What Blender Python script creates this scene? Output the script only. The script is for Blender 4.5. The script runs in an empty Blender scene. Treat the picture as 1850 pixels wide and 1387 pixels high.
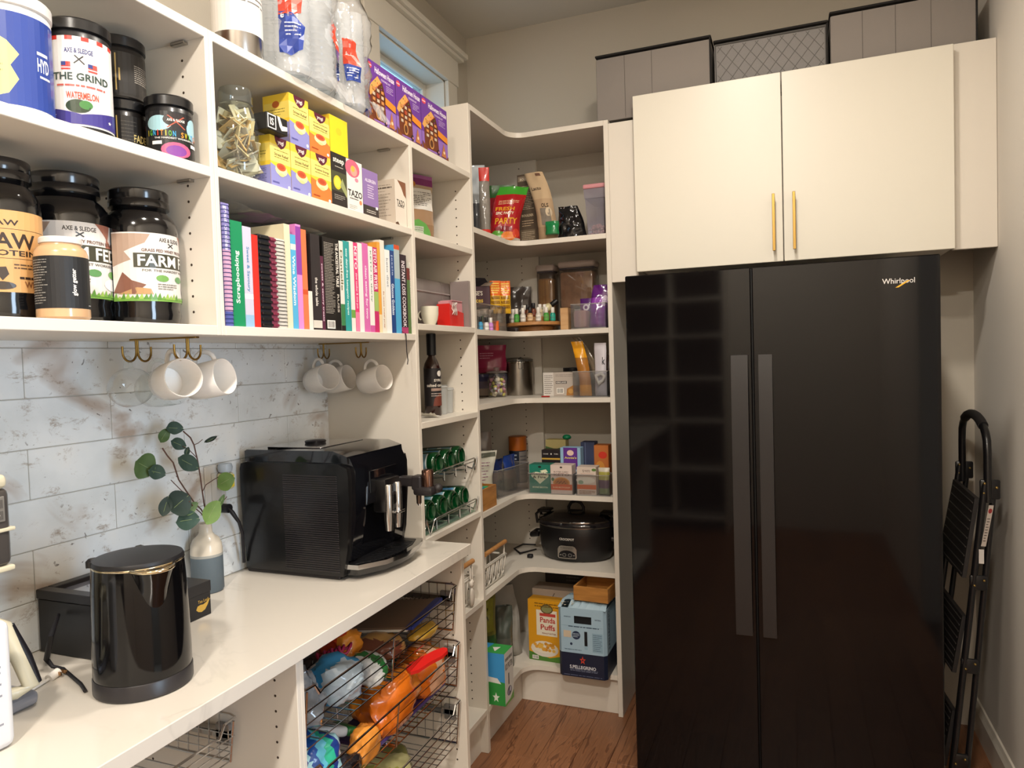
import bpy, bmesh, math, random
from mathutils import Vector, Matrix, noise
random.seed(7)
S = bpy.context.scene
COL = S.collection
# ---------------------------------------------------------------- camera, world, lights, exposure
cam = bpy.data.objects.new('camera', bpy.data.cameras.new('camera'))
COL.objects.link(cam)
_r, _u, _f = Vector((0.930,0.365,-0.031)), Vector((0.016,0.044,0.999)), Vector((-0.366,0.930,-0.035))
cam.matrix_world = Matrix.Translation((1.425,0.000,1.469)) @ Matrix((_r, _u, -_f)).transposed().to_4x4()
cam.data.sensor_width = 36; cam.data.lens = 25.131; cam.data.clip_start = .02
S.camera = cam
W_ = bpy.data.worlds.new('world'); S.world = W_; W_.use_nodes = True
W_.node_tree.nodes['Background'].inputs[0].default_value = (.42, .62, .80, 1)
W_.node_tree.nodes['Background'].inputs[1].default_value = 2.2
S.view_settings.view_transform = 'Standard'; S.view_settings.look = 'None'
S.view_settings.exposure = 0.38; S.view_settings.gamma = 1; S.view_settings.use_curve_mapping = False
def area(n, loc, size, power, col, rot=(0, 0, 0), shape='DISK', sy=None):
    l = bpy.data.lights.new(n, 'AREA'); l.shape = shape; l.size = size; l.energy = power; l.color = col
    if sy: l.size_y = sy
    o = bpy.data.objects.new(n, l); o.location = loc; o.rotation_euler = rot; COL.objects.link(o); return o
WARM = (1.0, .92, .82)
area('ceiling_lamp_light', (1.22, .62, 2.975), .20, 16, WARM)
area('ceiling_lamp_light', (1.22, 1.60, 2.975), .20, 17, WARM)
area('ceiling_lamp_light', (1.22, -.75, 2.975), .20, 55, WARM)  # added fill lamp behind the viewer, brightens the shelf interiors
area('hall_window_light', (3.3, .42, 1.35), 1.5, 34, (.62, .80, 1.0), (0, math.radians(90), 0), 'RECTANGLE', .55)
# ---------------------------------------------------------------- helpers
def lin(h):
    h = h.lstrip('#'); c = [int(h[i:i+2], 16)/255 for i in (0, 2, 4)]
    return tuple(x/12.92 if x <= .04045 else ((x+.055)/1.055)**2.4 for x in c) + (1,)
_mc = {}
def M(col, r=.5, m=0, coat=0, tr=0, em=0, bump=0, bs=150, ior=1.45, var=0, sub=0):
    k = ('M', col, r, m, coat, tr, em, bump, bs, ior, var, sub)
    if k in _mc: return _mc[k]
    a = bpy.data.materials.new('material'); a.use_nodes = True; nt = a.node_tree; b = nt.nodes['Principled BSDF']
    I = b.inputs; I['Base Color'].default_value = lin(col); I['Roughness'].default_value = r; I['Metallic'].default_value = m
    I['Coat Weight'].default_value = coat; I['Coat Roughness'].default_value = .05; I['Transmission Weight'].default_value = tr; I['IOR'].default_value = ior
    if sub: I['Subsurface Weight'].default_value = sub; I['Subsurface Radius'].default_value = (.01, .008, .006)
    if em: I['Emission Color'].default_value = lin(col); I['Emission Strength'].default_value = em
    if bump or var:
        tc = nt.nodes.new('ShaderNodeTexCoord'); n = nt.nodes.new('ShaderNodeTexNoise'); n.inputs['Scale'].default_value = bs
        n.inputs['Detail'].default_value = 4; nt.links.new(tc.outputs['Object'], n.inputs['Vector'])
        if bump:
            bp = nt.nodes.new('ShaderNodeBump'); bp.inputs['Strength'].default_value = bump; bp.inputs['Distance'].default_value = .002
            nt.links.new(n.outputs['Fac'], bp.inputs['Height']); nt.links.new(bp.outputs[0], I['Normal'])
        if var:
            mx = nt.nodes.new('ShaderNodeMix'); mx.data_type = 'RGBA'; c = lin(col)
            mx.inputs[6].default_value = tuple(x*(1-var) for x in c[:3])+(1,); mx.inputs[7].default_value = tuple(min(1, x*(1+var)) for x in c[:3])+(1,)
            nt.links.new(n.outputs['Fac'], mx.inputs[0]); nt.links.new(mx.outputs[2], I['Base Color'])
    _mc[k] = a; return a
def CLR(col='#ffffff', milk=0, r=.03, ior=1.5, milkcol='#ffffff', gl=1.0):
    """thin clear sheet: tinted see-through, fresnel gloss and an optional milky share"""
    k = ('C', col, milk, r, ior, milkcol, gl)
    if k in _mc: return _mc[k]
    a = bpy.data.materials.new('clear_material'); a.use_nodes = True; nt = a.node_tree; N = nt.nodes; N.clear()
    o = N.new('ShaderNodeOutputMaterial'); t = N.new('ShaderNodeBsdfTransparent'); t.inputs[0].default_value = lin(col)
    g = N.new('ShaderNodeBsdfGlossy'); g.inputs['Roughness'].default_value = r
    f = N.new('ShaderNodeFresnel'); f.inputs[0].default_value = ior
    mu = N.new('ShaderNodeMath'); mu.operation = 'MULTIPLY'; mu.inputs[1].default_value = gl; nt.links.new(f.outputs[0], mu.inputs[0])
    ge = N.new('ShaderNodeNewGeometry'); mi_ = N.new('ShaderNodeMix'); mi_.inputs[2].default_value = ior; mi_.inputs[3].default_value = 1/ior; nt.links.new(ge.outputs['Backfacing'], mi_.inputs[0]); nt.links.new(mi_.outputs[0], f.inputs[0])
    d = N.new('ShaderNodeBsdfDiffuse'); d.inputs[0].default_value = lin(milkcol)
    m1 = N.new('ShaderNodeMixShader'); m1.inputs[0].default_value = milk
    nt.links.new(t.outputs[0], m1.inputs[1]); nt.links.new(d.outputs[0], m1.inputs[2])
    m2 = N.new('ShaderNodeMixShader'); nt.links.new(mu.outputs[0], m2.inputs[0])
    nt.links.new(m1.outputs[0], m2.inputs[1]); nt.links.new(g.outputs[0], m2.inputs[2]); nt.links.new(m2.outputs[0], o.inputs[0])
    _mc[k] = a; return a
_bc = {}
class MB:
    def __init__(s): s.v = []; s.f = []; s.m = []; s.mats = []; s.T = Matrix.Identity(4)
    def at(s, loc=(0, 0, 0), rot=(0, 0, 0)):
        from mathutils import Euler
        s.T = Matrix.Translation(loc) @ Euler(rot).to_matrix().to_4x4(); return s
    def mi(s, mat):
        if mat not in s.mats: s.mats.append(mat)
        return s.mats.index(mat)
    def add(s, vs, fs, mat):
        o = len(s.v); s.v += [tuple(s.T @ Vector(v)) for v in vs]
        if isinstance(mat, list): s.m += [s.mi(x) for x in mat]
        else: s.m += [s.mi(mat)]*len(fs)
        s.f += [tuple(i+o for i in f) for f in fs]; return s
    def box(s, a, b, mat, bev=0, seg=1):
        x0, y0, z0 = a; x1, y1, z1 = b
        if bev:
            bm = bmesh.new(); bmesh.ops.create_cube(bm, size=1)
            for v in bm.verts: v.co = Vector(((x0+x1)/2+v.co.x*(x1-x0), (y0+y1)/2+v.co.y*(y1-y0), (z0+z1)/2+v.co.z*(z1-z0)))
            bmesh.ops.bevel(bm, geom=bm.edges[:], offset=bev, segments=seg, affect='EDGES', profile=.5)
            bm.verts.index_update()
            s.add([v.co[:] for v in bm.verts], [[v.index for v in f.verts] for f in bm.faces], mat); bm.free(); return s
        return s.add([(x0,y0,z0),(x1,y0,z0),(x1,y1,z0),(x0,y1,z0),(x0,y0,z1),(x1,y0,z1),(x1,y1,z1),(x0,y1,z1)],
                     [(0,3,2,1),(4,5,6,7),(0,1,5,4),(1,2,6,5),(2,3,7,6),(3,0,4,7)], mat)
    def lathe(s, prof, mat, n=28, c=(0, 0, 0), sx=1, sy=1, caps=True, rot=None):
        vs = []; fs = []; ms = []
        R_ = rot.to_matrix() if rot else None
        for r, z in prof:
            for i in range(n):
                a = 2*math.pi*i/n; p = Vector((r*sx*math.cos(a), r*sy*math.sin(a), z))
                if R_: p = R_ @ p
                vs.append((p.x+c[0], p.y+c[1], p.z+c[2]))
        for j in range(len(prof)-1):
            for i in range(n):
                k = (i+1) % n; fs.append((j*n+i, j*n+k, (j+1)*n+k, (j+1)*n+i)); ms.append(mat[j] if isinstance(mat, list) else mat)
        if caps:
            if prof[0][0] > 1e-5: fs.append(tuple(range(n-1, -1, -1))); ms.append(ms[0])
            if prof[-1][0] > 1e-5: fs.append(tuple(range((len(prof)-1)*n, len(prof)*n))); ms.append(ms[-2] if prof[0][0] > 1e-5 else ms[-1])
        return s.add(vs, fs, ms)
    def cyl(s, p, q, r, mat, n=16, r1=None):
        p = Vector(p); q = Vector(q); d = q-p; L = d.length
        return s.lathe([(r, 0), (r if r1 is None else r1, L)], mat, n, p, rot=d.to_track_quat('Z', 'Y'))
    def tube(s, pts, r, mat, n=6, closed=False):
        pts = [Vector(p) for p in pts]; N = len(pts); vs = []; fs = []; up = None
        for i, p in enumerate(pts):
            a = pts[i-1] if (i or closed) else p; b = pts[(i+1) % N] if (i < N-1 or closed) else p
            d = (b-a)
            if d.length < 1e-9: d = Vector((0, 0, 1))
            d.normalize()
            if up is None: up = d.orthogonal().normalized()
            u = (up - d*up.dot(d))
            if u.length < 1e-4: u = d.orthogonal()
            u.normalize(); up = u; w = d.cross(u)
            e1 = (p-a).normalized() if (p-a).length > 1e-9 else d
            k = min(1.6, 1/max(.5, abs(e1.dot(d)))); rr = r[i] if isinstance(r, (list, tuple)) else r
            for j in range(n):
                t = 2*math.pi*j/n; vs.append(tuple(p + (u*math.cos(t)+w*math.sin(t))*rr*k))
        for i in range(N if closed else N-1):
            for j in range(n):
                a = i*n+j; b = i*n+(j+1) % n; c = ((i+1) % N)*n+(j+1) % n; d_ = ((i+1) % N)*n+j; fs.append((a, b, c, d_))
        if not closed: fs.append(tuple(range(n-1, -1, -1))); fs.append(tuple(range((N-1)*n, N*n)))
        return s.add(vs, fs, mat)
    def prism(s, poly, z0, z1, mat, axis='z'):
        n = len(poly)
        f = {'z': lambda a, b, c: (a, b, c), 'y': lambda a, b, c: (a, c, b), 'x': lambda a, b, c: (c, a, b)}[axis]
        vs = [f(a, b, z0) for a, b in poly]+[f(a, b, z1) for a, b in poly]
        return s.add(vs, [tuple(range(n-1, -1, -1)), tuple(range(n, 2*n))]+[(i, (i+1) % n, n+(i+1) % n, n+i) for i in range(n)], mat)
    def ball(s, c, r, mat, nz=0, fr=3, seg=2, seed=0, flat=1):
        bm = bmesh.new(); bmesh.ops.create_icosphere(bm, subdivisions=seg, radius=1)
        if not isinstance(r, tuple): r = (r, r, r)
        vs = []
        for v in bm.verts:
            k = 1+nz*noise.noise(v.co*fr+Vector((seed*3.1, seed, 0))); p = v.co*k
            if flat < 1 and p.z < -flat: p.z = -flat
            vs.append((c[0]+p.x*r[0], c[1]+p.y*r[1], c[2]+p.z*r[2]))
        fs = [[v.index for v in f.verts] for f in bm.faces]; bm.free(); return s.add(vs, fs, mat)
    def build(s, name, parent=None, smooth=35, label=None, kind=None):
        me = bpy.data.meshes.new(name); me.from_pydata(s.v, [], s.f)
        for m in s.mats: me.materials.append(m)
        me.polygons.foreach_set('material_index', s.m)
        if smooth:
            me.polygons.foreach_set('use_smooth', [True]*len(s.f)); me.update()
            try: me.set_sharp_from_angle(angle=math.radians(smooth))
            except Exception: pass
        me.update()
        o = bpy.data.objects.new(name, me); COL.objects.link(o)
        if parent: o.parent = parent
        if label: o['label'] = label
        if kind: o['kind'] = kind
        return o
def tag(o, label, cat, group=None):
    o['label'] = label; o['category'] = cat
    if group: o['group'] = group
    return o
def thing(name, label, cat, loc=(0, 0, 0), rz=0, group=None, rot=None):
    o = bpy.data.objects.new(name, None); COL.objects.link(o); o.location = loc; o.empty_display_size = .05
    o.rotation_euler = rot if rot else (0, 0, math.radians(rz)); return tag(o, label, cat, group)
def struct(o): o['kind'] = 'structure'; return o
def dup(root, loc, rz=None, label=None):
    r = root.copy(); COL.objects.link(r); r.location = loc
    if rz is not None: r.rotation_euler = (0, 0, math.radians(rz))
    if label: r['label'] = label
    for ch in list(root.children):
        c = ch.copy(); COL.objects.link(c); c.parent = r
        for g in ch.children:
            d = g.copy(); COL.objects.link(d); d.parent = c
    return r
_tc = {}
def tmesh(t, bold):
    k = (t, bold)
    if k in _tc: return _tc[k]
    cu = bpy.data.curves.new('t', 'FONT'); cu.body = t; cu.resolution_u = 2; cu.offset = .022 if bold else .004; cu.fill_mode = 'FRONT'
    o = bpy.data.objects.new('t', cu); COL.objects.link(o); dg = bpy.context.evaluated_depsgraph_get(); me = o.evaluated_get(dg).to_mesh()
    vs = [(v.co.x, v.co.y) for v in me.vertices]; fs = [tuple(p.vertices) for p in me.polygons]
    o.evaluated_get(dg).to_mesh_clear(); bpy.data.objects.remove(o); bpy.data.curves.remove(cu)
    if vs:
        x0 = min(v[0] for v in vs); x1 = max(v[0] for v in vs); y0 = min(v[1] for v in vs); y1 = max(v[1] for v in vs)
        vs = [((a-x0)/(x1-x0+1e-9)-.5, (b-y0)/(y1-y0+1e-9)-.5) for a, b in vs]
    _tc[k] = (vs, fs); return _tc[k]
class G:
    """flat print on a face: coordinates are fractions of the face, x right, y up"""
    def __init__(s): s.L = []
    def poly(s, pts, col): s.L.append(([tuple(p) for p in pts], [tuple(range(len(pts)))], col)); return s
    def rect(s, x0, y0, x1, y1, col): return s.poly([(x0, y0), (x1, y0), (x1, y1), (x0, y1)], col)
    def ell(s, cx, cy, rx, ry, col, n=18): return s.poly([(cx+rx*math.cos(6.28318*i/n), cy+ry*math.sin(6.28318*i/n)) for i in range(n)], col)
    def star(s, cx, cy, rx, ry, col, n=5, q=.42): return s.poly([(cx+rx*(1 if i % 2 == 0 else q)*math.sin(math.pi*i/n), cy+ry*(1 if i % 2 == 0 else q)*math.cos(math.pi*i/n)) for i in range(2*n)], col)
    def text(s, t, cx, cy, w, h, col, rot=0, bold=1):
        vs, fs = tmesh(t, bold); q = []
        for a, b in vs:
            if rot == 90: a, b = -b, a; q.append((cx+a*w, cy+b*h))
            elif rot == -90: a, b = b, -a; q.append((cx+a*w, cy+b*h))
            else: q.append((cx+a*w, cy+b*h))
        s.L.append((q, fs, col)); return s
    def lines(s, x0, y0, x1, y1, n, col, th=.4, seed=1):
        rnd = random.Random(seed); vs = []; fs = []; dy = (y1-y0)/n
        for i in range(n):
            y = y1-dy*(i+.5); x = x0
            e = x1-(x1-x0)*rnd.choice((0, .1, .25))
            while x < e-1e-6:
                q = min(e, x+(x1-x0)*rnd.uniform(.06, .22)); k = len(vs)
                vs += [(x, y-dy*th/2), (q, y-dy*th/2), (q, y+dy*th/2), (x, y+dy*th/2)]; fs.append((k, k+1, k+2, k+3)); x = q+(x1-x0)*.025
        s.L.append((vs, fs, col)); return s
    def code(s, x0, y0, x1, y1, n=14):
        s.rect(x0, y0, x1, y1, '#e8e4dc'); vs = []; fs = []; rnd = random.Random(3)
        for i in range(n):
            a = x0+(x1-x0)*(.08+.84*i/n); b = a+(x1-x0)*.84/n*rnd.uniform(.3, .7); k = len(vs)
            vs += [(a, y0+(y1-y0)*.12), (b, y0+(y1-y0)*.12), (b, y1-(y1-y0)*.12), (a, y1-(y1-y0)*.12)]; fs.append((k, k+1, k+2, k+3))
        s.L.append((vs, fs, '#222222')); return s
    def build(s, fn, parent, name='printed_label', r=.5, cut=None, coat=0, off=.00030, step=.00005):
        """fn(fx, fy, offset) -> point; cut = list of fx fractions (or (fx list, fy list)) to slice at so print follows a curved face"""
        V = []; F = []; MI = []; mats = []
        for li, (vs, fs, col) in enumerate(s.L):
            if cut:
                bm = bmesh.new(); bv = [bm.verts.new((a, b, 0)) for a, b in vs]
                for f in fs:
                    try: bm.faces.new([bv[i] for i in f])
                    except ValueError: pass
                cx, cy = cut if isinstance(cut, tuple) else (cut, [])
                for ax, cs in ((0, cx), (1, cy)):
                    lo = min(v.co[ax] for v in bm.verts); hi = max(v.co[ax] for v in bm.verts)
                    for c in cs:
                        if lo < c < hi:
                            no = [0, 0, 0]; no[ax] = 1; co = [0, 0, 0]; co[ax] = c
                            bmesh.ops.bisect_plane(bm, geom=bm.verts[:]+bm.edges[:]+bm.faces[:], plane_co=co, plane_no=no, dist=1e-6)
                bm.verts.index_update(); vs = [(v.co.x, v.co.y) for v in bm.verts]; fs = [[v.index for v in f.verts] for f in bm.faces]; bm.free()
            mt = M(col, r, coat=coat) if isinstance(col, str) else col
            if mt not in mats: mats.append(mt)
            o = len(V); V += [tuple(fn(a, b, off+step*li)) for a, b in vs]; F += [tuple(i+o for i in f) for f in fs]; MI += [mats.index(mt)]*len(fs)
        me = bpy.data.meshes.new(name); me.from_pydata(V, [], F)
        for m in mats: me.materials.append(m)
        me.polygons.foreach_set('material_index', MI); me.update()
        ob = bpy.data.objects.new(name, me); COL.objects.link(ob); ob.parent = parent; return ob
def fin(n): return [i/n for i in range(1, n)]
def face_front(w, h): return lambda x, y, o: (x*w, -o, y*h)
def face_left(d, h): return lambda x, y, o: (-o, (1-x)*d, y*h)          # seen from -x : left edge is the back
def face_right(w, d, h): return lambda x, y, o: (w+o, x*d, y*h)
def face_top(w, d, h): return lambda x, y, o: (x*w, y*d, h+o)
def face_cyl(r, z0, z1, span=150, a0=0, cx=0, cy=0): 
    return lambda x, y, o: (cx+(r+o)*math.sin(math.radians((x-.5)*span+a0)), cy-(r+o)*math.cos(math.radians((x-.5)*span+a0)), z0+y*(z1-z0))
def pack(name, label, cat, loc, rz, size, col, front=None, left=None, right=None, top=None, group=None, rot=None, r=.5, bev=.0012, mat=None, coat=0, part='carton'):
    t = thing(name, label, cat, loc, rz, group, rot); w, d, h = size
    mm = mat or M(col, r, coat=coat)
    MB().box((0, 0, 0), (w, d, h), mm, bev).build(part, t)
    for g, fn, nm in ((front, face_front(w, h), 'front_print'), (left, face_left(d, h), 'side_print'), (right, face_right(w, d, h), 'side_print'), (top, face_top(w, d, h), 'top_print')):
        if g: g.build(fn, t, nm, r, coat=coat)
    return t
def wpack(name, label, cat, b, X, Z, d, col, front=None, gap=.001, **k):
    """box on the left-wall shelves facing the room; b=(y0,y1,h)"""
    return pack(name, label, cat, (X, b[0]+gap, Z), 90, (b[1]-b[0]-2*gap, d, b[2]), col, front, **k)
def pouch(name, label, cat, loc, rz, w, h, d, bands, front=None, nz=.004, bend=0, skew=0, seal=.06, group=None, fr=12, seed=1, top=.05, r=.35, mats=None, tilt=0, part='bag_body', n=16, gus=.25, coat=.3, narrow=0):
    """filled flexible bag standing on its bottom; bands=[(z fraction, colour or material)]; local x centred, front at -y"""
    t = thing(name, label, cat, loc, rz, group)
    def prof(z):
        a = min(1, (z/.12)**.5*.9+.55) if z < .12 else 1
        return a*max(top, (1-max(0, (z-gus)/(1-gus))**1.7)) if z > 0 else .55
    def P(fx, fz, side, o=0):
        u = abs(2*fx-1); th = d/2*prof(fz)*max(0, 1-u**2.6)**.6
        wz = w*(1-narrow*fz)*(1-.03*math.sin(fz*9+seed))
        x = (fx-.5)*wz+skew*fz*fz*h; z = fz*h
        q = noise.noise(Vector((x*fr, z*fr, seed+side*3)))*nz*2*(1-.6*u) + noise.noise(Vector((x*fr*3, z*fr*3, seed)))*nz*.7
        if fz < .02: q *= .2
        y = side*(th+abs(q) if False else th)+q+bend*fz*fz*h+d/2
        return (x, y-o*(1 if side < 0 else -1), z)
    mb = MB(); nx, nzz = n, n+4
    for side in (-1, 1):
        vs = [P(i/nx, j/nzz, side) for j in range(nzz+1) for i in range(nx+1)]; fs = []; ms = []
        for j in range(nzz):
            zf = (j+.5)/nzz; col = [c for z0, c in bands if zf >= z0][-1]
            mt = col if not isinstance(col, str) else M(col, r, coat=coat)
            for i in range(nx):
                a = j*(nx+1)+i; f = (a, a+1, a+nx+2, a+nx+1); fs.append(f if side < 0 else f[::-1]); ms.append(mt)
        mb.add(vs, fs, ms)
    # close the bottom
    bt = [P(i/nx, 0, -1) for i in range(nx+1)]+[P(i/nx, 0, 1) for i in range(nx+1)]
    mb.add(bt, [(i, i+nx+1, i+nx+2, i+1) for i in range(nx)], ms[0])
    mb.build(part, t, 50)
    if front: front.build(lambda x, y, o: P(x, y, -1, o+.0006), t, 'front_print', r, cut=(fin(nx), fin(nzz)))
    return t
def jar(name, label, cat, loc, rz, prof, mat, lidprof=None, lidmat=None, g=None, gr=None, gz=None, span=150, a0=0, group=None, n=32, part='jar_body', lidname='lid', r=.4, coat=0):
    t = thing(name, label, cat, loc, rz, group); MB().lathe(prof, mat, n).build(part, t)
    if lidprof: MB().lathe(lidprof, lidmat, n).build(lidname, t)
    if g: g.build(face_cyl(gr, gz[0], gz[1], span, a0), t, 'printed_label', r, cut=fin(int(span/9)), coat=coat)
    return t
WHITE = M('#d9d2c6', .38, bump=.03, bs=300); CHROME = M('#c9c9c9', .12, 1); GLASS = CLR('#f4fbf8'); BLACK = M('#0b0b0c', .25, coat=.5); BLKM = M('#121214', .55)
STEEL = M('#b5b2ad', .28, 1); GOLD = M('#967840', .35, 1); ACR = CLR('#eeeeee', .03, .04)
# ---------------------------------------------------------------- procedural surface materials
def nodes(a): a.use_nodes = True; return a.node_tree, a.node_tree.nodes['Principled BSDF']
def ramp(nt, src, stops):
    r = nt.nodes.new('ShaderNodeValToRGB'); e = r.color_ramp.elements
    while len(e) < len(stops): e.new(.5)
    for x, (p_, c) in zip(e, stops): x.position = p_; x.color = c if not isinstance(c, str) else lin(c)
    nt.links.new(src, r.inputs[0]); return r
def nz_(nt, vec, sc, det=4, dist=0, rough=.5):
    n = nt.nodes.new('ShaderNodeTexNoise'); n.inputs['Scale'].default_value = sc; n.inputs['Detail'].default_value = det; n.inputs['Distortion'].default_value = dist
    n.inputs['Roughness'].default_value = rough; nt.links.new(vec, n.inputs['Vector']); return n
def mapv(nt, sc, coord='Object', loc=(0, 0, 0)):
    tc = nt.nodes.new('ShaderNodeTexCoord'); m = nt.nodes.new('ShaderNodeMapping'); m.inputs['Scale'].default_value = sc; m.inputs['Location'].default_value = loc
    nt.links.new(tc.outputs[coord], m.inputs[0]); return m.outputs[0]
def mixc(nt, f, a, b):
    m = nt.nodes.new('ShaderNodeMix'); m.data_type = 'RGBA'
    for s_, v in ((0, f), (6, a), (7, b)):
        if hasattr(v, 'node'): nt.links.new(v, m.inputs[s_])
        elif isinstance(v, str): m.inputs[s_].default_value = lin(v)
        else: m.inputs[s_].default_value = v
    return m.outputs[2]
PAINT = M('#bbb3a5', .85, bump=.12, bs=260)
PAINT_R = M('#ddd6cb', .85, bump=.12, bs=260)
CEIL = M('#cbc5b9', .9, bump=.1, bs=200)
TRIMM = M('#d6d0c4', .45)
def tile_mat():
    a = bpy.data.materials.new('tile_glaze'); nt, b = nodes(a); v = mapv(nt, (1, 1, 1))
    base = ramp(nt, nz_(nt, v, 7, 5).outputs[0], [(.3, '#d3d8da'), (.55, '#e4e8ea'), (.75, '#ebebe8')]).outputs[0]
    st = ramp(nt, nz_(nt, mapv(nt, (1, 2.4, 3.2), loc=(0, .35, .2)), 1.9, 4, .6).outputs[0], [(.56, (0, 0, 0, 1)), (.69, (.75, .75, .75, 1))])
    c1 = mixc(nt, st.outputs[0], base, '#9a7a5c')
    st2 = ramp(nt, nz_(nt, mapv(nt, (1, 2.2, 4)), 6, 9, .3, .8).outputs[0], [(.56, (0, 0, 0, 1)), (.66, (.75, .75, .75, 1))])
    c2 = mixc(nt, st2.outputs[0], c1, '#8a7560')
    pit = ramp(nt, nz_(nt, v, 62, 2, .6).outputs[0], [(.685, (0, 0, 0, 1)), (.72, (.85, .85, .85, 1))])
    msk = ramp(nt, nz_(nt, v, 9, 3).outputs[0], [(.42, (0, 0, 0, 1)), (.56, (1, 1, 1, 1))])
    mm = nt.nodes.new('ShaderNodeMath'); mm.operation = 'MULTIPLY'; nt.links.new(pit.outputs[0], mm.inputs[0]); nt.links.new(msk.outputs[0], mm.inputs[1])
    c3 = mixc(nt, mm.outputs[0], c2, '#4a4038')
    nt.links.new(c3, b.inputs['Base Color']); b.inputs['Roughness'].default_value = .5; return a
def wood_mat(ang=0):
    a = bpy.data.materials.new('floor_wood'); nt, b = nodes(a)
    v = mapv(nt, (9, 1.1, 1)); n = nz_(nt, v, 2.2, 3, 1.2)
    w = nt.nodes.new('ShaderNodeMath'); w.operation = 'MULTIPLY'; w.inputs[1].default_value = 26; nt.links.new(n.outputs[0], w.inputs[0])
    s_ = nt.nodes.new('ShaderNodeMath'); s_.operation = 'SINE'; nt.links.new(w.outputs[0], s_.inputs[0])
    g = ramp(nt, s_.outputs[0], [(0, '#8d5f40'), (.55, '#9b6a48'), (.8, '#7e5236'), (1, '#663f28')])
    f = nz_(nt, mapv(nt, (60, 3, 1)), 3, 4)
    f2 = ramp(nt, f.outputs[0], [(.35, (0, 0, 0, 1)), (.7, (.5, .5, .5, 1))])
    oi = nt.nodes.new('ShaderNodeObjectInfo'); c = mixc(nt, f2.outputs[0], g.outputs[0], '#6e4830')
    hs = nt.nodes.new('ShaderNodeHueSaturation'); mr = nt.nodes.new('ShaderNodeMapRange'); mr.inputs[3].default_value = .88; mr.inputs[4].default_value = 1.12
    nt.links.new(oi.outputs['Random'], mr.inputs[0]); nt.links.new(mr.outputs[0], hs.inputs['Value']); nt.links.new(c, hs.inputs['Color'])
    nt.links.new(hs.outputs[0], b.inputs['Base Color']); b.inputs['Roughness'].default_value = .38
    bp = nt.nodes.new('ShaderNodeBump'); bp.inputs['Strength'].default_value = .25; bp.inputs['Distance'].default_value = .001; nt.links.new(s_.outputs[0], bp.inputs['Height']); nt.links.new(bp.outputs[0], b.inputs['Normal'])
    return a
def quartz_mat():
    a = bpy.data.materials.new('quartz'); nt, b = nodes(a); v = mapv(nt, (1, 1, 1))
    n = nz_(nt, v, 3.2, 6, 1.4); ab = nt.nodes.new('ShaderNodeMath'); ab.operation = 'SUBTRACT'; ab.inputs[1].default_value = .5; nt.links.new(n.outputs[0], ab.inputs[0])
    a2 = nt.nodes.new('ShaderNodeMath'); a2.operation = 'ABSOLUTE'; nt.links.new(ab.outputs[0], a2.inputs[0])
    vein = ramp(nt, a2.outputs[0], [(0, (.30, .30, .30, 1)), (.022, (0, 0, 0, 1))])
    k = ramp(nt, nz_(nt, v, 2.0, 3).outputs[0], [(.45, (0, 0, 0, 1)), (.65, (1, 1, 1, 1))])
    mm = nt.nodes.new('ShaderNodeMath'); mm.operation = 'MULTIPLY'; nt.links.new(vein.outputs[0], mm.inputs[0]); nt.links.new(k.outputs[0], mm.inputs[1])
    c = mixc(nt, mm.outputs[0], '#cfc8bd', '#8f8a84'); nt.links.new(c, b.inputs['Base Color']); b.inputs['Roughness'].default_value = .16; return a
def oak(col='#b9854f', c2='#a06e3c', sc=(2, 30, 30), name='bamboo'):
    k = ('W', col, c2, sc)
    if k in _mc: return _mc[k]
    a = bpy.data.materials.new(name); nt, b = nodes(a); n = nz_(nt, mapv(nt, sc), 2.5, 4, .5)
    g = ramp(nt, n.outputs[0], [(.3, c2), (.65, col)]); nt.links.new(g.outputs[0], b.inputs['Base Color']); b.inputs['Roughness'].default_value = .45; _mc[k] = a; return a
def fabric(col, sc=900, c2=None, name='fabric'):
    a = bpy.data.materials.new(name); nt, b = nodes(a); n = nz_(nt, mapv(nt, (1, 1, 1)), sc, 3, 0, .7)
    c = lin(col); g = ramp(nt, n.outputs[0], [(.35, tuple(x*.62 for x in c[:3])+(1,)), (.65, tuple(min(1, x*1.35) for x in c[:3])+(1,))])
    nt.links.new(g.outputs[0], b.inputs['Base Color']); b.inputs['Roughness'].default_value = .95
    bp = nt.nodes.new('ShaderNodeBump'); bp.inputs['Strength'].default_value = .5; bp.inputs['Distance'].default_value = .001; nt.links.new(n.outputs[0], bp.inputs['Height']); nt.links.new(bp.outputs[0], b.inputs['Normal'])
    return a
D = .3453; DC = .5094; YAB = 1.13; YB1 = 1.9453; YC1 = 2.390; YC2 = 2.410; YW = 2.8057; XP1 = .7413; XP2 = .7607
YB = 3.159; W = 2.063; ZC = 2.997; XB = -.0; YR = -1.6
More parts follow.
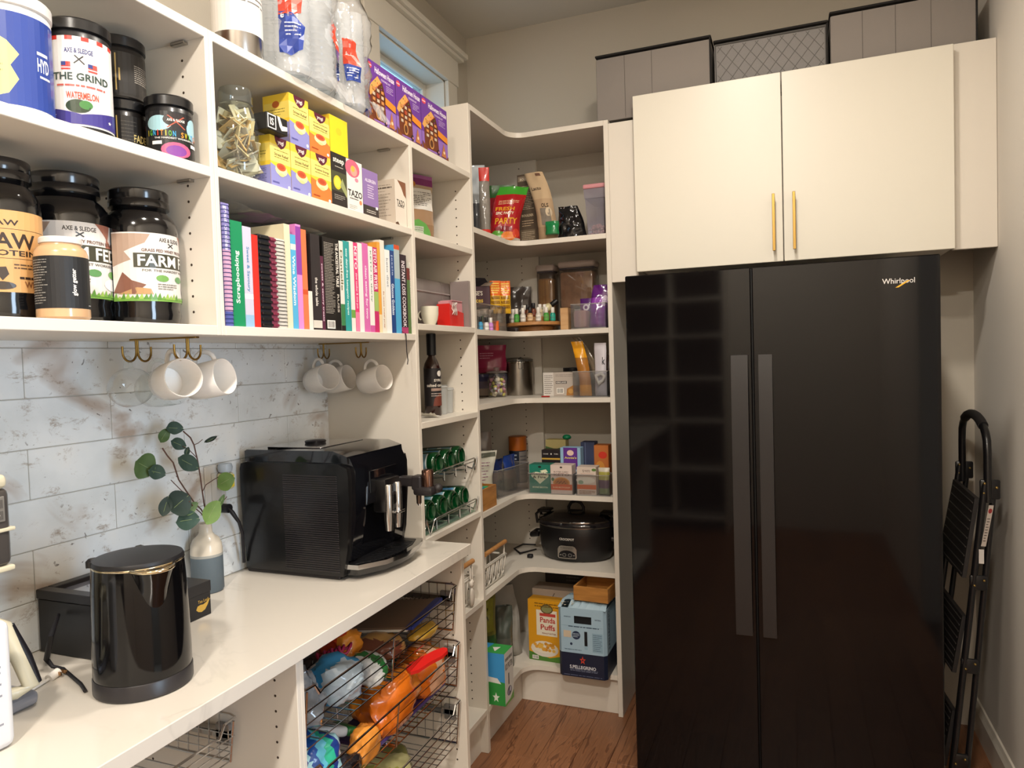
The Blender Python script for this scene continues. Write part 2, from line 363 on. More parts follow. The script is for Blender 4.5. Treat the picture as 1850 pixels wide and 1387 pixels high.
# ---------------------------------------------------------------- room shell
m = MB()  # left wall with the high window opening
for a, b in (((-.16, YR-.1, -.1), (0, 2.34, ZC)), ((-.16, 2.91, -.1), (0, YB+.1, ZC)), ((-.16, 2.34, -.1), (0, 2.91, 2.30)), ((-.16, 2.34, 2.715), (0, 2.91, ZC))): m.box(a, b, PAINT)
wall_left = struct(m.build('wall_left', smooth=0))
wall_back = struct(MB().box((0, YB, -.1), (W, YB+.1, ZC), PAINT).build('wall_back', smooth=0))
m = MB()  # right wall with a doorway to a dim hall beside the viewer
for a, b in (((W, YR-.1, -.1), (W+.12, .36, ZC)), ((W, .92, -.1), (W+.12, YB+.1, ZC)), ((W, .36, 2.08), (W+.12, .92, ZC))): m.box(a, b, PAINT_R)
wall_right = struct(m.build('wall_right', smooth=0))
m = MB()
for a, b in (((W+.12, -.3, -.1), (3.4, -.22, 2.4)), ((W+.12, 1.5, -.1), (3.4, 1.58, 2.4)), ((3.4, -.3, -.1), (3.5, 1.58, 2.4)), ((W+.12, -.3, 2.4), (3.5, 1.58, 2.5)), ((W+.12, -.3, -.2), (3.5, 1.58, -.1))): m.box(a, b, PAINT)
struct(m.build('wall_hall', smooth=0))
m = MB()
for a, b in (((W-.016, .28, 0), (W, .36, 2.16)), ((W-.016, .92, 0), (W, 1.0, 2.16)), ((W-.016, .28, 2.08), (W, 1.0, 2.16))): m.box(a, b, TRIMM)
struct(m.build('trim_1', smooth=0))
wall_front = struct(MB().box((0, YR-.12, -.1), (W, YR, ZC), PAINT_R).build('wall_front', smooth=0))
ceiling = struct(MB().box((-.16, YR-.12, ZC), (W+.12, YB+.1, ZC+.1), CEIL).build('ceiling', smooth=0))
floor = struct(MB().box((-.1, YR-.1, -.12), (W+.1, YB+.1, -.012), M('#2a1a10', .8)).build('floor', smooth=0))
WOOD = wood_mat(); x = .02; k = 0
rnd = random.Random(4)
while x < W:
    y = YR; x1 = min(x+.127, W)
    first = True
    while y < YB:
        L = rnd.uniform(.9, 1.5) if not first else rnd.uniform(.3, 1.3); first = False; y1 = min(y+L, YB)
        MB().box((x+.0006, y+.0006, -.012), (x1-.0006, y1-.0006, 0), WOOD, .0008).build('plank', floor, 0); y = y1
    x = x1
# window
window_1 = bpy.data.objects.new('window_1', None); COL.objects.link(window_1); struct(window_1); window_1.location = (0, 2.625, 2.5)
def wpart(n, bs, mt, bev=.002, **k):
    mm = MB(); mm.T = Matrix.Translation((0, -2.625, -2.5))
    for a, b in bs: mm.box(a, b, mt, bev)
    return mm.build(n, window_1, **k)
wpart('casing_side', [((0, 2.245, 2.15), (.02, 2.34, 2.715))], TRIMM); wpart('casing_side', [((0, 2.91, 2.402), (.02, 3.0, 2.715))], TRIMM)
wpart('casing_head', [((0, 2.235, 2.715), (.024, 3.01, 2.83))], TRIMM)
wpart('crown', [((0, 2.215, 2.83), (.045, 3.03, 2.845)), ((0, 2.2, 2.845), (.06, 3.045, 2.868))], TRIMM)
wpart('jamb', [((-.12, 2.335, 2.3), (0, 2.347, 2.722)), ((-.12, 2.903, 2.3), (0, 2.915, 2.722)), ((-.12, 2.34, 2.708), (0, 2.91, 2.722)), ((-.12, 2.34, 2.29), (0, 2.91, 2.305))], TRIMM, 0)
wpart('sash', [((-.12, 2.347, 2.305), (-.09, 2.375, 2.708)), ((-.12, 2.875, 2.305), (-.09, 2.903, 2.708)), ((-.12, 2.375, 2.68), (-.09, 2.875, 2.708)), ((-.12, 2.375, 2.305), (-.09, 2.875, 2.34))], TRIMM)
wpart('pane', [((-.108, 2.375, 2.34), (-.103, 2.875, 2.68))], CLR('#dfeaf0'), 0)
m = MB(); m.prism([(W, 0), (W-.016, 0), (W-.016, .09), (W-.010, .105), (W-.006, .118), (W, .12)], 1.0, YB, M('#d8d0c2', .35), 'y'); struct(m.build('baseboard_right', smooth=0))
m = MB()
for yy in (.62, 1.95, -.75): pass
# backsplash tiles: each a separate piece of the left wall
TILE = tile_mat(); GROUT = M('#aaa79f', .9)
MB().box((0, YR, .9), (.0115, YB1-.001, 1.534), GROUT).build('grout_bed', wall_left, 0)
zt = 1.5205; TH = .1007; TL = .3912
for j in range(-1, 7):
    za = zt-TH*(j+1); zb = zt-TH*j if j >= 0 else 1.5365
    za = max(za, .915)
    if zb-za < .004: continue
    off = .96 if j % 2 == 0 else 1.15+.0
    y = off-3*TL
    while y < YB1:
        a = y+.0009; b = min(y+TL-.0009, YB1-.0005)
        if b-a > .01 and b > .2: MB().box((.006, a, za+.0009), (.0135, b, zb-.0009), TILE, .0012).build('tile', wall_left, 0)
        y += TL
# recessed ceiling lamps (the room's own lights, plus an added rear fill lamp)
for yy in (.62, 1.60, -.75):
    t = thing('ceiling_lamp', {.62: 'round recessed white ceiling lamp above the counter', 1.60: 'round recessed white ceiling lamp above the fridge', -.75: 'round white ceiling fixture of the added fill lamp behind the viewer'}[yy], 'ceiling lamp', (1.22, yy, ZC))
    MB().lathe([(.085, 0), (.11, 0), (.112, -.004), (.108, -.008), (.085, -.006)], TRIMM, caps=False).build('trim_ring', t)
    MB().lathe([(.085, -.004), (0.0001, -.004)], M('#ffe6c0', em=6), caps=False).build('lens', t)
# ---------------------------------------------------------------- joinery
HOLE = M('#3a2d22', .9)
def panel(par, a, b, name='side_panel'): return MB().box(a, b, WHITE, .0012).build(name, par, 0)
def holes(par, side, pos, xs, z0, z1, dz=.032):
    m = MB()   # little pin holes: flat dark discs, the shade inside put into the colour
    for x_ in xs:
        z = z0
        while z < z1:
            if side == 'y-': m.cyl((x_, pos-.0004, z), (x_, pos+.0002, z), .0028, HOLE, 8)
            elif side == 'x': m.cyl((pos+.0004, x_, z), (pos-.0002, x_, z), .0028, HOLE, 8)
            z += dz
    return m.build('pin_holes', par, 0, kind='stuff')
t = thing('shelf_unit', 'white wall shelving bay holding the supplement tubs above the counter', 'shelf unit', (0, .4, 1.535))
def rel(t):
    class K: pass
    o = Vector(t.location)
    def f(a, b, n='shelf', mt=WHITE, bev=.0012, **k): return MB().box(tuple(Vector(a)-o), tuple(Vector(b)-o), mt, bev).build(n, t, 0, **k)
    return f
f = rel(t)
Y0 = -.2
f((.0, Y0, 1.535), (D, 1.13, 1.555)); f((0, Y0, 1.852), (D, 1.13, 1.872)); f((0, Y0, 2.128), (D, 1.13, 2.148))
f((0, Y0-.02, 1.535), (D, Y0, 2.148), 'side_panel'); f((0, 1.13, 1.535), (D, 1.141, 2.148), 'side_panel'); f((0, Y0, 1.555), (.004, 1.13, 2.128), 'back_panel')
h = holes(t, 'y-', 1.13, (.055, .285), 1.585, 1.85); h.location = tuple(-Vector(t.location)); h = holes(t, 'y-', 1.13, (.055, .285), 1.90, 2.12); h.location = tuple(-Vector(t.location))
m = MB()
for x_, z_ in ((.285, 1.846), (.055, 1.846), (.285, 2.120)): m.box((x_-.018, 1.118-.4, z_-1.535), (x_+.018, 1.13-.4, z_+.006-1.535), STEEL, .001)
m.build('shelf_pin', t)
t = thing('shelf_unit', 'white wall shelving bay holding tea boxes and cookbooks', 'shelf unit', (0, 1.15, 1.535)); f = rel(t)
f((0, 1.152, 1.535), (D, YB1, 1.555)); f((0, 1.152, 1.857), (D, YB1, 1.877)); f((0, 1.152, 2.128), (D, YB1, 2.148)); f((0, 1.1415, 1.535), (D, 1.152, 2.148), 'side_panel'); f((0, 1.152, 1.555), (.004, YB1, 2.128), 'back_panel')
m = MB()
for z_ in (1.850, 2.122): m.box((.24, YB1-.012-1.15, z_-1.535), (.28, YB1-1.15, z_+.006-1.535), STEEL, .001)
m.build('shelf_pin', t)
t = thing('shelf_tower', 'tall narrow white shelf tower with bottle racks between counter and corner', 'shelf unit', (0, YB1, 0)); f = rel(t)
f((0, YB1, 0), (D, YB1+.019, 2.148), 'side_panel'); f((0, YB1+.019, 2.128), (D, YC1, 2.148))
for z in (1.873, 1.588, 1.279, .912, .583, .169): f((0, YB1+.019, z-.02), (D, YC1, z))
f((D-.045, YB1+.019, 0), (D-.03, YC1, .149), 'kick_board'); f((0, YB1+.019, .1), (.004, YC1, 2.128), 'back_panel')
t = thing('corner_shelf_unit', 'tall white corner shelving with rounded inner edges, left of the fridge', 'shelf unit', (0, YC1, 0)); f = rel(t)
f((0, YC1, 0), (D, YC2, 2.40), 'side_panel'); f((XP1, YW, 0), (XP2, YB, 2.40), 'side_panel')
h = holes(t, 'y-', YC1, (.045, .285), .20, 2.1); h.location = (0, -YC1, 0)
def lshelf(z, r=.07, inset=0):
    d = D-inset; yw = YW+inset; pts = [(.0, YC2), (d, YC2)]
    pts += [(d+r-r*math.cos(a), yw-r+r*math.sin(a)) for a in [math.pi/2*i/8 for i in range(9)]]
    pts += [(XP1, yw), (XP1, YB), (0, YB)]; return pts
for z in (2.40, 1.957, 1.582, 1.303, .900, .590, .170):
    pts = lshelf(z)
    if z == 2.40: pts = [p if p[0] < XP1 else (XP1, p[1]) for p in pts]
    MB().prism([(a, b-YC1) for a, b in pts], z-.02, z, WHITE).build('shelf', t, 30)
f((0, YB-.02, .17), ((0.340,3.139,1.587)[0], YB, 2.38), 'back_support')
h = holes(t, 'y-', YB-.02, ((0.081,3.139,1.175)[0], (0.256,3.139,1.175)[0]), .62, 2.36, .032); h.location = (0, -YC1, 0)
f((D-.047, YC2, 0), (D-.032, YW+.040, .15), 'kick_board'); f((D-.032, YW+.025, 0), (XP1, YW+.04, .15), 'kick_board')
# rounded L of the kick hidden behind shelf front
# base cabinets and counter
t = thing('countertop', 'pale veined quartz worktop along the left wall', 'countertop', (0, .5, .885)); f = rel(t)
f((.0, YR+.6, .885), (DC, 1.9498-.004, .915), 'slab', quartz_mat(), .0015)
t = thing('base_cabinet', 'white open base cabinet under the kettle with one wire basket', 'base cabinet', (0, .3, 0)); f = rel(t); tA = t
f((0, -.25, 0), (.49, -.23, .884), 'side_panel'); f((0, 1.148, 0), (.49, 1.159, .884), 'side_panel'); f((0, -.23, .1), (.49, 1.148, .12), 'bottom_shelf'); f((.43, -.23, 0), (.445, 1.148, .1), 'kick_board')
h = holes(t, 'y-', 1.148, (.09, .435), .16, .86, .032); h.location = (0, -.3, 0)
t = thing('base_cabinet', 'white open base cabinet under the coffee machine with sliding wire baskets', 'base cabinet', (0, 1.16, 0)); f = rel(t); tB = t
f((0, 1.1595, 0), (.49, 1.171, .884), 'side_panel'); f((0, 1.914, 0), (.49, 1.933, .884), 'side_panel'); f((0, 1.171, .1), (.49, 1.914, .12), 'bottom_shelf'); f((.43, 1.171, 0), (.445, 1.914, .1), 'kick_board')
h = holes(t, 'y-', 1.914, (.09, .455), .16, .86, .032); h.location = (0, -1.16, 0)
def basket(par, y0, y1, x0, x1, zt_, zb, name='wire_basket', front_drop=.025):
    o = Vector(par.location); m = MB(); m.T = Matrix.Translation(-o); r = .0028
    zf = zt_-front_drop
    # rim : back, sides, scooped front
    m.tube([(x0, y0, zt_), (x0, y1, zt_), (x1-.012, y1, zt_), (x1, y1, zt_-.004)], r, CHROME); m.tube([(x0, y0, zt_), (x1-.012, y0, zt_), (x1, y0, zt_-.004)], r, CHROME)
    m.tube([(x1, y1, zt_-.004), (x1, y1-.03, zt_-.006), (x1, y1-.045, zf-.004), (x1, y1-.06, zf), (x1, y0+.06, zf), (x1, y0+.045, zf-.004), (x1, y0+.03, zt_-.006), (x1, y0, zt_-.004)], r, CHROME)
    n = 4
    for i in range(1, n+1):
        z = zf-(zf-zb)*i/n; q = .012*i/n
        m.tube([(x1-q, y0+.006, z), (x1-q, y1-.006, z)], .0014, CHROME, 4); m.tube([(x0+q, y0, z), (x0+q, y1, z)], .0014, CHROME, 4)
        for yy in (y0+q*.5, y1-q*.5): m.tube([(x0, yy, z), (x1-q, yy, z)], .0014, CHROME, 4)
    y = y0+.06
    while y < y1-.05:
        m.tube([(x1-.012, y, zb), (x0+.012, y, zb)], .0014, CHROME, 4); y += .026
    for yy in (y0+.005, (y0+y1)/2, y1-.005): m.tube([(x1, yy, zf if yy == (y0+y1)/2 else zt_-.01), (x1-.012, yy, zb), (x0+.012, yy, zb), (x0, yy, zt_)], .0026, CHROME)
    xx = x0+.05
    while xx < x1-.02:
        for yy, s_ in ((y0, 1), (y1, -1)): m.tube([(xx, yy, zt_), (xx, yy+s_*.006, zb)], .0013, CHROME, 4)
        xx += .028
    b = m.build(name, par, label='chrome wire basket')
    for yy, s_ in ((y0, -1), (y1, 1)):
        m = MB(); m.T = Matrix.Translation(-o); m.box((x0, min(yy, yy+s_*.014), zt_-.055), (x1-.02, max(yy, yy+s_*.014), zt_-.038), STEEL, .001); m.box((x1-.055, min(yy, yy+s_*.012), zt_-.07), (x1-.02, max(yy, yy+s_*.012), zt_-.025), M('#8a8784', .4, .6), .002)
        m.build('runner', b)
    return b
basket(tB, 1.188, 1.897, .03, .478, .803, .665); basket(tB, 1.188, 1.897, .03, .483, .632, .495); basket(tB, 1.188, 1.897, .03, .478, .455, .32)
basket(tA, -.21, 1.13, .03, .345, .755, .66)
# overhead cabinet
YD = 2.7657
t = thing('overhead_cabinet', 'white two-door cabinet mounted over the black fridge', 'cabinet', (.86, YW, 1.79)); f = rel(t)
f((.869, YW, 1.80), (1.94, YB-.003, 2.39), 'cabinet_body'); f((XP2+.0005, YW-.001, 1.7598), (.869, YW+.018, 2.3845), 'filler_panel'); f((1.933, YW-.001, 1.7904), (W-.001, YW+.018, 2.472), 'filler_panel')
f((XP2+.001, YW+.018, 1.78), (.869, YB-.003, 1.80), 'filler_panel'); 
for x0, x1, lbl, hx in ((.8686, 1.3995, 'left cabinet door', 1.3693), (1.4030, 1.9334, 'right cabinet door', 1.4373)):
    d = MB().box((x0-.86, YD-YW, 0), (x1-.86, YD-YW+.02, .6704), M('#d9d4c6', .36), .0015).build('door', t, 0, label=lbl)
    m = MB(); hh = (hx-.86, YD-YW-.03); m.box((hh[0]-.005, hh[1]-.005, .036), (hh[0]+.005, hh[1]+.005, .238), GOLD, .001)
    for zz in (.06, .214): m.box((hh[0]-.004, hh[1], zz-.004), (hh[0]+.004, YD-YW, zz+.004), GOLD, .001)
    m.build('handle', d, 0)
for x0, x1 in ((.8686, 1.3995), (1.4030, 1.9334)): f((x0+.03, YD+.02, 1.80), (x1-.03, YW, 2.44), 'door_core', M('#c9c1b2', .5))
# storage cubes on the cabinet
def cube(label, x0, x1, y0, h, z, mt, seams, quilt=False, rz=0):
    t = thing('storage_box', label, 'storage box', (x0, y0, z), rz); w = x1-x0
    MB().box((0, 0, 0), (w, .30, h-.014), mt, .006, 2).build('fabric_body', t)
    MB().box((-.003, -.003, h-.009), (w+.003, .303, h), M('#1c1a19', .9), .004, 2).build('lid_trim', t)
    m = MB()
    for s_ in seams: m.box((w*s_-.0008, -.0008, .006), (w*s_+.0008, .0005, h-.016), M('#58534f', .9))
    if quilt:
        c = M('#65625f', .9); n = 9
        for i in range(-n, 2*n):
            for sg in (1, -1):
                a = i*w/n; pts = []
                for k in range(41):
                    zz = .012+(h-.04)*k/40; xx = a+sg*(zz-.012)*.8
                    if .008 < xx < w-.008: pts.append((xx, -.0004, zz))
                if len(pts) > 1: m.tube([pts[0], pts[-1]], .0012, c, 4)
        m.tube([(.006, -.001, .006), (w-.006, -.001, .006), (w-.006, -.001, h-.02), (.006, -.001, h-.02)], .003, M('#5b5957', .9), 6, True)
    if m.f: m.build('stitched_seams', t)
    m = MB(); m.box((w-.004, -.002, .004), (w+.002, .002, h-.01), M('#1c1a19', .9), .001); m.build('corner_binding', t)
    return t
FG = fabric('#88817b'); FG2 = fabric('#858280', 1500)
cube('plain grey linen storage cube, leftmost on top of the cabinets', (0.713,2.826,2.556)[0], (1.155,2.826,2.543)[0], 2.826, .262, 2.4005, FG, (.26, .5))
cube('diamond-quilted grey storage cube in the middle of the row', (1.168,2.826,2.582)[0], (1.558,2.826,2.511)[0], 2.826, .237, 2.4005, FG2, (), True)
cube('taller grey linen storage cube at the right end by the wall', (1.567,2.826,2.587)[0], (2.013,2.826,2.537)[0], 2.826, .262, 2.4005, FG, (.23, .46, .7))
# ---------------------------------------------------------------- fridge
t = thing('refrigerator', 'tall black glossy side-by-side refrigerator', 'refrigerator', (.9138, 2.3442, 0))
FB = M('#0b090a', .06, bump=.02, bs=5); FS = M('#141315', .3); FB.node_tree.nodes['Principled BSDF'].inputs['Specular IOR Level'].default_value = .33
MB().box((.012, .07, .02), (.893, .70, 1.72), FS, .004).build('cabinet', t)
def fdoor(x0, x1, lbl): return MB().box((x0, 0, .06), (x1, .062, 1.7296), FB, .003).build('door', t, 0, label=lbl)
dl = fdoor(0, .3925, 'narrower freezer door'); dr = fdoor(.3965, .905, 'wider fridge door')
for d, x0, x1 in ((dl, .331, .381), (dr, .412, .452)):
    m = MB(); zs = [.577+(1.459-.577)*i/24 for i in range(25)]
    poly = [(-.004-.026*(1-(abs(2*i/24-1))**3*.5), z) for i, z in enumerate(zs)]
    vs = []; fs = []
    for i, (yy, z) in enumerate(poly): vs += [(x0, yy, z), (x1, yy, z), (x1, yy+.008, z), (x0, yy+.008, z)]
    for i in range(24):
        for j in range(4): a = 4*i+j; b = 4*i+(j+1) % 4; fs.append((a, b, b+4, a+4))
    fs += [(3, 2, 1, 0), (96, 97, 98, 99)]; m.add(vs, fs, M('#2e2c2c', .40, .3)); m.box((x0+.01, -.012, .6), (x1-.01, .001, .64), FS); m.box((x0+.01, -.012, 1.40), (x1-.01, .001, 1.44), FS)
    m.build('handle', d, 30)
MB().box((.385, .012, .06), (.402, .05, 1.745-.02), M('#050505', .6)).build('door_gap', t)
MB().box((.02, .03, 0), (.885, .6, .058), M('#0c0c0c', .6)).build('toe_grille', t)
g = G().text('Whirlpool', .5, .5, 1, 1, M('#cfcfd2', .2, .9), bold=0)
g.L.append(([(.40, -.35), (.78, .62), (.86, .62), (.50, -.35)], [(0, 1, 2, 3)], M('#d8a838', .3, .6)))
g.build(lambda x, y, o: (.757+x*.084, -o, 1.648+y*.020), t, 'brand_lettering', off=.0006)
# ---------------------------------------------------------------- rear of the room (seen only as reflections)
t = thing('bookcase', 'white open bookcase behind the viewer, mirrored in the fridge', 'bookcase', (.3, YR+.02, 0)); f = rel(t)
f((.02, YR+.002, 0), (.04, YR+.30, 2.2), 'side_panel'); f((.90, YR+.002, 0), (.92, YR+.30, 2.2), 'side_panel')
for z in (.1, .5, .9, 1.25, 1.6, 1.9, 2.18): f((.04, YR+.002, z), (.9, YR+.30, z+.02))
f((.47, YR+.002, .12), (.49, YR+.29, 2.18), 'divider'); f((.04, YR, .1), (.9, YR+.008, 2.2), 'back_panel', M('#5a5048', .7))
# ================================================================ supplement bay (above the counter, left)
ZA = 1.8726; Z1 = 1.5556; ZB = 1.8776; ZT = 2.1486
LIDW = M('#d8d4cf', .4); LIDB = M('#101012', .3, coat=.4, bump=.05)
def tub(name, label, J, Z, body, lid, g, span=170, a0=0, rz=90, lidh=.02, neck=.004, hs=1, mat=None, r=None):
    cx, cy, rr, h = J; r = r or rr; h *= hs
    m = mat or M(body, .35, coat=.3)
    return jar(name, label, 'supplement tub', (cx, cy, Z), rz,
        [(r*.93, 0), (r*.985, .003), (r*.985, h-lidh-.006), (r-neck, h-lidh)], m,
        [(r*.96, h-lidh), (r+.001, h-lidh+.001), (r+.001, h-.003), (r*.97, h), (.0001, h)], lid, g, r*.985, (.008, h-lidh-.012), span, a0, coat=.3)
BL = '#27408f'
g = G().rect(0, 0, 1, 1, BL)
g.poly([(.0, .06), (.30, .06), (.44, .12), (.52, .28), (.46, .42), (.53, .55), (.44, .68), (.34, .75), (.36, .92), (.38, 1), (0, 1)], '#e6dc86').lines(.02, .62, .30, .96, 12, '#5b5a45', .35).lines(.1, .2, .4, .45, 4, '#8a8550', .3, 4)
g.text('HYD', .745, .50, .13, .15, '#f0f0f0').rect(.68, .61, .80, .645, '#dddddd').rect(.70, .36, .82, .385, '#dddddd')
tub('supplement_tub', 'white-lidded blue and cream powder tub cut by the left picture edge', (0.277,0.787,0.058,0.181), ZA, '#e6e4e0', LIDW, g, 170, 0, rz=62)
g = G().rect(0, 0, 1, 1, '#e4e0dc')
for i in range(6): g.rect(.02+i*.17, .955, .10+i*.17, 1, '#d4362b')
g.text('AXE & SLEDGE', .50, .84, .30, .055, '#27306e').poly([(.44, .70), (.45, .69), (.55, .78), (.54, .79)], '#333333').poly([(.55, .69), (.56, .70), (.46, .79), (.45, .78)], '#333333')
for x in (.36, .64): g.rect(x-.05, .62, x+.05, .71, '#c9473d').rect(x-.05, .665, x, .71, '#2c3a7a').rect(x-.05, .64, x+.05, .65, '#eeeeee')
g.text('THE GRIND', .52, .55, .62, .085, '#2c4038').lines(.25, .43, .78, .47, 1, '#c95a50', .5)
g.poly([(0, .02), (0, .23), (.5, .13), (1, .23), (1, .02)], '#38307e').text('WATERMELON', .52, .34, .34, .08, '#d8452e').ell(.47, .22, .13, .075, '#24361f').ell(.55, .24, .07, .05, '#3f7a3a').star(.2, .12, .03, .022, '#f2f2f2').star(.83, .1, .03, .022, '#f2f2f2')
tub('supplement_tub', 'white powder tub with black lid, red tabs and purple base band', (0.285,0.900,0.050,0.188), ZA, '#17171a', LIDB, g, 165, 0, rz=52)
g = G().rect(0, 0, 1, 1, '#171412').rect(.38, .06, .395, .95, '#b99b5a').lines(.62, .3, .92, .75, 9, '#9a9288', .35).rect(.42, .3, .44, .6, '#b99b5a')
j4 = (0.208,1.050,0.053,0.160); r4 = .045
t4 = tub('supplement_tub', 'black tub with gold capitals, under another black tub', (j4[0], j4[1], r4, .117), ZA, '#141110', LIDB, G().rect(0, 0, 1, 1, '#181513').rect(.36, .03, .375, .98, '#b99b5a').text('FADE OUT', .78, .46, .40, .19, '#d9c27e').rect(.66, .26, .96, .32, '#d9c27e').poly([(.78, .74), (.86, .74), (.86, .86), (.82, .80), (.78, .86)], '#b53a2c').lines(.42, .1, .62, .9, 9, '#4a4540', .25), 175, 0, r=r4, rz=58)
tub('supplement_tub', 'matte black tub stacked on top of the gold-lettered black tub', (j4[0], j4[1]-.004, .047, .118), ZA+.1172, '#1a1715', LIDB, g, 175, 0, r=.047, rz=62)
g = G().rect(0, 0, 1, 1, '#5f9b3a').rect(0, .78, 1, 1, '#a9c3c4').rect(0, .5, 1, .54, '#24331c').rect(0, .2, 1, .26, '#24331c')
tub('supplement_tub', 'tall green can mostly hidden behind the black tubs', (.135, 1.088, .036, .19), ZA, '#5f9b3a', M('#c9c9c4', .4), g, 330, 0, r=.036, lidh=.012)
g = G().rect(0, 0, 1, 1, '#151518').ell(.30, .72, .2, .18, '#9fc6cf').ell(.86, .66, .14, .26, '#9fc6cf').ell(.56, .80, .19, .16, '#1d1214').text('AXE & SLEDGE', .56, .80, .26, .06, '#e9e1da')
for s_ in (-1, 1): g.poly([(.56-s_*.14, .62), (.56-s_*.12, .61), (.56+s_*.13, .90), (.56+s_*.11, .91)], '#a8503c')
for i, ch in enumerate('IGNITION SWITCH'):
    if ch != ' ': g.text(ch, .12+i*.058, .50-.003*i, .042 if ch != 'I' else .014, .13, ['#c6b52d', '#5fae3a', '#3b9fd1', '#d1432f', '#d78a2d'][i % 5])
g.text('THE HARDEST WORKERS IN', .55, .37, .62, .04, '#d8d4d0').ell(.55, .10, .22, .18, '#c2557a').ell(.55, .08, .15, .13, '#7a3b8f').rect(.2, 0, .9, .0001, '#151518').rect(.20, .22, .35, .30, '#e8e4e0').rect(.78, .22, .92, .30, '#e8e4e0')
tub('supplement_tub', 'short black tub with rainbow-coloured lettering beside the shelf panel', (0.295,1.081,0.043,0.121), ZA, '#121214', LIDB, g, 170, 0, rz=52)
tag(MB().box((.10, .93, 2.1485), (.33, .985, 2.26), M('#8a5a38', .6), .002).build('cardboard_box'), 'brown cardboard box peeking over the topmost left shelf', 'box')
# big jars
BJ = M('#0c0c0e', .12, coat=.6)
def bigjar(label, J, X, g, r=None, span=170, a0=0, rz=90, h=None):
    cx, cy, rr, hh = J; r = r or rr; h = h or hh
    p = [(r*.86, 0), (r*.95, .004), (r, .02), (r*.965, .034), (r, .046), (r, h*.70), (r*.97, h*.76), (r*.86, h*.81), (r*.72, h*.845), (r*.70, h*.87)]
    q = [(r*.72, h*.868), (r*.80, h*.872), (r*.80, h*.915), (r*.775, h*.925), (r*.79, h*.935), (r*.79, h*.99), (r*.76, h), (.0001, h)]
    return jar('protein_jar', label, 'protein jar', (cx, cy, Z1), rz, p, BJ, q, M('#101012', .2, coat=.5), g, r, (h*.17, h*.665), span, a0, n=40, r=.45, coat=.2)
TAN = '#c99a62'
g = G().rect(0, 0, 1, 1, TAN).text('RAW', .55, .85, .25, .07, '#2f2119').text('RAW', .60, .63, .44, .19, '#2f2119').text('PROTEIN', .60, .48, .46, .07, '#2f2119').rect(.2, .77, .95, .775, '#2f2119').rect(.2, .41, .95, .415, '#2f2119')
g.poly([(.40, .33), (.48, .30), (.56, .31), (.58, .22), (.53, .14), (.50, .20), (.44, .24)], '#3a3029').ell(.52, .08, .11, .05, '#3a3029').text('WHEY', .80, .10, .20, .08, '#7a4c2e').lines(.62, .28, .9, .36, 2, '#5a4430', .4).lines(.66, .16, .92, .20, 1, '#2f2119', .7)
bigjar('black protein jar with a tan label, cut by the left picture edge', (0.208,0.801,0.060,0.264), .3, g, a0=0, rz=52)
def farm(seed, flip=False):
    g = G().rect(0, 0, 1, 1, '#d8d2cc').poly([(.0, .98), (.35, .98), (.30, .85), (.12, .72), (.18, .60), (0, .50)], '#a98f7c').poly([(.68, 1), (.86, 1), (.82, .80), (.90, .70), (.78, .62), (.80, .82)], '#9c6553')
    g.text('AXE & SLEDGE', .56, .91, .26, .06, '#3a332e').poly([(.52, .81), (.53, .80), (.59, .86), (.58, .87)], '#333333').poly([(.58, .80), (.59, .81), (.53, .87), (.52, .86)], '#333333')
    g.text('GRASS FED WHEY PROTEIN ISOLATE', .60, .745, .66, .045, '#6a4a3c').rect(.20, .49, .98, .70, '#3b3a2b').text('FARM FED', .585, .595, .70, .165, '#e7e3db').text('FOR THE HARDEST WORKERS IN', .60, .45, .66, .035, '#6b665d')
    for x, c in ((.45, '#6f9f52'), (.66, '#5b8c55'), (.87, '#6f9f52')): g.ell(x, .34, .065, .05, c, 12)
    g.poly([(.0, .12), (.10, .42), (.18, .30), (.30, .24), (.20, .10)], '#7c5140').poly([(.05, .10), (.22, .20), (.34, .18), (.36, .10)], '#b28a5c').ell(.85, .20, .10, .08, '#f0ece6').lines(.4, .17, .62, .27, 3, '#7a726a', .4)
    rnd = random.Random(seed); g.rect(0, 0, 1, .05, '#6e9c3f')
    for i in range(26): x = i/26; g.poly([(x, .03), (x+.045, .03), (x+.03, .07+rnd.random()*.06)], rnd.choice(['#6e9c3f', '#8eb04f', '#55862f']))
    return g
fj = (0.171,0.952,0.077,0.275); fj = (fj[0], fj[1]-.006, fj[2]*.955, fj[3]); f2 = (0.232,1.072,0.068,0.262); f2 = (f2[0], min(f2[1], 1.1235-f2[2]), f2[2], f2[3])
bigjar('black protein jar with white label standing behind the small cream jar', fj, .3, farm(1), a0=0, rz=60)
bigjar('rightmost black protein jar, brown splash on its white label', f2, .3, farm(2), a0=0, rz=88)
cx, cy, r, h = (0.306,0.833,0.039,0.134)
cy -= 0
t = thing('collagen_jar', 'small glass jar of cream powder with a black label', 'jar', (cx, cy, Z1), 55)
MB().lathe([(r*.9, 0), (r, .004), (r, h*.80), (r*.93, h*.86), (r*.76, h*.90), (r*.74, h*.93)], M('#c9a27a', .25, coat=.6)).build('powder_jar', t)
MB().lathe([(r*.78, h*.925), (r*.80, h*.93), (r*.80, h*.985), (r*.76, h), (.0001, h)], M('#d9d4cf', .4)).build('lid', t)
G().rect(0, 0, 1, 1, '#1c1d20').text('glow getter', .66, .5, .07, .52, '#ece8e2', 90).lines(.05, .08, .36, .95, 18, '#8d8a85', .35).rect(.86, .06, .93, .07, '#dddddd').build(face_cyl(r, h*.13, h*.755, 190, -6), t, 'printed_label', cut=fin(20))
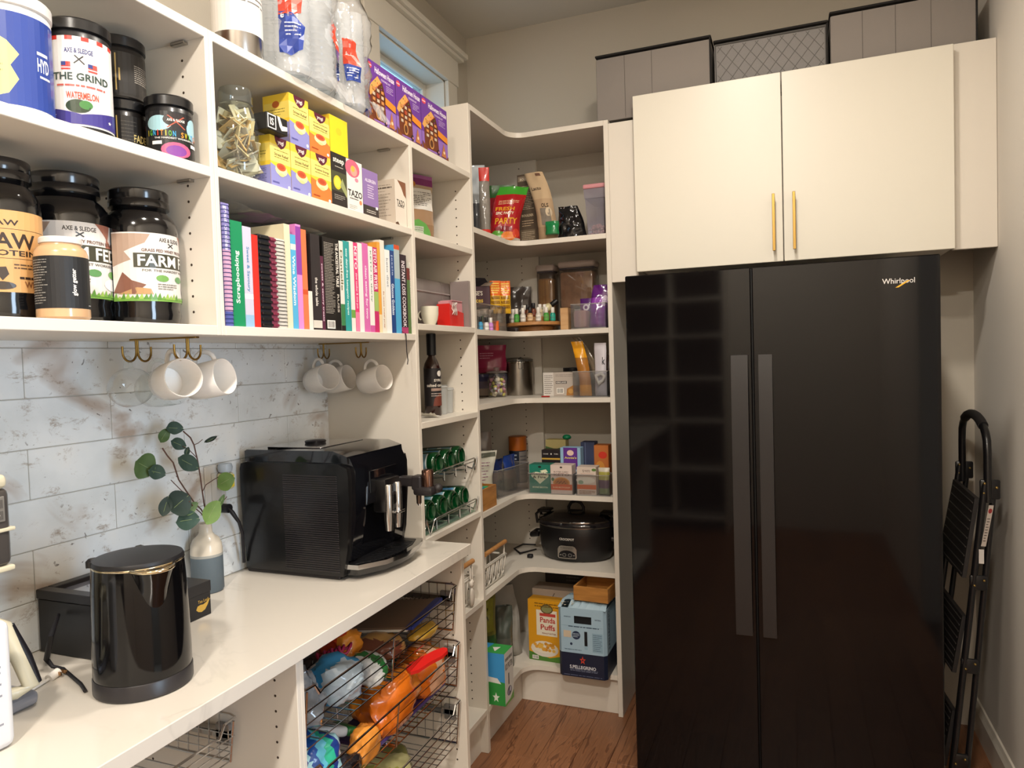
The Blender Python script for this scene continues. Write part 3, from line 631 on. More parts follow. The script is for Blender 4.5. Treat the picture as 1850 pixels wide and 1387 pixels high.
# ================================================================ on top of the bays
cx, cy, r, h = (0.274,1.305,0.056,0.071)
t = thing('canister', 'brushed steel canister with white paper label on the topmost shelf', 'canister', (cx, cy, ZT), 62); r = r*.97
MB().lathe([(r*.97, 0), (r, .003), (r, .27), (r*.96, .275)], M('#a9a5a0', .22, 1), 40).build('steel_body', t)
MB().lathe([(r*.97, .272), (r*1.02, .275), (r*1.02, .30), (r*.95, .305), (.0001, .305)], M('#d5d2cd', .4), 40).build('lid', t)
G().rect(0, 0, 1, 1, '#d9d6d0').lines(.25, .30, .95, .62, 6, '#6a6763', .3).text('CLEAN', .6, .74, .3, .09, '#3a3836').build(face_cyl(r, .055, .26, 250, 0), t, 'paper_label', cut=fin(25))
CB = CLR('#ffffff', .20, .06, 1.5, '#fafbfc', 2.4)
def cupbag(label, b, seed, gfn):
    y0, y1 = b; t = thing('cup_bag', label, 'bag of cups', (.30, (y0+y1)/2, ZT), 90); w = y1-y0
    k = 0
    for ix in range(2):
        for iy in range(2):
            m = MB(); cxx = (ix-.5)*w*.46; cyy = -.03+iy*.085; r = w*.215
            prof = []; n = 15
            for i in range(n): z = .012+i*.0155; prof += [(r*.93, z), (r*1.0, z+.009), (r*.93, z+.0095)]
            m.lathe([(r*.7, .002)]+prof+[(r*.9, .262)], CLR('#f8fbfc', .38, .08, 1.45, '#eef2f5', 2.0), 20, (cxx, cyy, 0), caps=False); m.build('cup_stack', t); k += 1
    m = MB(); nx, nz = 22, 22
    def P(u, v, o=0):   # wrapped film around the stacks; u around, v up
        a = 2*math.pi*u; ex = .38
        ca, sa = math.cos(a), math.sin(a); sx = math.copysign(abs(ca)**ex, ca)*w*.485; sy = math.copysign(abs(sa)**ex, sa)*.085
        kf = 1-.25*max(0, v-.8)/.2; q = noise.noise(Vector((sx*22, sy*22, v*6+seed)))*.016+noise.noise(Vector((sx*60, sy*60, v*22+seed)))*.006
        L = math.hypot(sx, sy); return ((sx*kf)*(1+(q+o)/L), .012+(sy*kf)*(1+(q+o)/L), v*.31+.0006)
    vs = [P(i/nx, j/nz) for j in range(nz+1) for i in range(nx)]; fs = [(j*nx+i, j*nx+(i+1) % nx, (j+1)*nx+(i+1) % nx, (j+1)*nx+i) for j in range(nz) for i in range(nx)]
    m.add(vs, fs, CB); m.build('plastic_film', t, 60)
    for g in gfn(): g.build(lambda x, y, o: P(.53+x*.45, .03+y*.62, o+.0015), t, 'film_print', .3, cut=(fin(10), fin(12)), coat=.4)
    m = MB(); rnd = random.Random(seed)   # crinkled tail of film hanging over the edge
    for q in range(3):
        x0 = w*(.05+.12*q); pts = [(x0+.03*i/6+rnd.uniform(-.004, .004), -.085-.004*i, .02-.010*i) for i in range(6)]
        vs = []; fs = []
        for i, p_ in enumerate(pts): vs += [p_, (p_[0]+.03-.004*i, p_[1]-.003+rnd.uniform(-.004, .004), p_[2]+.002)]
        for i in range(5): fs.append((2*i, 2*i+1, 2*i+3, 2*i+2))
        m.add(vs, fs, CB)
    m.build('film_tail', t)
    return t
def g1():
    q = G(); g = G().poly([(0, .62), (0, 1), (.42, 1), (.36, .66), (.2, .60)], '#c8402a').poly([(0, .18), (0, .66), (.22, .62), (.40, .50), (.36, .22), (.16, .14)], '#2c4396').text('e', .05, .60, .05, .07, '#e9e9f0').lines(.08, .36, .34, .52, 4, '#d8dcea', .35)
    return [g, q.poly([(.62, .52), (.58, .88), (.80, .86), (.86, .52)], '#cc4630').poly([(.66, .22), (.62, .52), (.86, .52), (.86, .24)], '#27408f').lines(.66, .28, .84, .48, 5, '#dfe2ee', .35).rect(.64, .60, .82, .64, '#efe6e2')]
def g2():
    return [G().poly([(.10, .46), (.08, .80), (.42, .76), (.46, .44)], '#cc4630').poly([(.14, .22), (.10, .46), (.46, .44), (.48, .26)], '#27408f').lines(.16, .28, .44, .42, 4, '#dfe2ee', .35).rect(.16, .58, .38, .62, '#efe6e2'), G().poly([(.80, .30), (.78, .62), (1, .50), (1, .18)], '#c8402a').poly([(.78, .10), (.80, .30), (1, .18), (1, .02)], '#2c4396').rect(.84, .34, .96, .48, '#d9d9e2')]
cupbag('clear plastic bag of stacked cups beside the white-labelled canister', ((0.290,1.371,2.128)[1], (0.290,1.574,2.127)[1]), 3, g1)
cupbag('clear plastic bag of stacked cups touching the purple boxes', ((0.290,1.598,2.135)[1], 1.722), 8, g2)
def houseg():
    g = G().rect(0, 0, 1, 1, '#6a3a93').rect(0, 0, 1, .34, '#8d68b4').ell(.10, .91, .075, .05, '#d84a58').lines(.04, .89, .16, .93, 1, '#f0d8d8', .5)
    g.text('Halloween House', .62, .885, .70, .10, '#efe6f2').text('COOKIE KIT', .66, .78, .34, .035, '#dccbe6').lines(.66, .62, .92, .74, 4, '#c7b0d8', .35)
    g.poly([(.10, .06), (.08, .48), (.34, .66), (.60, .44), (.64, .08)], '#6b351e').poly([(.02, .46), (.10, .60), (.36, .80), (.54, .70), (.36, .62), (.10, .42)], '#dba259').poly([(.34, .62), (.52, .74), (.66, .46), (.60, .40)], '#5a2a18')
    rnd = random.Random(2)
    for i in range(14): g.ell(.12+rnd.random()*.36, .52+rnd.random()*.2, .014, .014, rnd.choice(['#b85a2c', '#4a7a33', '#c9402d', '#7a3b8f']), 8)
    for i in range(4):
        for k in range(3): g.rect(.16+k*.15, .30+i*.085-.02, .25+k*.15, .33+i*.085, '#c9884a' if (i+k) % 2 else '#c8b7a0')
    g.ell(.34, .18, .09, .10, '#c28a4e').ell(.34, .18, .06, .07, '#57311d').ell(.34, .47, .05, .04, '#a8442c').poly([(.60, .40), (.98, .34), (.98, .46), (.60, .52)], '#e08a2c')
    g.poly([(.72, .05), (.82, .32), (.92, .05)], '#b87442').poly([(.02, 0), (0, .16), (.2, .03), (.9, .03), (1, .1), (1, 0)], '#7a4123').ell(.83, .14, .035, .03, '#e4c9a0').ell(.60, .09, .05, .05, '#2a2024').ell(.61, .09, .022, .022, '#d98aa2')
    return g
hb = [1.737, 1.893, 2.050, 2.236]
for i in range(3):
    pack('cookie_kit_box', ['purple halloween house kit box nearest the plastic cup bags', 'middle purple halloween house kit box on the top shelf', 'purple halloween house kit box at the right end of the top shelf'][i], 'box', (.335, hb[i]+.002, ZT), 90, (hb[i+1]-hb[i]-.004, .075, .172), '#5e3585', houseg(), houseg(), None, None, 'purple halloween kit boxes on the top shelf')
# ================================================================ tea shelf
cx, cy, r, h = (0.291,1.270,0.047,0.201)
cy = max(cy, 1.152+r+.002)
t = thing('tea_jar', 'big glass jar stuffed with paper tea bags', 'jar', (cx, cy, ZB), 75)
pr = [(r*.75, .002), (r*.97, .012), (r, .04), (r, h*.55), (r*.93, h*.68), (r*.74, h*.80), (r*.70, h*.83)]
MB().lathe(pr, CLR('#f0f4ee', .02, .03, 1.5, '#ffffff', 1.5), 36, caps=False).build('glass_body', t, 60)
MB().lathe([(r*.72, h*.83), (r*.76, h*.84), (r*.76, h*.96), (r*.70, h), (.0001, h)], CLR('#e6eae6', .08, .05, 1.5, '#c9ccc8', 1.5), 36).build('lid', t)
rnd = random.Random(5)
for i in range(95):
    a = rnd.uniform(0, 6.28); q = rnd.uniform(.15, .62)*r; z = rnd.uniform(.025, h*.74); q *= (1 if z < h*.6 else .75)
    m = MB().at((q*math.cos(a), q*math.sin(a), z), (rnd.uniform(-1.2, 1.2), rnd.uniform(-.6, .6), a+rnd.uniform(-.7, .7)))
    c = rnd.choice(['#c9b98f', '#d8cdb0', '#b99a62', '#e2dccb', '#8d8672', '#c7a36a', '#a9a59a'])
    m.box((-.021, -.0015, -.021), (.021, .0015, .021), M(c, .7), .0008)
    m.build('tea_bag', t, 0)
def yogi(col='#8d8cc4', acc='#5d5ca0', word='Stress Relief'):
    g = G().rect(0, 0, 1, 1, '#e9c53c').rect(0, .5, 1, .84, '#ecd777').poly([(0, 0), (1, 0), (1, .30), (.8, .38), (.55, .32), (.25, .42), (0, .46)], col)
    g.poly([(.24, 1), (.84, 1), (.80, .90), (.68, .82), (.54, .78), (.40, .82), (.28, .90)], '#5a1c30').text('yogi', .54, .90, .30, .10, '#f0e2d8').text(word, .55, .66, .70, .055, '#5b5030').lines(.2, .73, .9, .76, 1, '#8a7c3a', .5).lines(.2, .585, .9, .62, 1, '#8a7c3a', .4)
    g.ell(.52, .37, .30, .11, '#e6dfa8').ell(.52, .43, .23, .075, '#d2603a').ell(.52, .43, .15, .045, '#b84a2c').ell(.52, .28, .14, .035, '#cfc98a').ell(.88, .07, .06, .035, '#dfe3e8').lines(.08, .08, .4, .14, 1, acc, .5)
    return g
def yside(col='#8d8cc4'):
    return G().rect(0, 0, 1, 1, '#e9c53c').rect(.05, .5, 1, .84, '#e6cd62').ell(.5, .80, .14, .07, '#c4692f').lines(.15, .56, .85, .72, 3, '#8a7c3a', .3).rect(0, 0, 1, .42, col).lines(.15, .16, .85, .38, 6, '#55548a', .3)
YC = '#e3bd36'
gt = 'yellow tea cartons on the tea shelf'
b1 = (1.328,1.400,0.118); b2 = (1.393,1.476,0.117)
b3 = (1.469,1.560,0.122); b4 = (1.553,1.629,0.139); b5 = (1.622,1.704,0.138); b6 = (1.697,1.784,0.130); b7 = (1.876,1.953,0.138)
b2 = (b1[1], b2[1], b2[2]); b3 = (b2[1], b3[1], b3[2]); b4 = (b3[1], b4[1], b4[2]); b5 = (b4[1], b5[1], b5[2]); b6 = (b5[1], b6[1], b6[2]); b7 = (b7[0], min(b7[1], 1.943), b7[2])
hh = (b1[2]+b2[2])/2
B1 = wpack('tea_box', 'yellow and lilac tea box at the bottom left, beside the glass jar', 'tea box', (b1[0], b1[1], hh), .33, ZB, .075, YC, yogi(), left=yside(), group=gt)
wpack('tea_box', 'yellow and lilac tea box second in the bottom row', 'tea box', (b2[0], b2[1], hh), .33, ZB, .075, YC, yogi(), left=yside(), group=gt)
wpack('tea_box', 'yellow tea box with orange base in the bottom row beside the black one', 'tea box', (b3[0], b3[1], hh), .33, ZB, .075, YC, yogi('#dd7a38', '#a8481c', 'Positive Energy'), left=yside('#dd7a38'), group=gt)
t1 = (1.393,1.477,0.227); zt_ = ZB+hh
wpack('tea_box', 'yellow and lilac tea box on top of the lilac ones, above the folded black carton', 'tea box', (b1[1]+.001, b2[1], hh), .33, zt_, .075, YC, yogi(), left=yside(), group=gt)
wpack('tea_box', 'upper yellow tea box with orange base, beside the plain yellow side', 'tea box', (b3[0], b3[1], hh*.86), .33, zt_, .075, YC, yogi('#dd7a38', '#a8481c', 'Positive Energy'), left=yside('#dd7a38'), group=gt)
zz4 = ZB+b4[2]
pack('tea_box', 'tea box turned to show its plain bright yellow side, on the black box', 'tea box', (.33, b4[0]+.001, zz4+.0003), 90, ((0.330,1.639,2.054)[1]-b4[0], .075, hh*.80), '#e8cf2c', G().rect(0, 0, 1, 1, '#ead02a').ell(.5, .62, .16, .1, '#e2c22a'), yside('#e3bd36'), group=gt)
pack('tea_box', 'yellow tea box half hidden at the back behind the folded black carton', 'tea box', (.205, (0.205,1.413,2.064)[1], ZB+.065), 90, (.062, .075, .10), YC, yogi(), group=gt)
tag(MB().box((.13, (0.205,1.413,2.064)[1], ZB), (.205, (0.205,1.413,2.064)[1]+.064, ZB+.0648), M('#c99b3a', .6), .001).build('tea_box'), 'amber tea box at the very back of the tea shelf', 'tea box')
g = G().rect(0, 0, 1, 1, '#2a2522').text('steep', .5, .86, .72, .12, '#e9e4da').lines(.25, .74, .8, .77, 1, '#b5afa2', .5).poly([(0, .30), (1, .30), (1, .66), (0, .66)], '#4b4c33').ell(.38, .46, .26, .13, '#dcc52f').ell(.38, .46, .19, .095, '#e6d64c').poly([(.55, .42), (.98, .22), (1, .34), (.7, .56)], '#9aa06c').lines(.15, .14, .85, .24, 3, '#a7a197', .35)
wpack('tea_box', 'black tea box with a lemon slice on its front', 'tea box', b4, .33, ZB, .075, '#2a2522', g)
g = G().rect(0, 0, 1, 1, '#e6e0da').ell(.38, .84, .46, .17, '#e0657c').ell(.45, .80, .22, .10, '#f0a090').ell(.40, .84, .12, .06, '#e3b34a').ell(.62, .64, .12, .04, '#dd8a9c').text('TAZO', .5, .36, .92, .13, '#23211f').lines(.15, .24, .7, .28, 1, '#66615c', .5).ell(.84, .22, .09, .045, '#e88a5c').lines(.1, .05, .6, .14, 3, '#99928b', .3)
wpack('tea_box', 'white tea box with a big pink flower on top', 'tea box', (b5[0], b5[1], b5[2]), .33, ZB, .075, '#e6e0da', g)
g = G().rect(0, 0, 1, 1, '#8f74ab').rect(0, 0, 1, .24, '#3b332f').text('ALLERGEN', .5, .78, .70, .07, '#e6dcec').lines(.3, .40, .7, .70, 6, '#dccfe6', .35).lines(.2, .08, .8, .16, 2, '#d0cac0', .4).rect(.80, .20, .95, .26, '#e8e8ea')
wpack('tea_box', 'plain lilac tea box with dark brown foot', 'tea box', b6, .33, ZB, .075, '#7a6296', g)
g = G().rect(0, 0, 1, 1, '#ddd3c6').poly([(.25, 1), (1, 1), (1, .66), (.8, .72), (.6, .86)], '#7a4a30').text('TAZO', .5, .52, .70, .13, '#23211f').lines(.2, .42, .8, .46, 1, '#66615c', .5).poly([(0, 0), (.4, 0), (.2, .1), (.0, .07)], '#5a4030')
gs = G().rect(0, 0, 1, 1, '#cdbfae').lines(.12, .2, .85, .92, 11, '#9a8c7c', .25).lines(.1, .80, .9, .86, 1, '#5c5046', .5)
dpt = .10
wpack('tea_box', 'beige tea box turned to show its long side, torn open at the foot', 'tea box', (b7[0], b7[1], b7[2]), .33, ZB, dpt, '#cdbfae', g, left=gs)
# small folded black carton lying on the boxes
t = thing('folded_carton', 'small black carton with white logo and white swoosh lying on the tea boxes', 'carton', (.353, b1[0]-.033, zt_), 90, None); wq = .07
MB().box((0, 0, 0), (wq, .035, .037), M('#1b1a19', .5), .001).build('carton', t)
G().rect(.04, .1, .44, .95, '#e8e4de').rect(.08, .16, .40, .88, '#1b1a19').text('IS', .24, .52, .18, .44, '#e8e4de').poly([(.50, .98), (.62, .98), (.74, .50), (.98, .55), (.98, .30), (.70, .18), (.60, .4)], '#e2ddd5').build(face_front(wq, .037), t, 'front_print')
# ================================================================ cookbooks
def book(label, u, d, h, col, g=None, rz=90, pages='#d9cfb8', group='cookbooks on the shelf', binding=None, bcol=None, X=.335, spine_r=.45, lean=0):
    y0, y1 = u; w = y1-y0-.0006; t = thing('cookbook', label, 'cookbook', (X, y0+.0003, Z1), rz, group)
    c = M(col, spine_r, coat=.25); e = min(.0022, w*.14)
    m = MB().box((0, .0, 0), (w, .0025, h), c, .0006).box((0, .0025, 0), (e, d, h), c).box((w-e, .0025, 0), (w, d, h), c); m.build('cover', t, 0)
    MB().box((e, .004, .003), (w-e, d-.004, h-.003), M(pages, .8)).build('page_block', t, 0)
    if g: g.build(face_front(w, h), t, 'spine_print')
    if binding:
        m = MB(); n = int(h/ (.0085 if binding == 'coil' else .0125))
        for i in range(n):
            z = .006+(h-.012)*i/(n-1)
            if binding == 'coil': m.tube([(w*.5+w*.5*math.cos(a), .001-.0075*math.sin(a), z) for a in [math.pi*k/6 for k in range(7)]], .0009, M(bcol, .3, .6), 5)
            else: m.box((.001, -.006, z-.0035), (w-.001, .001, z+.0028), M(bcol, .4), .001)
        m.build('binding', t)
    return t
def spine(base, txt, col, y0=.1, y1=.9, w=.5, bands=(), rot=-90, txt2=None, bold=1):
    g = G().rect(0, 0, 1, 1, base)
    for a, b, c in bands: g.rect(0, a, 1, b, c)
    if txt: g.text(txt, .5, (y0+y1)/2, w, y1-y0, col, rot, bold)
    if txt2: g.text(txt2[0], .5, (txt2[2]+txt2[1])/2, w*.8, txt2[2]-txt2[1], txt2[3], rot, 0)
    return g
Q = [(0.335,1.164,1.553)[1]]
def yb(u): return u
BK = [  # left u boundary at the foot, top pixel height -> world, spine
 ((0.335,1.164,1.553)[1], (0.335,1.175,1.810)[2], '#7d6fa5', spine('#8f86bd', 'great cookies', '#e9e3f0', .62, .98, .6, [(0, .12, '#5a63a8'), (.12, .62, '#d9a9c4')]), 'tall purple and pink cookie book with spiral binding, at the left end', 'coil', '#3a4a8a'),
 ((0.335,1.187,1.554)[1], (0.335,1.209,1.778)[2], '#0f7d4c', spine('#128454', 'Scrapbooking', '#dfe9e0', .22, .72, .42, rot=90), 'thick glossy green binder with white script lettering', None, None),
 ((0.335,1.223,1.555)[1], (0.335,1.237,1.771)[2], '#b9b8cf', spine('#c3bfd0', 'Sweet & Savoury', '#4a7ca8', .35, .8, .4, [(0, .12, '#8fb3cf'), (.28, .33, '#ece8f0')]), 'pale lilac book with blue script next to the green binder', None, None),
 ((0.335,1.250,1.556)[1], (0.335,1.265,1.757)[2], '#c9261e', spine('#cf2a20', None, '#ffffff'), 'plain red cookbook beside the black comb-bound one', None, None),
 ((0.335,1.270,1.556)[1], (0.335,1.293,1.761)[2], '#1b1c20', spine('#20222a', None, '#ffffff'), 'black comb-bound notebook next to the red book', 'comb', '#101012'),
 ((0.335,1.306,1.557)[1], (0.335,1.319,1.760)[2], '#8c3b52', spine('#9c4a60', None, '#ffffff'), 'thin maroon comb-bound booklet', 'comb', '#7a2a40'),
 ((0.335,1.326,1.558)[1], (0.335,1.339,1.760)[2], '#c9c4ba', spine('#dcd6ca', None, '#ffffff'), 'white notebook with black wire coil', 'coil', '#201f1f'),
 ((0.335,1.359,1.559)[1], (0.335,1.371,1.798)[2], '#d9cfae', spine('#ddd3b4', None, '#ffffff'), 'tall cream book left of the sky-blue one', None, None),
 ((0.335,1.380,1.560)[1], (0.335,1.391,1.777)[2], '#4aa3cf', spine('#54a9d2', 'Wine Wisdom', '#eaf2f7', .25, .78, .5, [(.84, .9, '#e8ded0')]), 'sky-blue book with white lettering left of the pink and purple binder', None, None),
 ((0.335,1.400,1.560)[1], (0.335,1.405,1.804)[2], '#d77fc0', spine('#dc88c6', None, '#ffffff', bands=[(.52, .98, '#8a3f9c')]), 'tall pink and purple binder in the middle', None, None),
 ((0.335,1.420,1.561)[1], (0.335,1.441,1.795)[2], '#e36a3c', spine('#e8764a', None, '#ffffff', bands=[(.35, .40, '#c9522a')]), 'orange book with a pale elastic band', None, None),
 ((0.335,1.440,1.562)[1], (0.335,1.447,1.649)[2], '#ddd8cc', spine('#ddd8cc', None, '#ffffff'), 'short white booklet between orange and black', None, None),
 ((0.335,1.456,1.562)[1], (0.335,1.478,1.790)[2], '#241f20', spine('#2b2526', 'the whole table', '#d9d2c8', .25, .55, .3, [(.02, .1, '#cfc9bd')]), 'thick charcoal book with a white label at its foot', None, None),
 ((0.335,1.492,1.563)[1], (0.335,1.497,1.740)[2], '#4a1f30', spine('#54233a', 'sweets & savory treats', '#e2cdd6', .12, .9, .55), 'maroon book lower than its black neighbours', None, None),
 ((0.335,1.505,1.563)[1], (0.335,1.523,1.790)[2], '#17130f', G().rect(0, 0, 1, 1, '#1a1512').lines(.06, .18, .66, .95, 44, '#b8b0a4', .3).code(.1, .02, .6, .11).rect(.70, 0, 1, 1, '#120e0c').text('THE ANCESTRAL TABLE', .85, .72, .17, .48, '#e9e2d6', -90).text('RUSS', .85, .3, .12, .2, '#b8b0a4', -90), 'wide black book with dense white back text in the middle', None, None),
 ((0.335,1.573,1.566)[1], (0.335,1.577,1.789)[2], '#ddd9cf', spine('#ddd9cf', 'Danielle', '#6b6a4a', .45, .9, .55, [(0, .3, '#3c7a4a'), (0, .06, '#1c1a18')]), 'white book with green foot beside the wide black one', None, None),
 ((0.335,1.592,1.566)[1], (0.335,1.599,1.792)[2], '#2a8f8c', spine('#2f9692', 'easy dairy-free ketogenic recipes', '#cfe6e2', .18, .92, .4), 'teal book on easy dairy-free recipes', None, None),
 ((0.335,1.620,1.567)[1], (0.335,1.625,1.795)[2], '#e2ded6', spine('#e2ded6', None, '#ffffff', bands=[(.15, .24, '#6fa04a')]), 'white book with a lime green circle', None, None),
 ((0.335,1.639,1.568)[1], (0.335,1.645,1.794)[2], '#d3366f', spine('#d93d74', 'KETO', '#f2e2e8', .70, .96, .7, [(0, .22, '#e77fa2')], txt2=('slow cooker & one pot', .26, .66, '#f2e2e8')), 'bright pink book lettered KETO in capitals', None, None),
 ((0.335,1.659,1.568)[1], (0.335,1.667,1.796)[2], '#e6e0dc', spine('#e6e0dc', None, '#ffffff'), 'plain white book between two pink spines', None, None),
 ((0.335,1.681,1.569)[1], (0.335,1.685,1.799)[2], '#c45aa0', spine('#cf69a8', 'clean eating for two', '#f0dcea', .15, .75, .45), 'mauve pink book right of the KETO book', None, None),
 ((0.335,1.710,1.570)[1], (0.335,1.707,1.794)[2], '#e6e2dc', spine('#e9e5df', 'KETO in thirty', '#6d8a70', .35, .95, .4, [(0, .08, '#c85a9c')]), 'white book with thin grey-green capitals', None, None),
 ((0.335,1.734,1.570)[1], (0.335,1.738,1.794)[2], '#b8285f', spine('#c02c66', 'KETO AIR FRYER', '#f2dfe6', .50, .98, .75, [(.25, .48, '#9cb867')]), 'crimson book with white capitals beside the orange-yellow one', None, None),
 ((0.335,1.757,1.571)[1], (0.335,1.759,1.812)[2], '#dd9a3a', spine('#e0a042', None, '#ffffff', bands=[(0, .2, '#e8d2a8')]), 'orange-yellow book beside the crimson one', None, None),
 ((0.335,1.773,1.572)[1], (0.335,1.774,1.820)[2], '#e0dacb', spine('#e4decf', 'fit mess meal prep', '#a8653c', .05, .45, .35), 'tall cream book sticking up above its neighbours', None, None),
 ((0.335,1.796,1.572)[1], (0.335,1.806,1.796)[2], '#e6e6e2', spine('#e9e9e6', 'keto diet', '#9aa0a6', .55, .9, .4), 'white book left of the navy one', None, None),
 ((0.335,1.825,1.573)[1], (0.335,1.827,1.797)[2], '#1d3c78', spine('#21437f', 'Glucose Goddess', '#dfe6f0', .22, .60, .6, txt2=('jessie', .7, .95, '#b9c6dd')), 'navy blue book near the right end', None, None),
 ((0.335,1.849,1.574)[1], (0.335,1.853,1.817)[2], '#4aa0cf', spine('#4fa6d3', None, '#ffffff', bands=[(.62, 1, '#a8b8ba'), (.95, 1, '#c9502c')]), 'pale blue book with a grey top, right of the navy one', None, None),
 ((0.335,1.881,1.575)[1], (0.335,1.883,1.793)[2], '#2a1c26', spine('#2e202a', 'INSTANT LOSS COOKBOOK', '#e6dce2', .08, .92, .5, [(0, .08, '#a83a6a')]), 'dark plum book with white capitals near the divider', None, None),
 ((0.335,1.921,1.576)[1], (0.335,1.910,1.756)[2], '#4a6a35', spine('#4f7039', None, '#ffffff', bands=[(.82, 1, '#6a2020')]), 'narrow olive green book with a red top', None, None),
 ((0.335,1.940,1.577)[1], (0.335,1.945,1.774)[2], '#d9d6cc', spine('#dcd9d0', 'THE KETO KITCHEN', '#3a3a3a', .4, .95, .6), 'last thin white book against the divider', None, None),
]
for i, (y0, z1, c, g, lbl, bi, bc) in enumerate(BK):
    y1 = BK[i+1][0] if i+1 < len(BK) else 1.9435
    book(lbl, (y0, y1-.0003), .19 if i % 3 else .17, z1-Z1, c, g, binding=bi, bcol=bc)
# ribbon bookmark hanging over the shelf edge
yr_ = (0.348,1.880,1.558)[1]
m = MB(); pts = [(.3352, yr_, 1.562), (.342, yr_, 1.5572), (.3475, yr_, 1.556), (.349, yr_, 1.548), (.349, yr_+.0003, 1.50), (.352, yr_+.001, 1.475), (.350, yr_, 1.462)]
vs = []; fs = []
for x_, y_, z_ in pts: vs += [(x_, y_-.0022, z_), (x_, y_+.0022, z_), (x_+.0006, y_+.0022, z_), (x_+.0006, y_-.0022, z_)]
for i in range(len(pts)-1):
    for j in range(4): a = 4*i+j; b = 4*i+(j+1) % 4; fs.append((a, b, b+4, a+4))
m.add(vs, fs, M('#15121c', .5)); tag(m.build('ribbon_bookmark'), 'thin black ribbon bookmark hanging over the shelf edge', 'bookmark')
# clear film lying over the book tops
m = MB(); n = 20; vs = []; fs = []
ya, yb_ = 1.20, 1.56
for i in range(n+1):
    for j in range(7):
        y = ya+(yb_-ya)*i/n; x_ = .13+.03*j; zt2 = 1.826-.02*i/n+.006*noise.noise(Vector((y*30, x_*30, 1)))+.002*noise.noise(Vector((y*90, x_*90, 1))); vs.append((x_, y, zt2))
for i in range(n):
    for j in range(6): a = i*7+j; fs.append((a, a+1, a+8, a+7))
m.add(vs, fs, CLR('#dfe3e6', .25, .1, 1.5, '#b9bcc0', 1.6)); tag(m.build('plastic_sleeve'), 'crumpled grey plastic sleeve lying over the tops of the left cookbooks', 'plastic sleeve')
# ================================================================ hooks and mugs under the shelves
def hookrack(label, x0, y0, x1, y1, stems):
    t = thing('mug_hook_rack', label, 'mug hook', (x0, y0, 1.535)); L = math.hypot(x1-x0, y1-y0); a = math.atan2(y1-y0, x1-x0); t.rotation_euler = (0, 0, a)
    MB().box((0, -.006, -.0035), (L, .006, 0), GOLD, .001).build('mounting_plate', t)
    for s_ in stems:
        for sg in (-1, 1):
            m = MB(); r = .019
            pts = [(s_, sg*.0022, -.003), (s_, sg*.0022, -.028)]+[(s_, sg*(.0022+r-r*math.cos(q)), -.028-r*1.0*math.sin(q)) for q in [math.pi*k/9 for k in range(1, 10)]]+[(s_, sg*(.0022+2*r), -.016)]
            m.tube(pts, .0023, GOLD, 8); m.build('hook', t, 60)
    return t
hookrack('brass mug hook rack under the left shelf above the kettle', .132, 1.108, .292, 1.130, (.014, .137))
hookrack('brass mug hook rack under the right shelf above the coffee machine', .058, 1.850, .218, 1.880, (.014, .137))
MUG = M('#ece7e0', .25, coat=.4)
def mug(label, rim, axis, mat=MUG, r=.040, L=.088, up=(0, 0, 1), glass=False, hang=None):
    """rim centre, axis from the foot to the rim; handle upwards"""
    ax = Vector(axis).normalized(); hz = Vector((0, 0, 1)); side = ax.cross(hz).normalized(); hz = side.cross(ax).normalized()
    t = thing('glass_mug' if glass else 'mug', label, 'mug', (0, 0, 0)); foot = Vector(rim)-ax*L
    Rm = Matrix((side, hz, ax)).transposed().to_4x4(); t.matrix_world = Matrix.Translation(foot) @ Rm
    w = .0016 if glass else .0032
    if glass: MB().lathe([(.0001, 0), (r*.72, 0), (r*.92, .012), (r*1.0, .04), (r*.97, .07), (r*.93, L)], mat, 36, caps=False).build('cup', t, 60)
    else: MB().lathe([(.0001, .0), (r*.78, 0), (r*.90, .004), (r*.985, .03), (r, L-.002), (r-w*.5, L), (r-w, L-.002), (r-w*1.3, .03), (r*.8, .008), (.0001, .006)], mat, 36, caps=False).build('cup', t, 60)
    m = MB(); pts = [(0, r*.94+.024*math.sin(q), L*.50-L*.29*math.cos(q)) for q in [math.pi*k/12 for k in range(13)]]
    m.tube(pts, .0052 if not glass else .0045, mat, 8); m.build('handle', t, 60); return t
ux = (.90, -.10, .30)
mug('white mug, opening turned to the viewer, left of the pair near the glass mugs', (.286, (0.286,1.102,1.452)[1]-.006, (0.286,1.102,1.452)[2]), (.86, -.30, .12))
mug('white mug turned further right, second of the pair near the glass mugs', (.29, (0.290,1.172,1.451)[1]+.032, (0.290,1.172,1.451)[2]), (.93, .12, .16))
mug('white mug on the far left of the hook rack above the coffee machine', (.135, (0.135,1.786,1.434)[1], (0.135,1.786,1.434)[2]), (.93, -.32, .20))
mug('white mug half hidden behind the left one above the coffee machine', (.13, (0.130,1.890,1.429)[1]+.008, (0.130,1.890,1.429)[2]), (.94, .0, .20))
mug('white mug nearest the tower panel, bright inside', (.262, (0.262,1.889,1.426)[1]+.002, (0.262,1.889,1.426)[2]), (.95, -.14, .20))
GM = CLR('#fbfdfc', .03, .02, 1.5, '#ffffff', 1.3)
mug('clear glass mug seen through its round mouth, left on the hooks', (.175, (0.175,1.073,1.436)[1], (0.175,1.073,1.436)[2]), (.80, -.45, .05), GM, .041, .085, glass=True)
mug('clear glass mug mostly behind the white mug', (.165, (0.165,1.162,1.430)[1]+.030, (0.165,1.162,1.430)[2]), (.92, .15, .05), GM, .041, .085, glass=True)
# ================================================================ counter objects
Zc = .9156
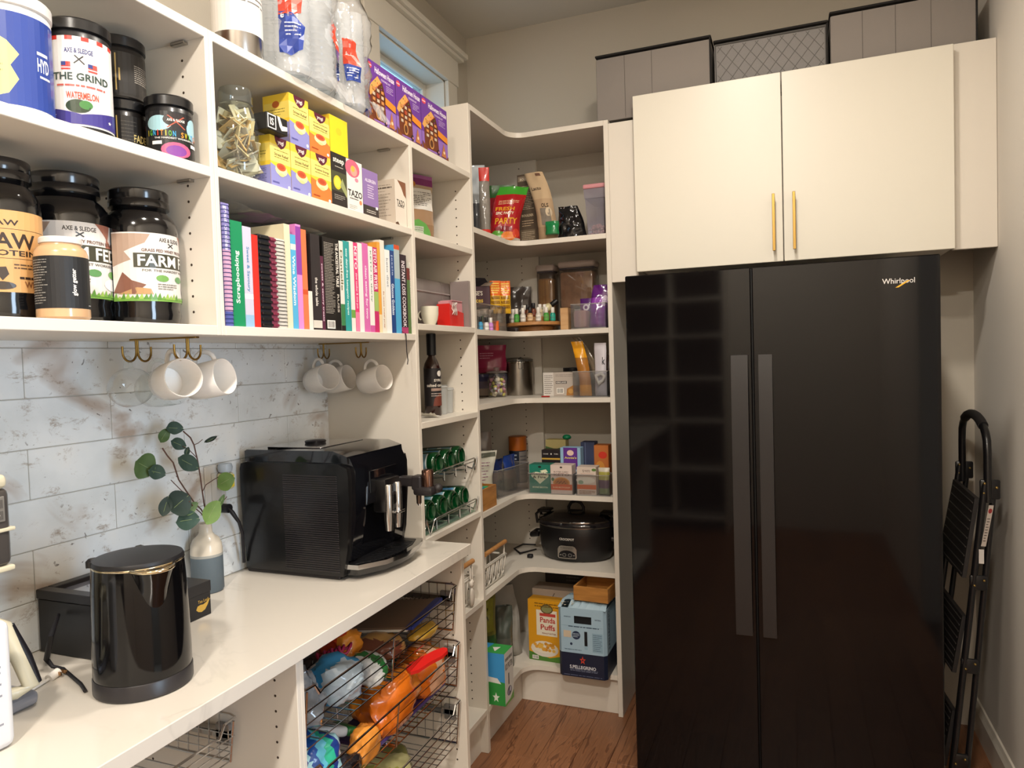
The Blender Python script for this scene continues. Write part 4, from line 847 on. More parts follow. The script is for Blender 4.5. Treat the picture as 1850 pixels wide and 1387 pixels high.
# --- kettle
kx, ky, kr, kh = (0.347,0.917,0.080,0.231)
t = thing('electric_kettle', 'glossy black electric kettle with flat lid and chrome spout lip', 'kettle', (kx, ky, Zc), 40)
KB = M('#090809', .10); H = kh
MB().lathe([(kr*.97, 0), (kr, .003), (kr, .026), (kr*.985, .028)], M('#2a2728', .35), 48).build('power_base', t)
prof = [(kr*.975, .028), (kr*.985, .032), (kr*.985, H*.25), (kr*.97, H*.5), (kr*.95, H*.75), (kr*.922, H*.93), (kr*.915, H*.945)]
MB().lathe(prof, KB, 64, caps=False).build('kettle_body', t, 70)
MB().lathe([(kr*.922, H*.943), (kr*.93, H*.95), (kr*.918, H*.957)], M('#d8c8a8', .15, 1), 64, caps=False).build('rim', t, 60)
MB().lathe([(kr*.915, H*.952), (kr*.925, H*.965), (kr*.895, H*.99), (kr*.65, H*1.0), (.0001, H*1.002)], M('#1c1b1d', .42), 64).box((-kr*1.0, -.018, H*.955), (-kr*.5, .018, H*.982), M('#1c1b1d', .42), .008, 2).build('lid', t, 50)
# spout: pouring recess and lip on the right front
sa = math.radians(-62)
m = MB(); vs = []; fs = []; n = 12
for j in range(5):
    z = H*.945-.018*j-.0*j; q = (1-j/4)
    for i in range(n+1):
        a = sa+math.radians((i/n-.5)*56*(.35+.65*q)); rr = kr*(.925+.006*j/4)+.026*q*math.cos((i/n-.5)*math.pi)
        vs.append((rr*math.cos(a), rr*math.sin(a), z))
for j in range(4):
    for i in range(n): a = j*(n+1)+i; fs.append((a, a+n+1, a+n+2, a+1))
m.add(vs, fs, KB)
top = [Vector(vs[i])+Vector((0, 0, .0006)) for i in range(n+1)]
m.tube(top, .0036, M('#d8c8a8', .12, 1), 8); m.add([tuple(v) for v in top]+[(.86*kr*math.cos(sa), .86*kr*math.sin(sa), H*.935)], [(i, i+1, n+1) for i in range(n)], M('#8a8078', .2, 1))
m.build('spout', t, 60)
m = MB(); ha = math.radians(98); pts = [(math.cos(ha)*kr*q, math.sin(ha)*kr*q, z*H) for q, z in ((.92, .95), (1.12, .93), (1.36, .84), (1.42, .65), (1.36, .42), (1.16, .27), (.97, .24))]
m.tube(pts, [.011, .013, .013, .0125, .012, .0115, .011], M('#141315', .35), 10); m.build('handle', t, 60)
m = MB(); p = [(kx-.068, ky-.062, .920), (kx-.10, ky-.045, .9195), (0.152,0.909,0.919), (0.137,0.900,0.925), (0.117,0.903,0.935), (0.149,0.891,0.985), (.09, .95, 1.0)]
m.tube([Vector(a) for a in p], .0032, M('#17151a', .5), 8); tag(m.build('power_cord', None, 60), 'black power cord running from the kettle to the wall', 'cord')
m = MB(); a = (0.169,0.869,0.919); b = (0.165,0.890,0.923); m.cyl(a, b, .008, M('#e4dfd8', .35), 12); bv = Vector(b)
for q in (-.005, .005): m.box((bv.x-.0006+q*.3, bv.y+q-.0012, bv.z-.003), (bv.x+.015, bv.y+q+.0012, bv.z+.003), M('#b08a62', .25, .9), 0)
m.tube([a, (a[0]+.010, a[1]-.03, .9195), (a[0]+.03, a[1]-.09, .9195)], .0028, M('#d9d2c8', .5), 6); tag(m.build('plug'), 'small white two-prong plug lying behind the carafe handle', 'plug')
# --- drip coffee maker cut by the left edge
t = thing('drip_coffee_maker', 'cream and grey drip coffee maker cut by the left picture edge', 'coffee maker', (.17, .70, Zc), 0)
CR = M('#c9c1a8', .35, coat=.2); GY = M('#56514e', .3, .4)
def sb(m, x0, x1, y0, y1, z0, z1, mt, b=.012): m.box((x0, y0, z0), (x1, y1, z1), mt, b, 3)
m = MB(); sb(m, -.13, .07, -.10, .105, 0, .025, M('#8f8f96', .3, .3), .01); m.build('warming_base', t, 20)
m = MB(); sb(m, -.13, -.06, -.09, .09, .02, .382, CR, .02); m.build('water_tank', t, 20)
yE = (0.245,0.787,1.229)[1]-.722
m = MB(); sb(m, -.13, .085, -.12, yE, .248, .374, GY, .012); m.build('brew_head', t, 20)
m = MB(); sb(m, -.135, .088, -.125, yE-.004, .372, .396, CR, .01); m.build('lid', t, 20)
m = MB(); sb(m, -.13, .088, -.122, yE+.003, .304, .310, CR, .002); sb(m, -.13, .086, -.12, yE+.001, .240, .249, CR, .003); m.build('trim_bands', t, 20)
m = MB(); m.T = Matrix.Translation((0, 0, .066)); m.box((.0848, yE-.045, .255), (.0875, yE-.012, .295), M('#8b8883', .3, .5), .001).box((.087, yE-.041, .277), (.0885, yE-.016, .290), M('#55514d', .4)).box((.087, yE-.041, .259), (.0885, yE-.016, .272), M('#55514d', .4)).box((.088, yE-.036, .282), (.0888, yE-.021, .2835), M('#d8d2c8', .5)).box((.088, yE-.036, .265), (.0888, yE-.021, .2665), M('#d8d2c8', .5)); m.build('button_panel', t, 0)
# carafe with big handle
t = thing('carafe', 'cream-handled coffee carafe standing on the drip machine base', 'carafe', (.185, .672, .9412), 0)
MB().lathe([(.045, 0), (.062, .01), (.066, .05), (.06, .09), (.05, .11)], CLR('#d8d4cc', .1, .05), 32, caps=False).build('glass_jug', t, 60)
MB().lathe([(.052, .105), (.056, .112), (.056, .13), (.04, .14), (.0001, .142)], CR, 32).build('lid', t, 50)
hd = [(.04, .03, .128), (.046, .06, .137), (.052, .080, .122), (.060, .098, .065), (.066, .110, .018), (.060, .09, .012), (.052, .055, .016)]
m = MB(); m.tube(hd, [.011, .012, .0125, .0125, .012, .010, .009], CR, 10); m.build('handle', t, 60)
m = MB(); m.tube([(a+.004, b+.009, c+.001) for a, b, c in hd[2:5]], [.0065, .0085, .0065], M('#17151a', .4), 10); m.build('handle_grip', t, 60)
# paper box in the left foreground
t = thing('filter_bag', 'white printed paper bag at the lower left picture edge', 'bag', (.335, .585, Zc), 90)
MB().box((-.06, 0, 0), (.118, .05, .19), M('#d9d9dc', .6), .012, 3).build('paper_bag', t, 30)
G().lines(.62, .10, .93, .70, 12, '#8c8c96', .35).text('CO', .86, .66, .09, .12, '#7c7c86', 90).rect(.55, .86, .9, .93, '#8fb3cf').build(lambda x, y, o: (-.05+x*.16, -o, .01+y*.17), t, 'front_print')
# --- black display box with glass lid
t = thing('display_box', 'long black box with a glass lid against the tiles', 'box', (.045, .9585, Zc))
x1 = .135; y1 = .195; hb_ = .125
MB().box((-.025, 0, 0), (x1, y1, hb_-.018), M('#141213', .4), .002).build('box_base', t, 0)
m = MB()
for a, b in (((-.027, -.002, hb_-.018), (x1+.002, .022, hb_)), ((-.027, y1-.02, hb_-.018), (x1+.002, y1+.002, hb_)), ((-.027, .022, hb_-.018), (-.005, y1-.02, hb_)), ((x1-.02, .022, hb_-.018), (x1+.002, y1-.02, hb_))): m.box(a, b, M('#1a1718', .35), .0015)
m.build('lid_frame', t, 0); MB().box((-.005, .022, hb_-.012), (x1-.02, y1-.02, hb_-.009), M('#6a6a72', .08, .2, coat=1)).build('glass_panel', t, 0)
MB().box((x1+.0005, y1-.06, .05), (x1+.0035, y1-.035, .062), CHROME, .001).build('latch', t, 0)
MB().tube([(x1+.002, y1*.5-.005, .085), (x1+.01, y1*.5, .084), (x1+.002, y1*.5+.008, .084)], .0015, CHROME).build('clasp', t)
# --- small black box with gold leaf
xg = .192; yg0 = 1.158; yg1 = (0.192,1.233,0.987)[1]
t = thing('tea_gift_box', 'small black box with a golden leaf emblem between kettle and vase', 'box', (xg, yg0, Zc), 90); wg = yg1-yg0
MB().box((0, 0, 0), (wg, .07, .068), M('#1a1819', .45), .001).build('box_base', t, 0); MB().box((-.0012, -.0012, .052), (wg+.0012, .0712, .0765), M('#1d1b1c', .42), .001).build('lid', t, 0)
GL = '#b8923c'
lf = [(.42, .30), (.50, .22), (.62, .18), (.76, .22), (.86, .34), (.96, .52), (.82, .44), (.70, .40), (.58, .42), (.48, .40)]
G().poly(lf, GL).text('Tea Leaf', .70, .52, .40, .10, GL, bold=0).rect(.90, .5, .97, .515, GL).build(face_front(wg, .07), t, 'gold_emblem')
# --- vase
vx, vy, vr, vh = (0.058,1.360,0.038,0.170)
t = thing('vase', 'bottle vase, cream above and slate grey below, holding eucalyptus', 'vase', (vx, vy, Zc))
VC = M('#cfc5b4', .3, coat=.3); VG = M('#59646b', .65, bump=.1)
hs = vh/.165
MB().lathe([(vr*.9, 0), (vr, .005), (vr, .088*hs)], VG, 40).build('grey_body', t, 50)
MB().lathe([(vr*.998, .088*hs), (vr, .10*hs), (vr*.95, .115*hs), (vr*.8, .127*hs), (vr*.55, .135*hs), (vr*.42, .142*hs), (vr*.40, .160*hs), (vr*.44, .165*hs), (vr*.34, .164*hs), (vr*.32, .14*hs), (vr*.3, .10*hs)], VC, 40, caps=False).build('cream_neck', t, 60)
MB().lathe([(vr*1.002, .086*hs), (vr*1.006, .089*hs), (vr*1.002, .092*hs)], M('#9a9a94', .7), 40, caps=False).build('colour_band', t)
t = thing('eucalyptus', 'green eucalyptus stems with round leaves in the vase', 'branch', (vx, vy, Zc+.15)); o = Vector(t.location)
ST = M('#5a3f36', .6); XV = vx
def px(p): return Vector(p)-o
main = [(0.085,1.338,1.104), (0.090,1.328,1.140), (0.095,1.319,1.172), (0.100,1.310,1.211), (0.100,1.304,1.249), (0.095,1.300,1.288), (0.090,1.295,1.306), (0.085,1.279,1.323)]
s2 = [(0.085,1.341,1.096), (0.090,1.318,1.129), (0.100,1.289,1.151), (0.105,1.272,1.169), (0.110,1.252,1.192), (0.110,1.236,1.216), (0.115,1.218,1.258), (0.115,1.202,1.277), (0.120,1.186,1.295)]
s3 = [(0.105,1.272,1.169), (0.110,1.242,1.190), (0.110,1.214,1.219)]
s4 = [(0.095,1.319,1.172), (0.100,1.326,1.188), (0.100,1.351,1.196), (0.100,1.369,1.201)]
s5 = [(0.095,1.300,1.288), (0.090,1.318,1.290), (0.090,1.332,1.297)]
s6 = [(0.100,1.301,1.258), (0.090,1.290,1.277), (0.085,1.275,1.288)]
s7 = [(0.085,1.336,1.100), (0.100,1.305,1.125), (0.115,1.271,1.146), (0.125,1.249,1.164)]
s8 = [(0.085,1.343,1.099), (0.100,1.347,1.120), (0.105,1.368,1.135), (0.110,1.382,1.149)]
for s_, r in ((main, .0016), (s2, .0016), (s3, .001), (s4, .001), (s5, .0009), (s6, .0009), (s7, .0013), (s8, .0011)):
    m = MB(); m.tube([px(q) for q in s_], r, ST, 6); m.build('stem', t, 60)
LG = [M('#33493f', .6, var=.2, bs=60), M('#4a6238', .6, var=.2, bs=60), M('#26362f', .6, var=.15, bs=60), M('#5f7a3c', .6, var=.2, bs=60)]
def leaf(c, L, w, ang, tilt, k, out=.0, twist=0):
    """round leaf centred at c; ang = direction of its tip in the wall plane"""
    c = px(c); L *= 1.12; w *= 1.28; n = 9; vs = []; fs = []
    d = Vector((.25*math.sin(twist), math.cos(ang), math.sin(ang))).normalized(); nrm = Vector((math.cos(tilt), -math.sin(tilt)*.6-.35, math.sin(tilt)*.4)).normalized(); s_ = nrm.cross(d).normalized(); nrm = d.cross(s_).normalized()
    for i in range(n+1):
        f = i/n; wd = w*(math.sin(math.pi*min(1, f*.97+.015)))**.62
        for j in (-2, -1, 0, 1, 2):
            p_ = c+d*(f-.5)*L+s_*wd*.5*j/2+nrm*(abs(j)*.0016-.004*math.sin(f*3.1)+.0012*math.sin(f*9+j))
            vs.append(tuple(p_))
    for i in range(n):
        for j in range(4): a = i*5+j; fs.append((a, a+1, a+6, a+5))
    m = MB(); m.add(vs, fs, LG[k]); m.tube([c+d*(f-.5)*L-nrm*(.004*math.sin(f*3.1)) + nrm*.0004 for f in (0, .25, .5, .75, .97)], .0005, M('#8a9a6a', .6), 4); m.build('leaf', t, 60)
for a in (((0.085,1.254,1.333), .044, .024, 3.0, .3, 0), ((0.080,1.229,1.318), .034, .020, -2.3, .2, 1), ((0.085,1.263,1.295), .042, .022, 2.7, .2, 0), ((0.100,1.275,1.249), .060, .030, 2.62, .3, 0), ((0.090,1.357,1.294), .038, .009, .25, .9, 2), ((0.090,1.283,1.274), .020, .010, 1.2, .5, 0),
          ((0.115,1.142,1.262), .048, .046, 2.6, .1, 1), ((0.120,1.167,1.245), .042, .026, -.35, .3, 0), ((0.120,1.226,1.164), .052, .050, 3.6, .2, 2), ((0.115,1.191,1.164), .040, .022, -2.0, .5, 2), ((0.120,1.257,1.145), .040, .018, .5, .4, 1), ((0.125,1.241,1.122), .060, .036, 3.05, .3, 0),
          ((0.110,1.379,1.187), .052, .036, .25, .2, 3), ((0.125,1.316,1.124), .056, .034, .85, .3, 3), ((0.115,1.356,1.142), .034, .010, .9, .8, 1)):
    leaf(*a)
# --- wall outlet, plug-in freshener, machine plug
t = thing('wall_outlet', 'white wall outlet plate behind the vase', 'outlet', (.0135, (0.013,1.442,1.157)[1], (0.013,1.442,1.157)[2]-.035))
MB().box((0, -.036, -.02), (.005, .036, .095), M('#c9c5bf', .4), .002).build('cover_plate', t, 0)
MB().box((.005, -.017, .0), (.0075, .017, .075), M('#bdb8b0', .45), .001).build('socket_face', t, 0)
t = thing('air_freshener', 'plug-in air freshener with yellow label and pale blue cap on the wall', 'air freshener', (.022, (0.030,1.457,1.173)[1], (0.030,1.457,1.173)[2]))
m = MB(); m.box((0, -.017, -.022), (.030, .017, .022), M('#cfc7a0', .4), .006, 2); m.build('reservoir', t, 30)
G().rect(0, 0, 1, 1, '#ddc233').ell(.3, .5, .22, .34, '#d9962c').ell(.7, .55, .2, .3, '#e6d25c').text('7', .6, .4, .2, .5, '#4a6a2a').build(lambda x, y, o: (.030+o, -.015+x*.03, -.016+y*.032), t, 'label_print')
MB().lathe([(.012, .022), (.017, .026), (.019, .036), (.016, .046), (.0001, .048)], M('#a9b3bd', .3), 24, (.015, 0, 0)).build('cap', t)
m = MB(); pl = (0.030,1.452,1.102); m.cyl((.02, pl[1], pl[2]), (.05, pl[1], pl[2]), .012, M('#17151a', .5), 14)
m.tube([(.048, pl[1], pl[2]), (0.060,1.451,1.092), (0.060,1.473,1.062), (0.055,1.489,1.029), (0.045,1.501,0.983), (0.040,1.507,0.944)], .0042, M('#17151a', .5), 8); tag(m.build('machine_cord', None, 60), 'black plug and cord curving from the outlet to the espresso machine', 'cord')
# --- bean-to-cup coffee machine
jx0 = .042; jy0 = 1.515; jx1 = .352; jw = .285; jh = .335
t = thing('espresso_machine', 'big black automatic coffee machine with chrome-edged drip tray', 'coffee machine', (.045, 1.52, Zc), 0)
JB = M('#0a0a0e', .10, coat=1.0); JM = M('#0c0b0c', .30, coat=.3); JX = M('#231f20', .5)
ztop = (0.240,1.643,1.245)[2]-Zc
L_ = jx1-jx0
# side shells : curved profile, ribbed panel on the near side
sh = [(.0, .012), (-.008, .10), (-.012, .20), (-.012, ztop-.048), (-.008, ztop-.034), (.01, ztop-.030), (L_-.01, ztop-.03), (L_+.018, ztop-.040), (L_+.022, ztop-.06), (L_+.022, .20), (L_+.012, .08), (L_-.004, .012)]
m = MB(); m.prism(sh, -.006, .010, JM, 'y'); m.build('side_panel', t, 30, label='near side shell')
m = MB(); m.prism(sh, jw-.010, jw+.006, JM, 'y'); m.build('side_panel', t, 30, label='far side shell')
m = MB(); n = 44
for i in range(n):
    z = .022+(ztop-.085)*i/(n-1); m.box((.13, -.0083, z), (L_-.012, -.0058, z+.0030), M('#262224', .3, coat=.2), .0006)
m.build('ribbing', t, 0, kind='stuff')
MB().box((-.008, .002, 0), (L_-.02, jw-.002, .014), JX, .003).build('foot_plinth', t, 0)
MB().box((-.004, .01, .012), (L_, jw-.01, ztop-.012), JB, .006, 2).build('body', t, 20)
MB().prism([(-.004, ztop-.030), (-.004, ztop-.002), (.004, ztop+.002), (L_-.03, ztop+.002), (L_+.012, ztop-.012), (L_+.014, ztop-.030)], .006, jw-.006, JB, 'y').build('top_cover', t, 30)
m = MB(); m.box((.035, .05, ztop+.002), (L_-.10, jw-.03, ztop+.0045), M('#55504e', .12, .6, coat=1), .001); m.lathe([(.028, ztop+.0045), (.030, ztop+.010), (.026, ztop+.013), (.0001, ztop+.014)], M('#141214', .3), 32, (.12, .15, 0)); m.build('bean_lid', t, 40)
# front face : gloss column, display, recess
m = MB(); m.prism([(L_-.004, .05), (L_+.010, .05), (L_+.030, .16), (L_+.034, ztop-.05), (L_+.018, ztop-.016), (L_-.004, ztop-.014)], .010, .055, JB, 'y'); m.build('front_pillar', t, 30, label='near gloss pillar')
m = MB(); m.prism([(L_-.004, .05), (L_+.006, .05), (L_+.022, .16), (L_+.026, ztop-.05), (L_+.012, ztop-.016), (L_-.004, ztop-.014)], jw-.055, jw-.010, JB, 'y'); m.build('front_pillar', t, 30, label='far gloss pillar')
m = MB(); m.prism([(L_-.004, .17), (L_+.030, .185), (L_+.032, ztop-.05), (L_+.016, ztop-.016), (L_-.004, ztop-.014)], .055, jw-.055, JB, 'y'); m.build('display_head', t, 30)
MB().box((L_+.0305, .075, ztop-.115), (L_+.034, jw-.075, ztop-.058), M('#08080c', .05, coat=1), .001).build('display', t, 0)
# dual spout
m = MB(); m.box((L_+.02, .105, .155), (L_+.060, .185, .245), JM, .006, 2); m.build('spout_block', t, 30)
m = MB()
for yy in (.122, .168): m.lathe([(.0095, .105), (.0125, .135), (.0135, .225), (.012, .230)], CHROME, 20, (L_+.058, yy, 0))
m.build('coffee_spouts', t, 50, label='chrome twin spouts')
m = MB(); m.lathe([(.017, 0), (.017, .002), (.014, .002)], CHROME, 24, (L_+.062, .145, .19), rot=Vector((1, 0, 0)).to_track_quat('Z', 'Y')); m.box((L_+.06, .128, .150), (L_+.085, .165, .157), CHROME, .002); m.build('badge', t, 40)
# milk attachment
m = MB(); m.box((L_+.028, .225, .205), (L_+.085, .255, .232), JX, .003, 1); m.box((L_+.075, .222, .180), (L_+.135, .270, .205), JX, .008, 2); m.box((L_+.070, .224, .195), (L_+.10, .262, .235), JX, .004, 1); m.build('milk_arm', t, 30)
m = MB(); m.lathe([(.0165, .205), (.0165, .248), (.014, .251), (.0001, .251)], M('#6a4d40', .15, .9), 20, (L_+.112, .246, 0)); m.lathe([(.007, .155), (.008, .185)], M('#6a5a50', .15, .9), 14, (L_+.083, .244, 0)); m.lathe([(.002, .148), (.006, .155)], CHROME, 12, (L_+.083, .244, 0)); m.ball((L_+.138, .256, .198), .014, JX); m.build('milk_frother', t, 50)
# drip tray
tx = L_+.0; tr = [(tx-.02, -.0), (tx+.035, .004), (tx+.078, .07), (tx+.092, .15), (tx+.086, .23), (tx+.062, jw+.012), (tx-.02, jw+.010)]
m = MB(); m.prism(tr, .030, .042, CHROME); m.build('tray_rim', t, 30, label='chrome drip tray rim')
tr2 = [(tx-.02, .010), (tx+.022, .012), (tx+.060, .075), (tx+.073, .15), (tx+.068, .225), (tx+.048, jw-.004), (tx-.02, jw-.004)]
m = MB(); m.prism(tr2, .0422, .0432, M('#101012', .35)); m.build('tray_grille', t, 30)
m = MB()
for i in range(15):
    f = (i+1)/16; y = .02+f*(jw-.04); m.box((tx+.018, y-.001, .0432), (tx+.050+.02*math.sin(f*3.14), y+.001, .0445), M('#2a2a2c', .3, .5))
m.build('grille_slots', t, 0, kind='stuff')
m = MB(); m.prism([(tx-.02, .01), (tx+.028, .014), (tx+.066, .08), (tx+.078, .15), (tx+.072, .22), (tx+.05, jw), (tx-.02, jw)], .012, .030, JB); m.build('tray_bowl', t, 30)
# ================================================================ tower bays
Ta, Tb, Tc, Td, Te, Tf = 1.8736, 1.5886, 1.2796, .9126, .5836, .1696
YL = 1.966; YRt = 2.388
def rice(t, n, box, cols, r=.006, seed=1, name='contents', sc=(1, .6, .8)):
    rnd = random.Random(seed); m = MB()
    for i in range(n):
        m.ball((rnd.uniform(box[0], box[1]), rnd.uniform(box[2], box[3]), rnd.uniform(box[4], box[5])), tuple(r*s_*rnd.uniform(.8, 1.25) for s_ in sc), M(rnd.choice(cols), .6), .15, 3, 1, i)
    return m.build(name, t, 60, kind='stuff')
# bay 1 : nut bag, second bag, slim jar
y0 = (0.300,2.076,1.924)[1]; y1 = (0.300,2.374,1.974)[1]
g = G().poly([(.06, .50), (.92, .50), (.96, .72), (.9, .80), (.08, .80)], '#d9d6d0').lines(.12, .55, .88, .76, 8, '#55504a', .35).poly([(.0, 0), (.0, .30), (.35, .36), (.62, .30), (.74, .22), (.8, 0)], '#5d9c4a').rect(.08, .13, .52, .26, '#b9c3b0').lines(.1, .14, .5, .25, 4, '#6c7a62', .3).rect(.08, .03, .50, .11, '#23262a').text('KIRKLAND', .29, .07, .38, .05, '#e8e6e2').code(.60, .02, .80, .13)
g.ell(.3, .86, .08, .04, '#c07a32')
pouch('nut_bag', 'bag of shelled nuts with magenta top, white panel and green base', 'snack bag', (.235, (y0+y1)/2, Ta), 62, .125, (0.270,2.277,2.123)[2]-Ta, .055, [(0, '#8a6a4a'), (.30, '#9a7a5c'), (.5, '#b0997e'), (.84, '#7a2a68'), (.93, '#a05a98')], g, seed=2, top=.12, nz=.004, r=.25)
g = G().rect(.0, .42, 1, .66, '#5c4a8f').lines(.2, .46, .9, .62, 5, '#cfc6e2', .3).ell(.5, .30, .3, .09, '#7a8a4a').ell(.5, .12, .34, .10, '#a98058').rect(.1, .22, .9, .26, '#d8cfc2')
pouch('nut_bag', 'narrow purple and dark green nut bag behind the magenta-topped one', 'snack bag', (.20, 2.325, Ta), 68, .085, .20, .045, [(0, '#b9a68f'), (.4, '#53427f'), (.68, '#2f4a2c')], g, seed=5, top=.2, nz=.003, r=.3)
t = thing('slim_jar', 'slim glass jar with dark label at the left end of the tower shelf', 'jar', (.26, 1.993, Ta), 80)
MB().lathe([(.022, 0), (.024, .004), (.024, .16), (.019, .17)], M('#9a8a74', .3, coat=.5), 24).build('jar_body', t); MB().lathe([(.021, .165), (.0225, .17), (.0225, .188), (.0001, .19)], M('#a49c90', .3, .7), 24).build('lid', t)
G().rect(0, 0, 1, 1, '#1d1a18').rect(.35, .30, .6, .42, '#c23a28').build(face_cyl(.024, .085, .15, 240), t, 'printed_label', cut=fin(20))
# bay 2 : cup, dark tins, red pouch, frosted case, blue folder
CUPM = M('#d8d4c2', .2, coat=.5)
cx, cy, r, h = (0.295,2.132,0.030,0.064)
t = thing('cup', 'small white cup at the front left of the tower shelf', 'cup', (cx, cy+.006, Tb), 200)
MB().lathe([(.0001, .002), (r*.55, 0), (r*.62, .004), (r*.86, h*.3), (r*.98, h*.6), (r, h), (r*.95, h), (r*.92, h*.6), (r*.7, h*.25), (.0001, .008)], CUPM, 32, caps=False).build('bowl', t, 60)
MB().tube([(r*.95+.010*math.sin(q), 0, h*.55-.014*math.cos(q)) for q in [math.pi*k/10 for k in range(11)]], .0028, CUPM, 8).build('handle', t, 60)
t = thing('photo_box', 'black box with a small framed white label behind the cup', 'box', (.25, 1.992, Tb), 80)
MB().box((0, 0, 0), (.058, .06, .070), M('#1a1720', .4), .002).build('box_base', t, 0); MB().box((-.002, -.002, .070), (.060, .062, .094), M('#6e4652', .3, coat=.4), .004, 2).build('lid', t, 20)
G().rect(0, 0, 1, 1, '#cbb583').rect(.1, .08, .9, .92, '#6a6248').ell(.5, .5, .26, .30, '#cfc6a2').poly([(.36, .40), (.5, .64), (.62, .45), (.5, .3)], '#2c2a22').rect(.4, .62, .6, .72, '#2c2a22').build(lambda x, y, o: (.030+x*.026, -.004-o, .02+y*.055), t, 'framed_label')
ya = (0.290,2.245,1.646)[1]; yb2 = (0.290,2.432,1.656)[1]
t = thing('baking_box', 'red and translucent pink tub with twisted ties in its opening', 'container', (.315, ya+.004, Tb), 90); w_ = min(yb2, 2.361)-ya-.004
hh2 = (0.315,2.284,1.678)[2]-Tb
MB().prism([(0, 0), (w_, 0), (w_, hh2*.58), (w_*.45, hh2*.66), (w_*.2, hh2*.78), (0, hh2*.9)], 0, .05, M('#c8251f', .25, coat=.4), 'y').build('red_front', t, 0)
MB().prism([(.002, hh2*.90), (w_*.2, hh2*.78), (w_*.45, hh2*.66), (w_, hh2*.58), (w_*.98, hh2), (w_*.02, hh2*1.0)], .004, .045, M('#c98a92', .25, coat=.3), 'y').build('pink_liner', t, 0)
for i in range(4):
    m = MB(); x_ = w_*(.14+.09*i); m.tube([(x_+.006*math.sin(q*3+i), -.004-.003*math.cos(q*2), hh2*(.95-.12*q)) for q in range(5)], .0016, M('#cfc8c2', .3, .3), 6); m.build('tie', t)
MB().box((w_*.2, .0, hh2*1.0), (w_*.96, .05, hh2*1.05), M('#c98a92', .3, coat=.3), .002).build('lid', t, 0)
t = thing('plastic_case', 'frosted translucent plastic case filling the right of the tower shelf', 'container', (.05, 2.115, Tb), 0)
FR = CLR('#d8d2d0', .42, .2, 1.45, '#b5a9a6')
MB().box((0, 0, 0), (.205, .268, .165), FR, .006, 2).build('case_body', t, 30); MB().box((-.004, -.004, .118), (.209, .272, .124), CLR('#e8e2e0', .5, .2, 1.45, '#c9bebb'), .002).build('case_rim', t, 0)
t = thing('plastic_sheet', 'frosted upright plastic sheet at the right of the cup shelf, by the red tub', 'plastic sheet', (.262, 2.3665, Tb)); MB().box((0, 0, 0), (.072, .0015, .168), FR).box((0, .016, 0), (.072, .0175, .168), FR).box((.0705, .0015, 0), (.072, .016, .168), FR).build('folded_sheet', t, 0)
t = thing('folder', 'grey-blue folder with a white edge standing behind the frosted case', 'folder', (.035, 2.02, Tb)); MB().box((0, 0, 0), (.008, .33, .19), M('#6f7f8c', .5), .001).box((0, .332, 0), (.008, .337, .192), M('#c9c6c8', .5)).build('cover', t, 0)
# bay 3 : bottles, plastic cups, spoon, wrapper
cx, cy, r, h = (0.233,2.231,0.017,0.279)
def bottle(name, label, loc, r, h, glass, capc, g=None, rz=75, caph=.06, lz=(.06, .15), capr=.45, shoulder=.62):
    t = thing(name, label, 'bottle', loc, rz)
    MB().lathe([(r*.9, 0), (r, .004), (r, h*shoulder), (r*.85, h*(shoulder+.06)), (r*.42, h*(shoulder+.14)), (r*.38, h-caph*.7)], glass, 28).build('bottle_body', t, 50)
    MB().lathe([(r*capr, h-caph), (r*capr*1.03, h-.002), (r*capr*.9, h), (.0001, h)], M(capc, .35), 24).build('cap', t)
    if g: g.build(face_cyl(r, lz[0], lz[1], 200), t, 'printed_label', cut=fin(22))
    return t
g = G().rect(0, 0, 1, 1, '#1e1a1c').ell(.62, .86, .10, .08, '#d9d4cc', 12).text('salted caramel', .55, .55, .8, .08, '#d9d2c6').text('SYRUP', .6, .68, .4, .07, '#d9d2c6').rect(.3, .40, .9, .47, '#9c8478').poly([(.35, 0), (.9, 0), (.85, .22), (.6, .34), (.4, .2)], '#6a3428').lines(.3, .24, .8, .36, 2, '#b5a8a0', .3)
bottle('syrup_bottle', 'tall dark syrup bottle with black cap and salted caramel label', (.255, max(1.9985, (0.255,2.213,1.377)[1]+.003), Tc+.0003), .030, .286, M('#2a1410', .12, coat=.6), '#0f1118', g, 58, .075, (.035, .165), .55, .58)
g = G().rect(0, 0, 1, 1, '#d8c14c').poly([(.3, .72), (.7, .72), (.6, .86), (.4, .86)], '#b98a2a').rect(.2, .5, .8, .54, '#5a4a1c').ell(.5, .25, .22, .10, '#b5902a').ell(.5, .24, .1, .06, '#3a3320').lines(.2, .35, .8, .46, 2, '#6a5a2a', .4)
bottle('oil_bottle', 'amber bottle with yellow label beside the syrup, against the tower side', (.225, 1.993, Tc), .026, .235, M('#3a2c14', .12, coat=.6), '#3b2a24', g, 60, .02, (.04, .15), .5, .62)
CUPW = CLR('#e6e8e8', .55, .2, 1.45, '#d2d4d2')
for i, (xx, yy, lbl) in enumerate(((.245, 2.282, 'translucent white beaker beside the syrup bottle'), (.235, min(2.350, (0.235,2.483,1.321)[1]), 'translucent white beaker further right on the same shelf'))):
    t = thing('beaker', lbl, 'beaker', (xx, yy, Tc), 0, 'white beakers in the tower'); MB().lathe([(.0001, .001), (.027, 0), (.031, .10-.012*i), (.0325, .103-.012*i), (.030, .1-.012*i), (.026, .004)], CUPW, 28, caps=False).build('wall', t, 60); MB().lathe([(.0316, .094-.012*i), (.0335, .097-.012*i), (.0316, .100-.012*i)], CUPW, 28, caps=False).build('rim_bead', t)
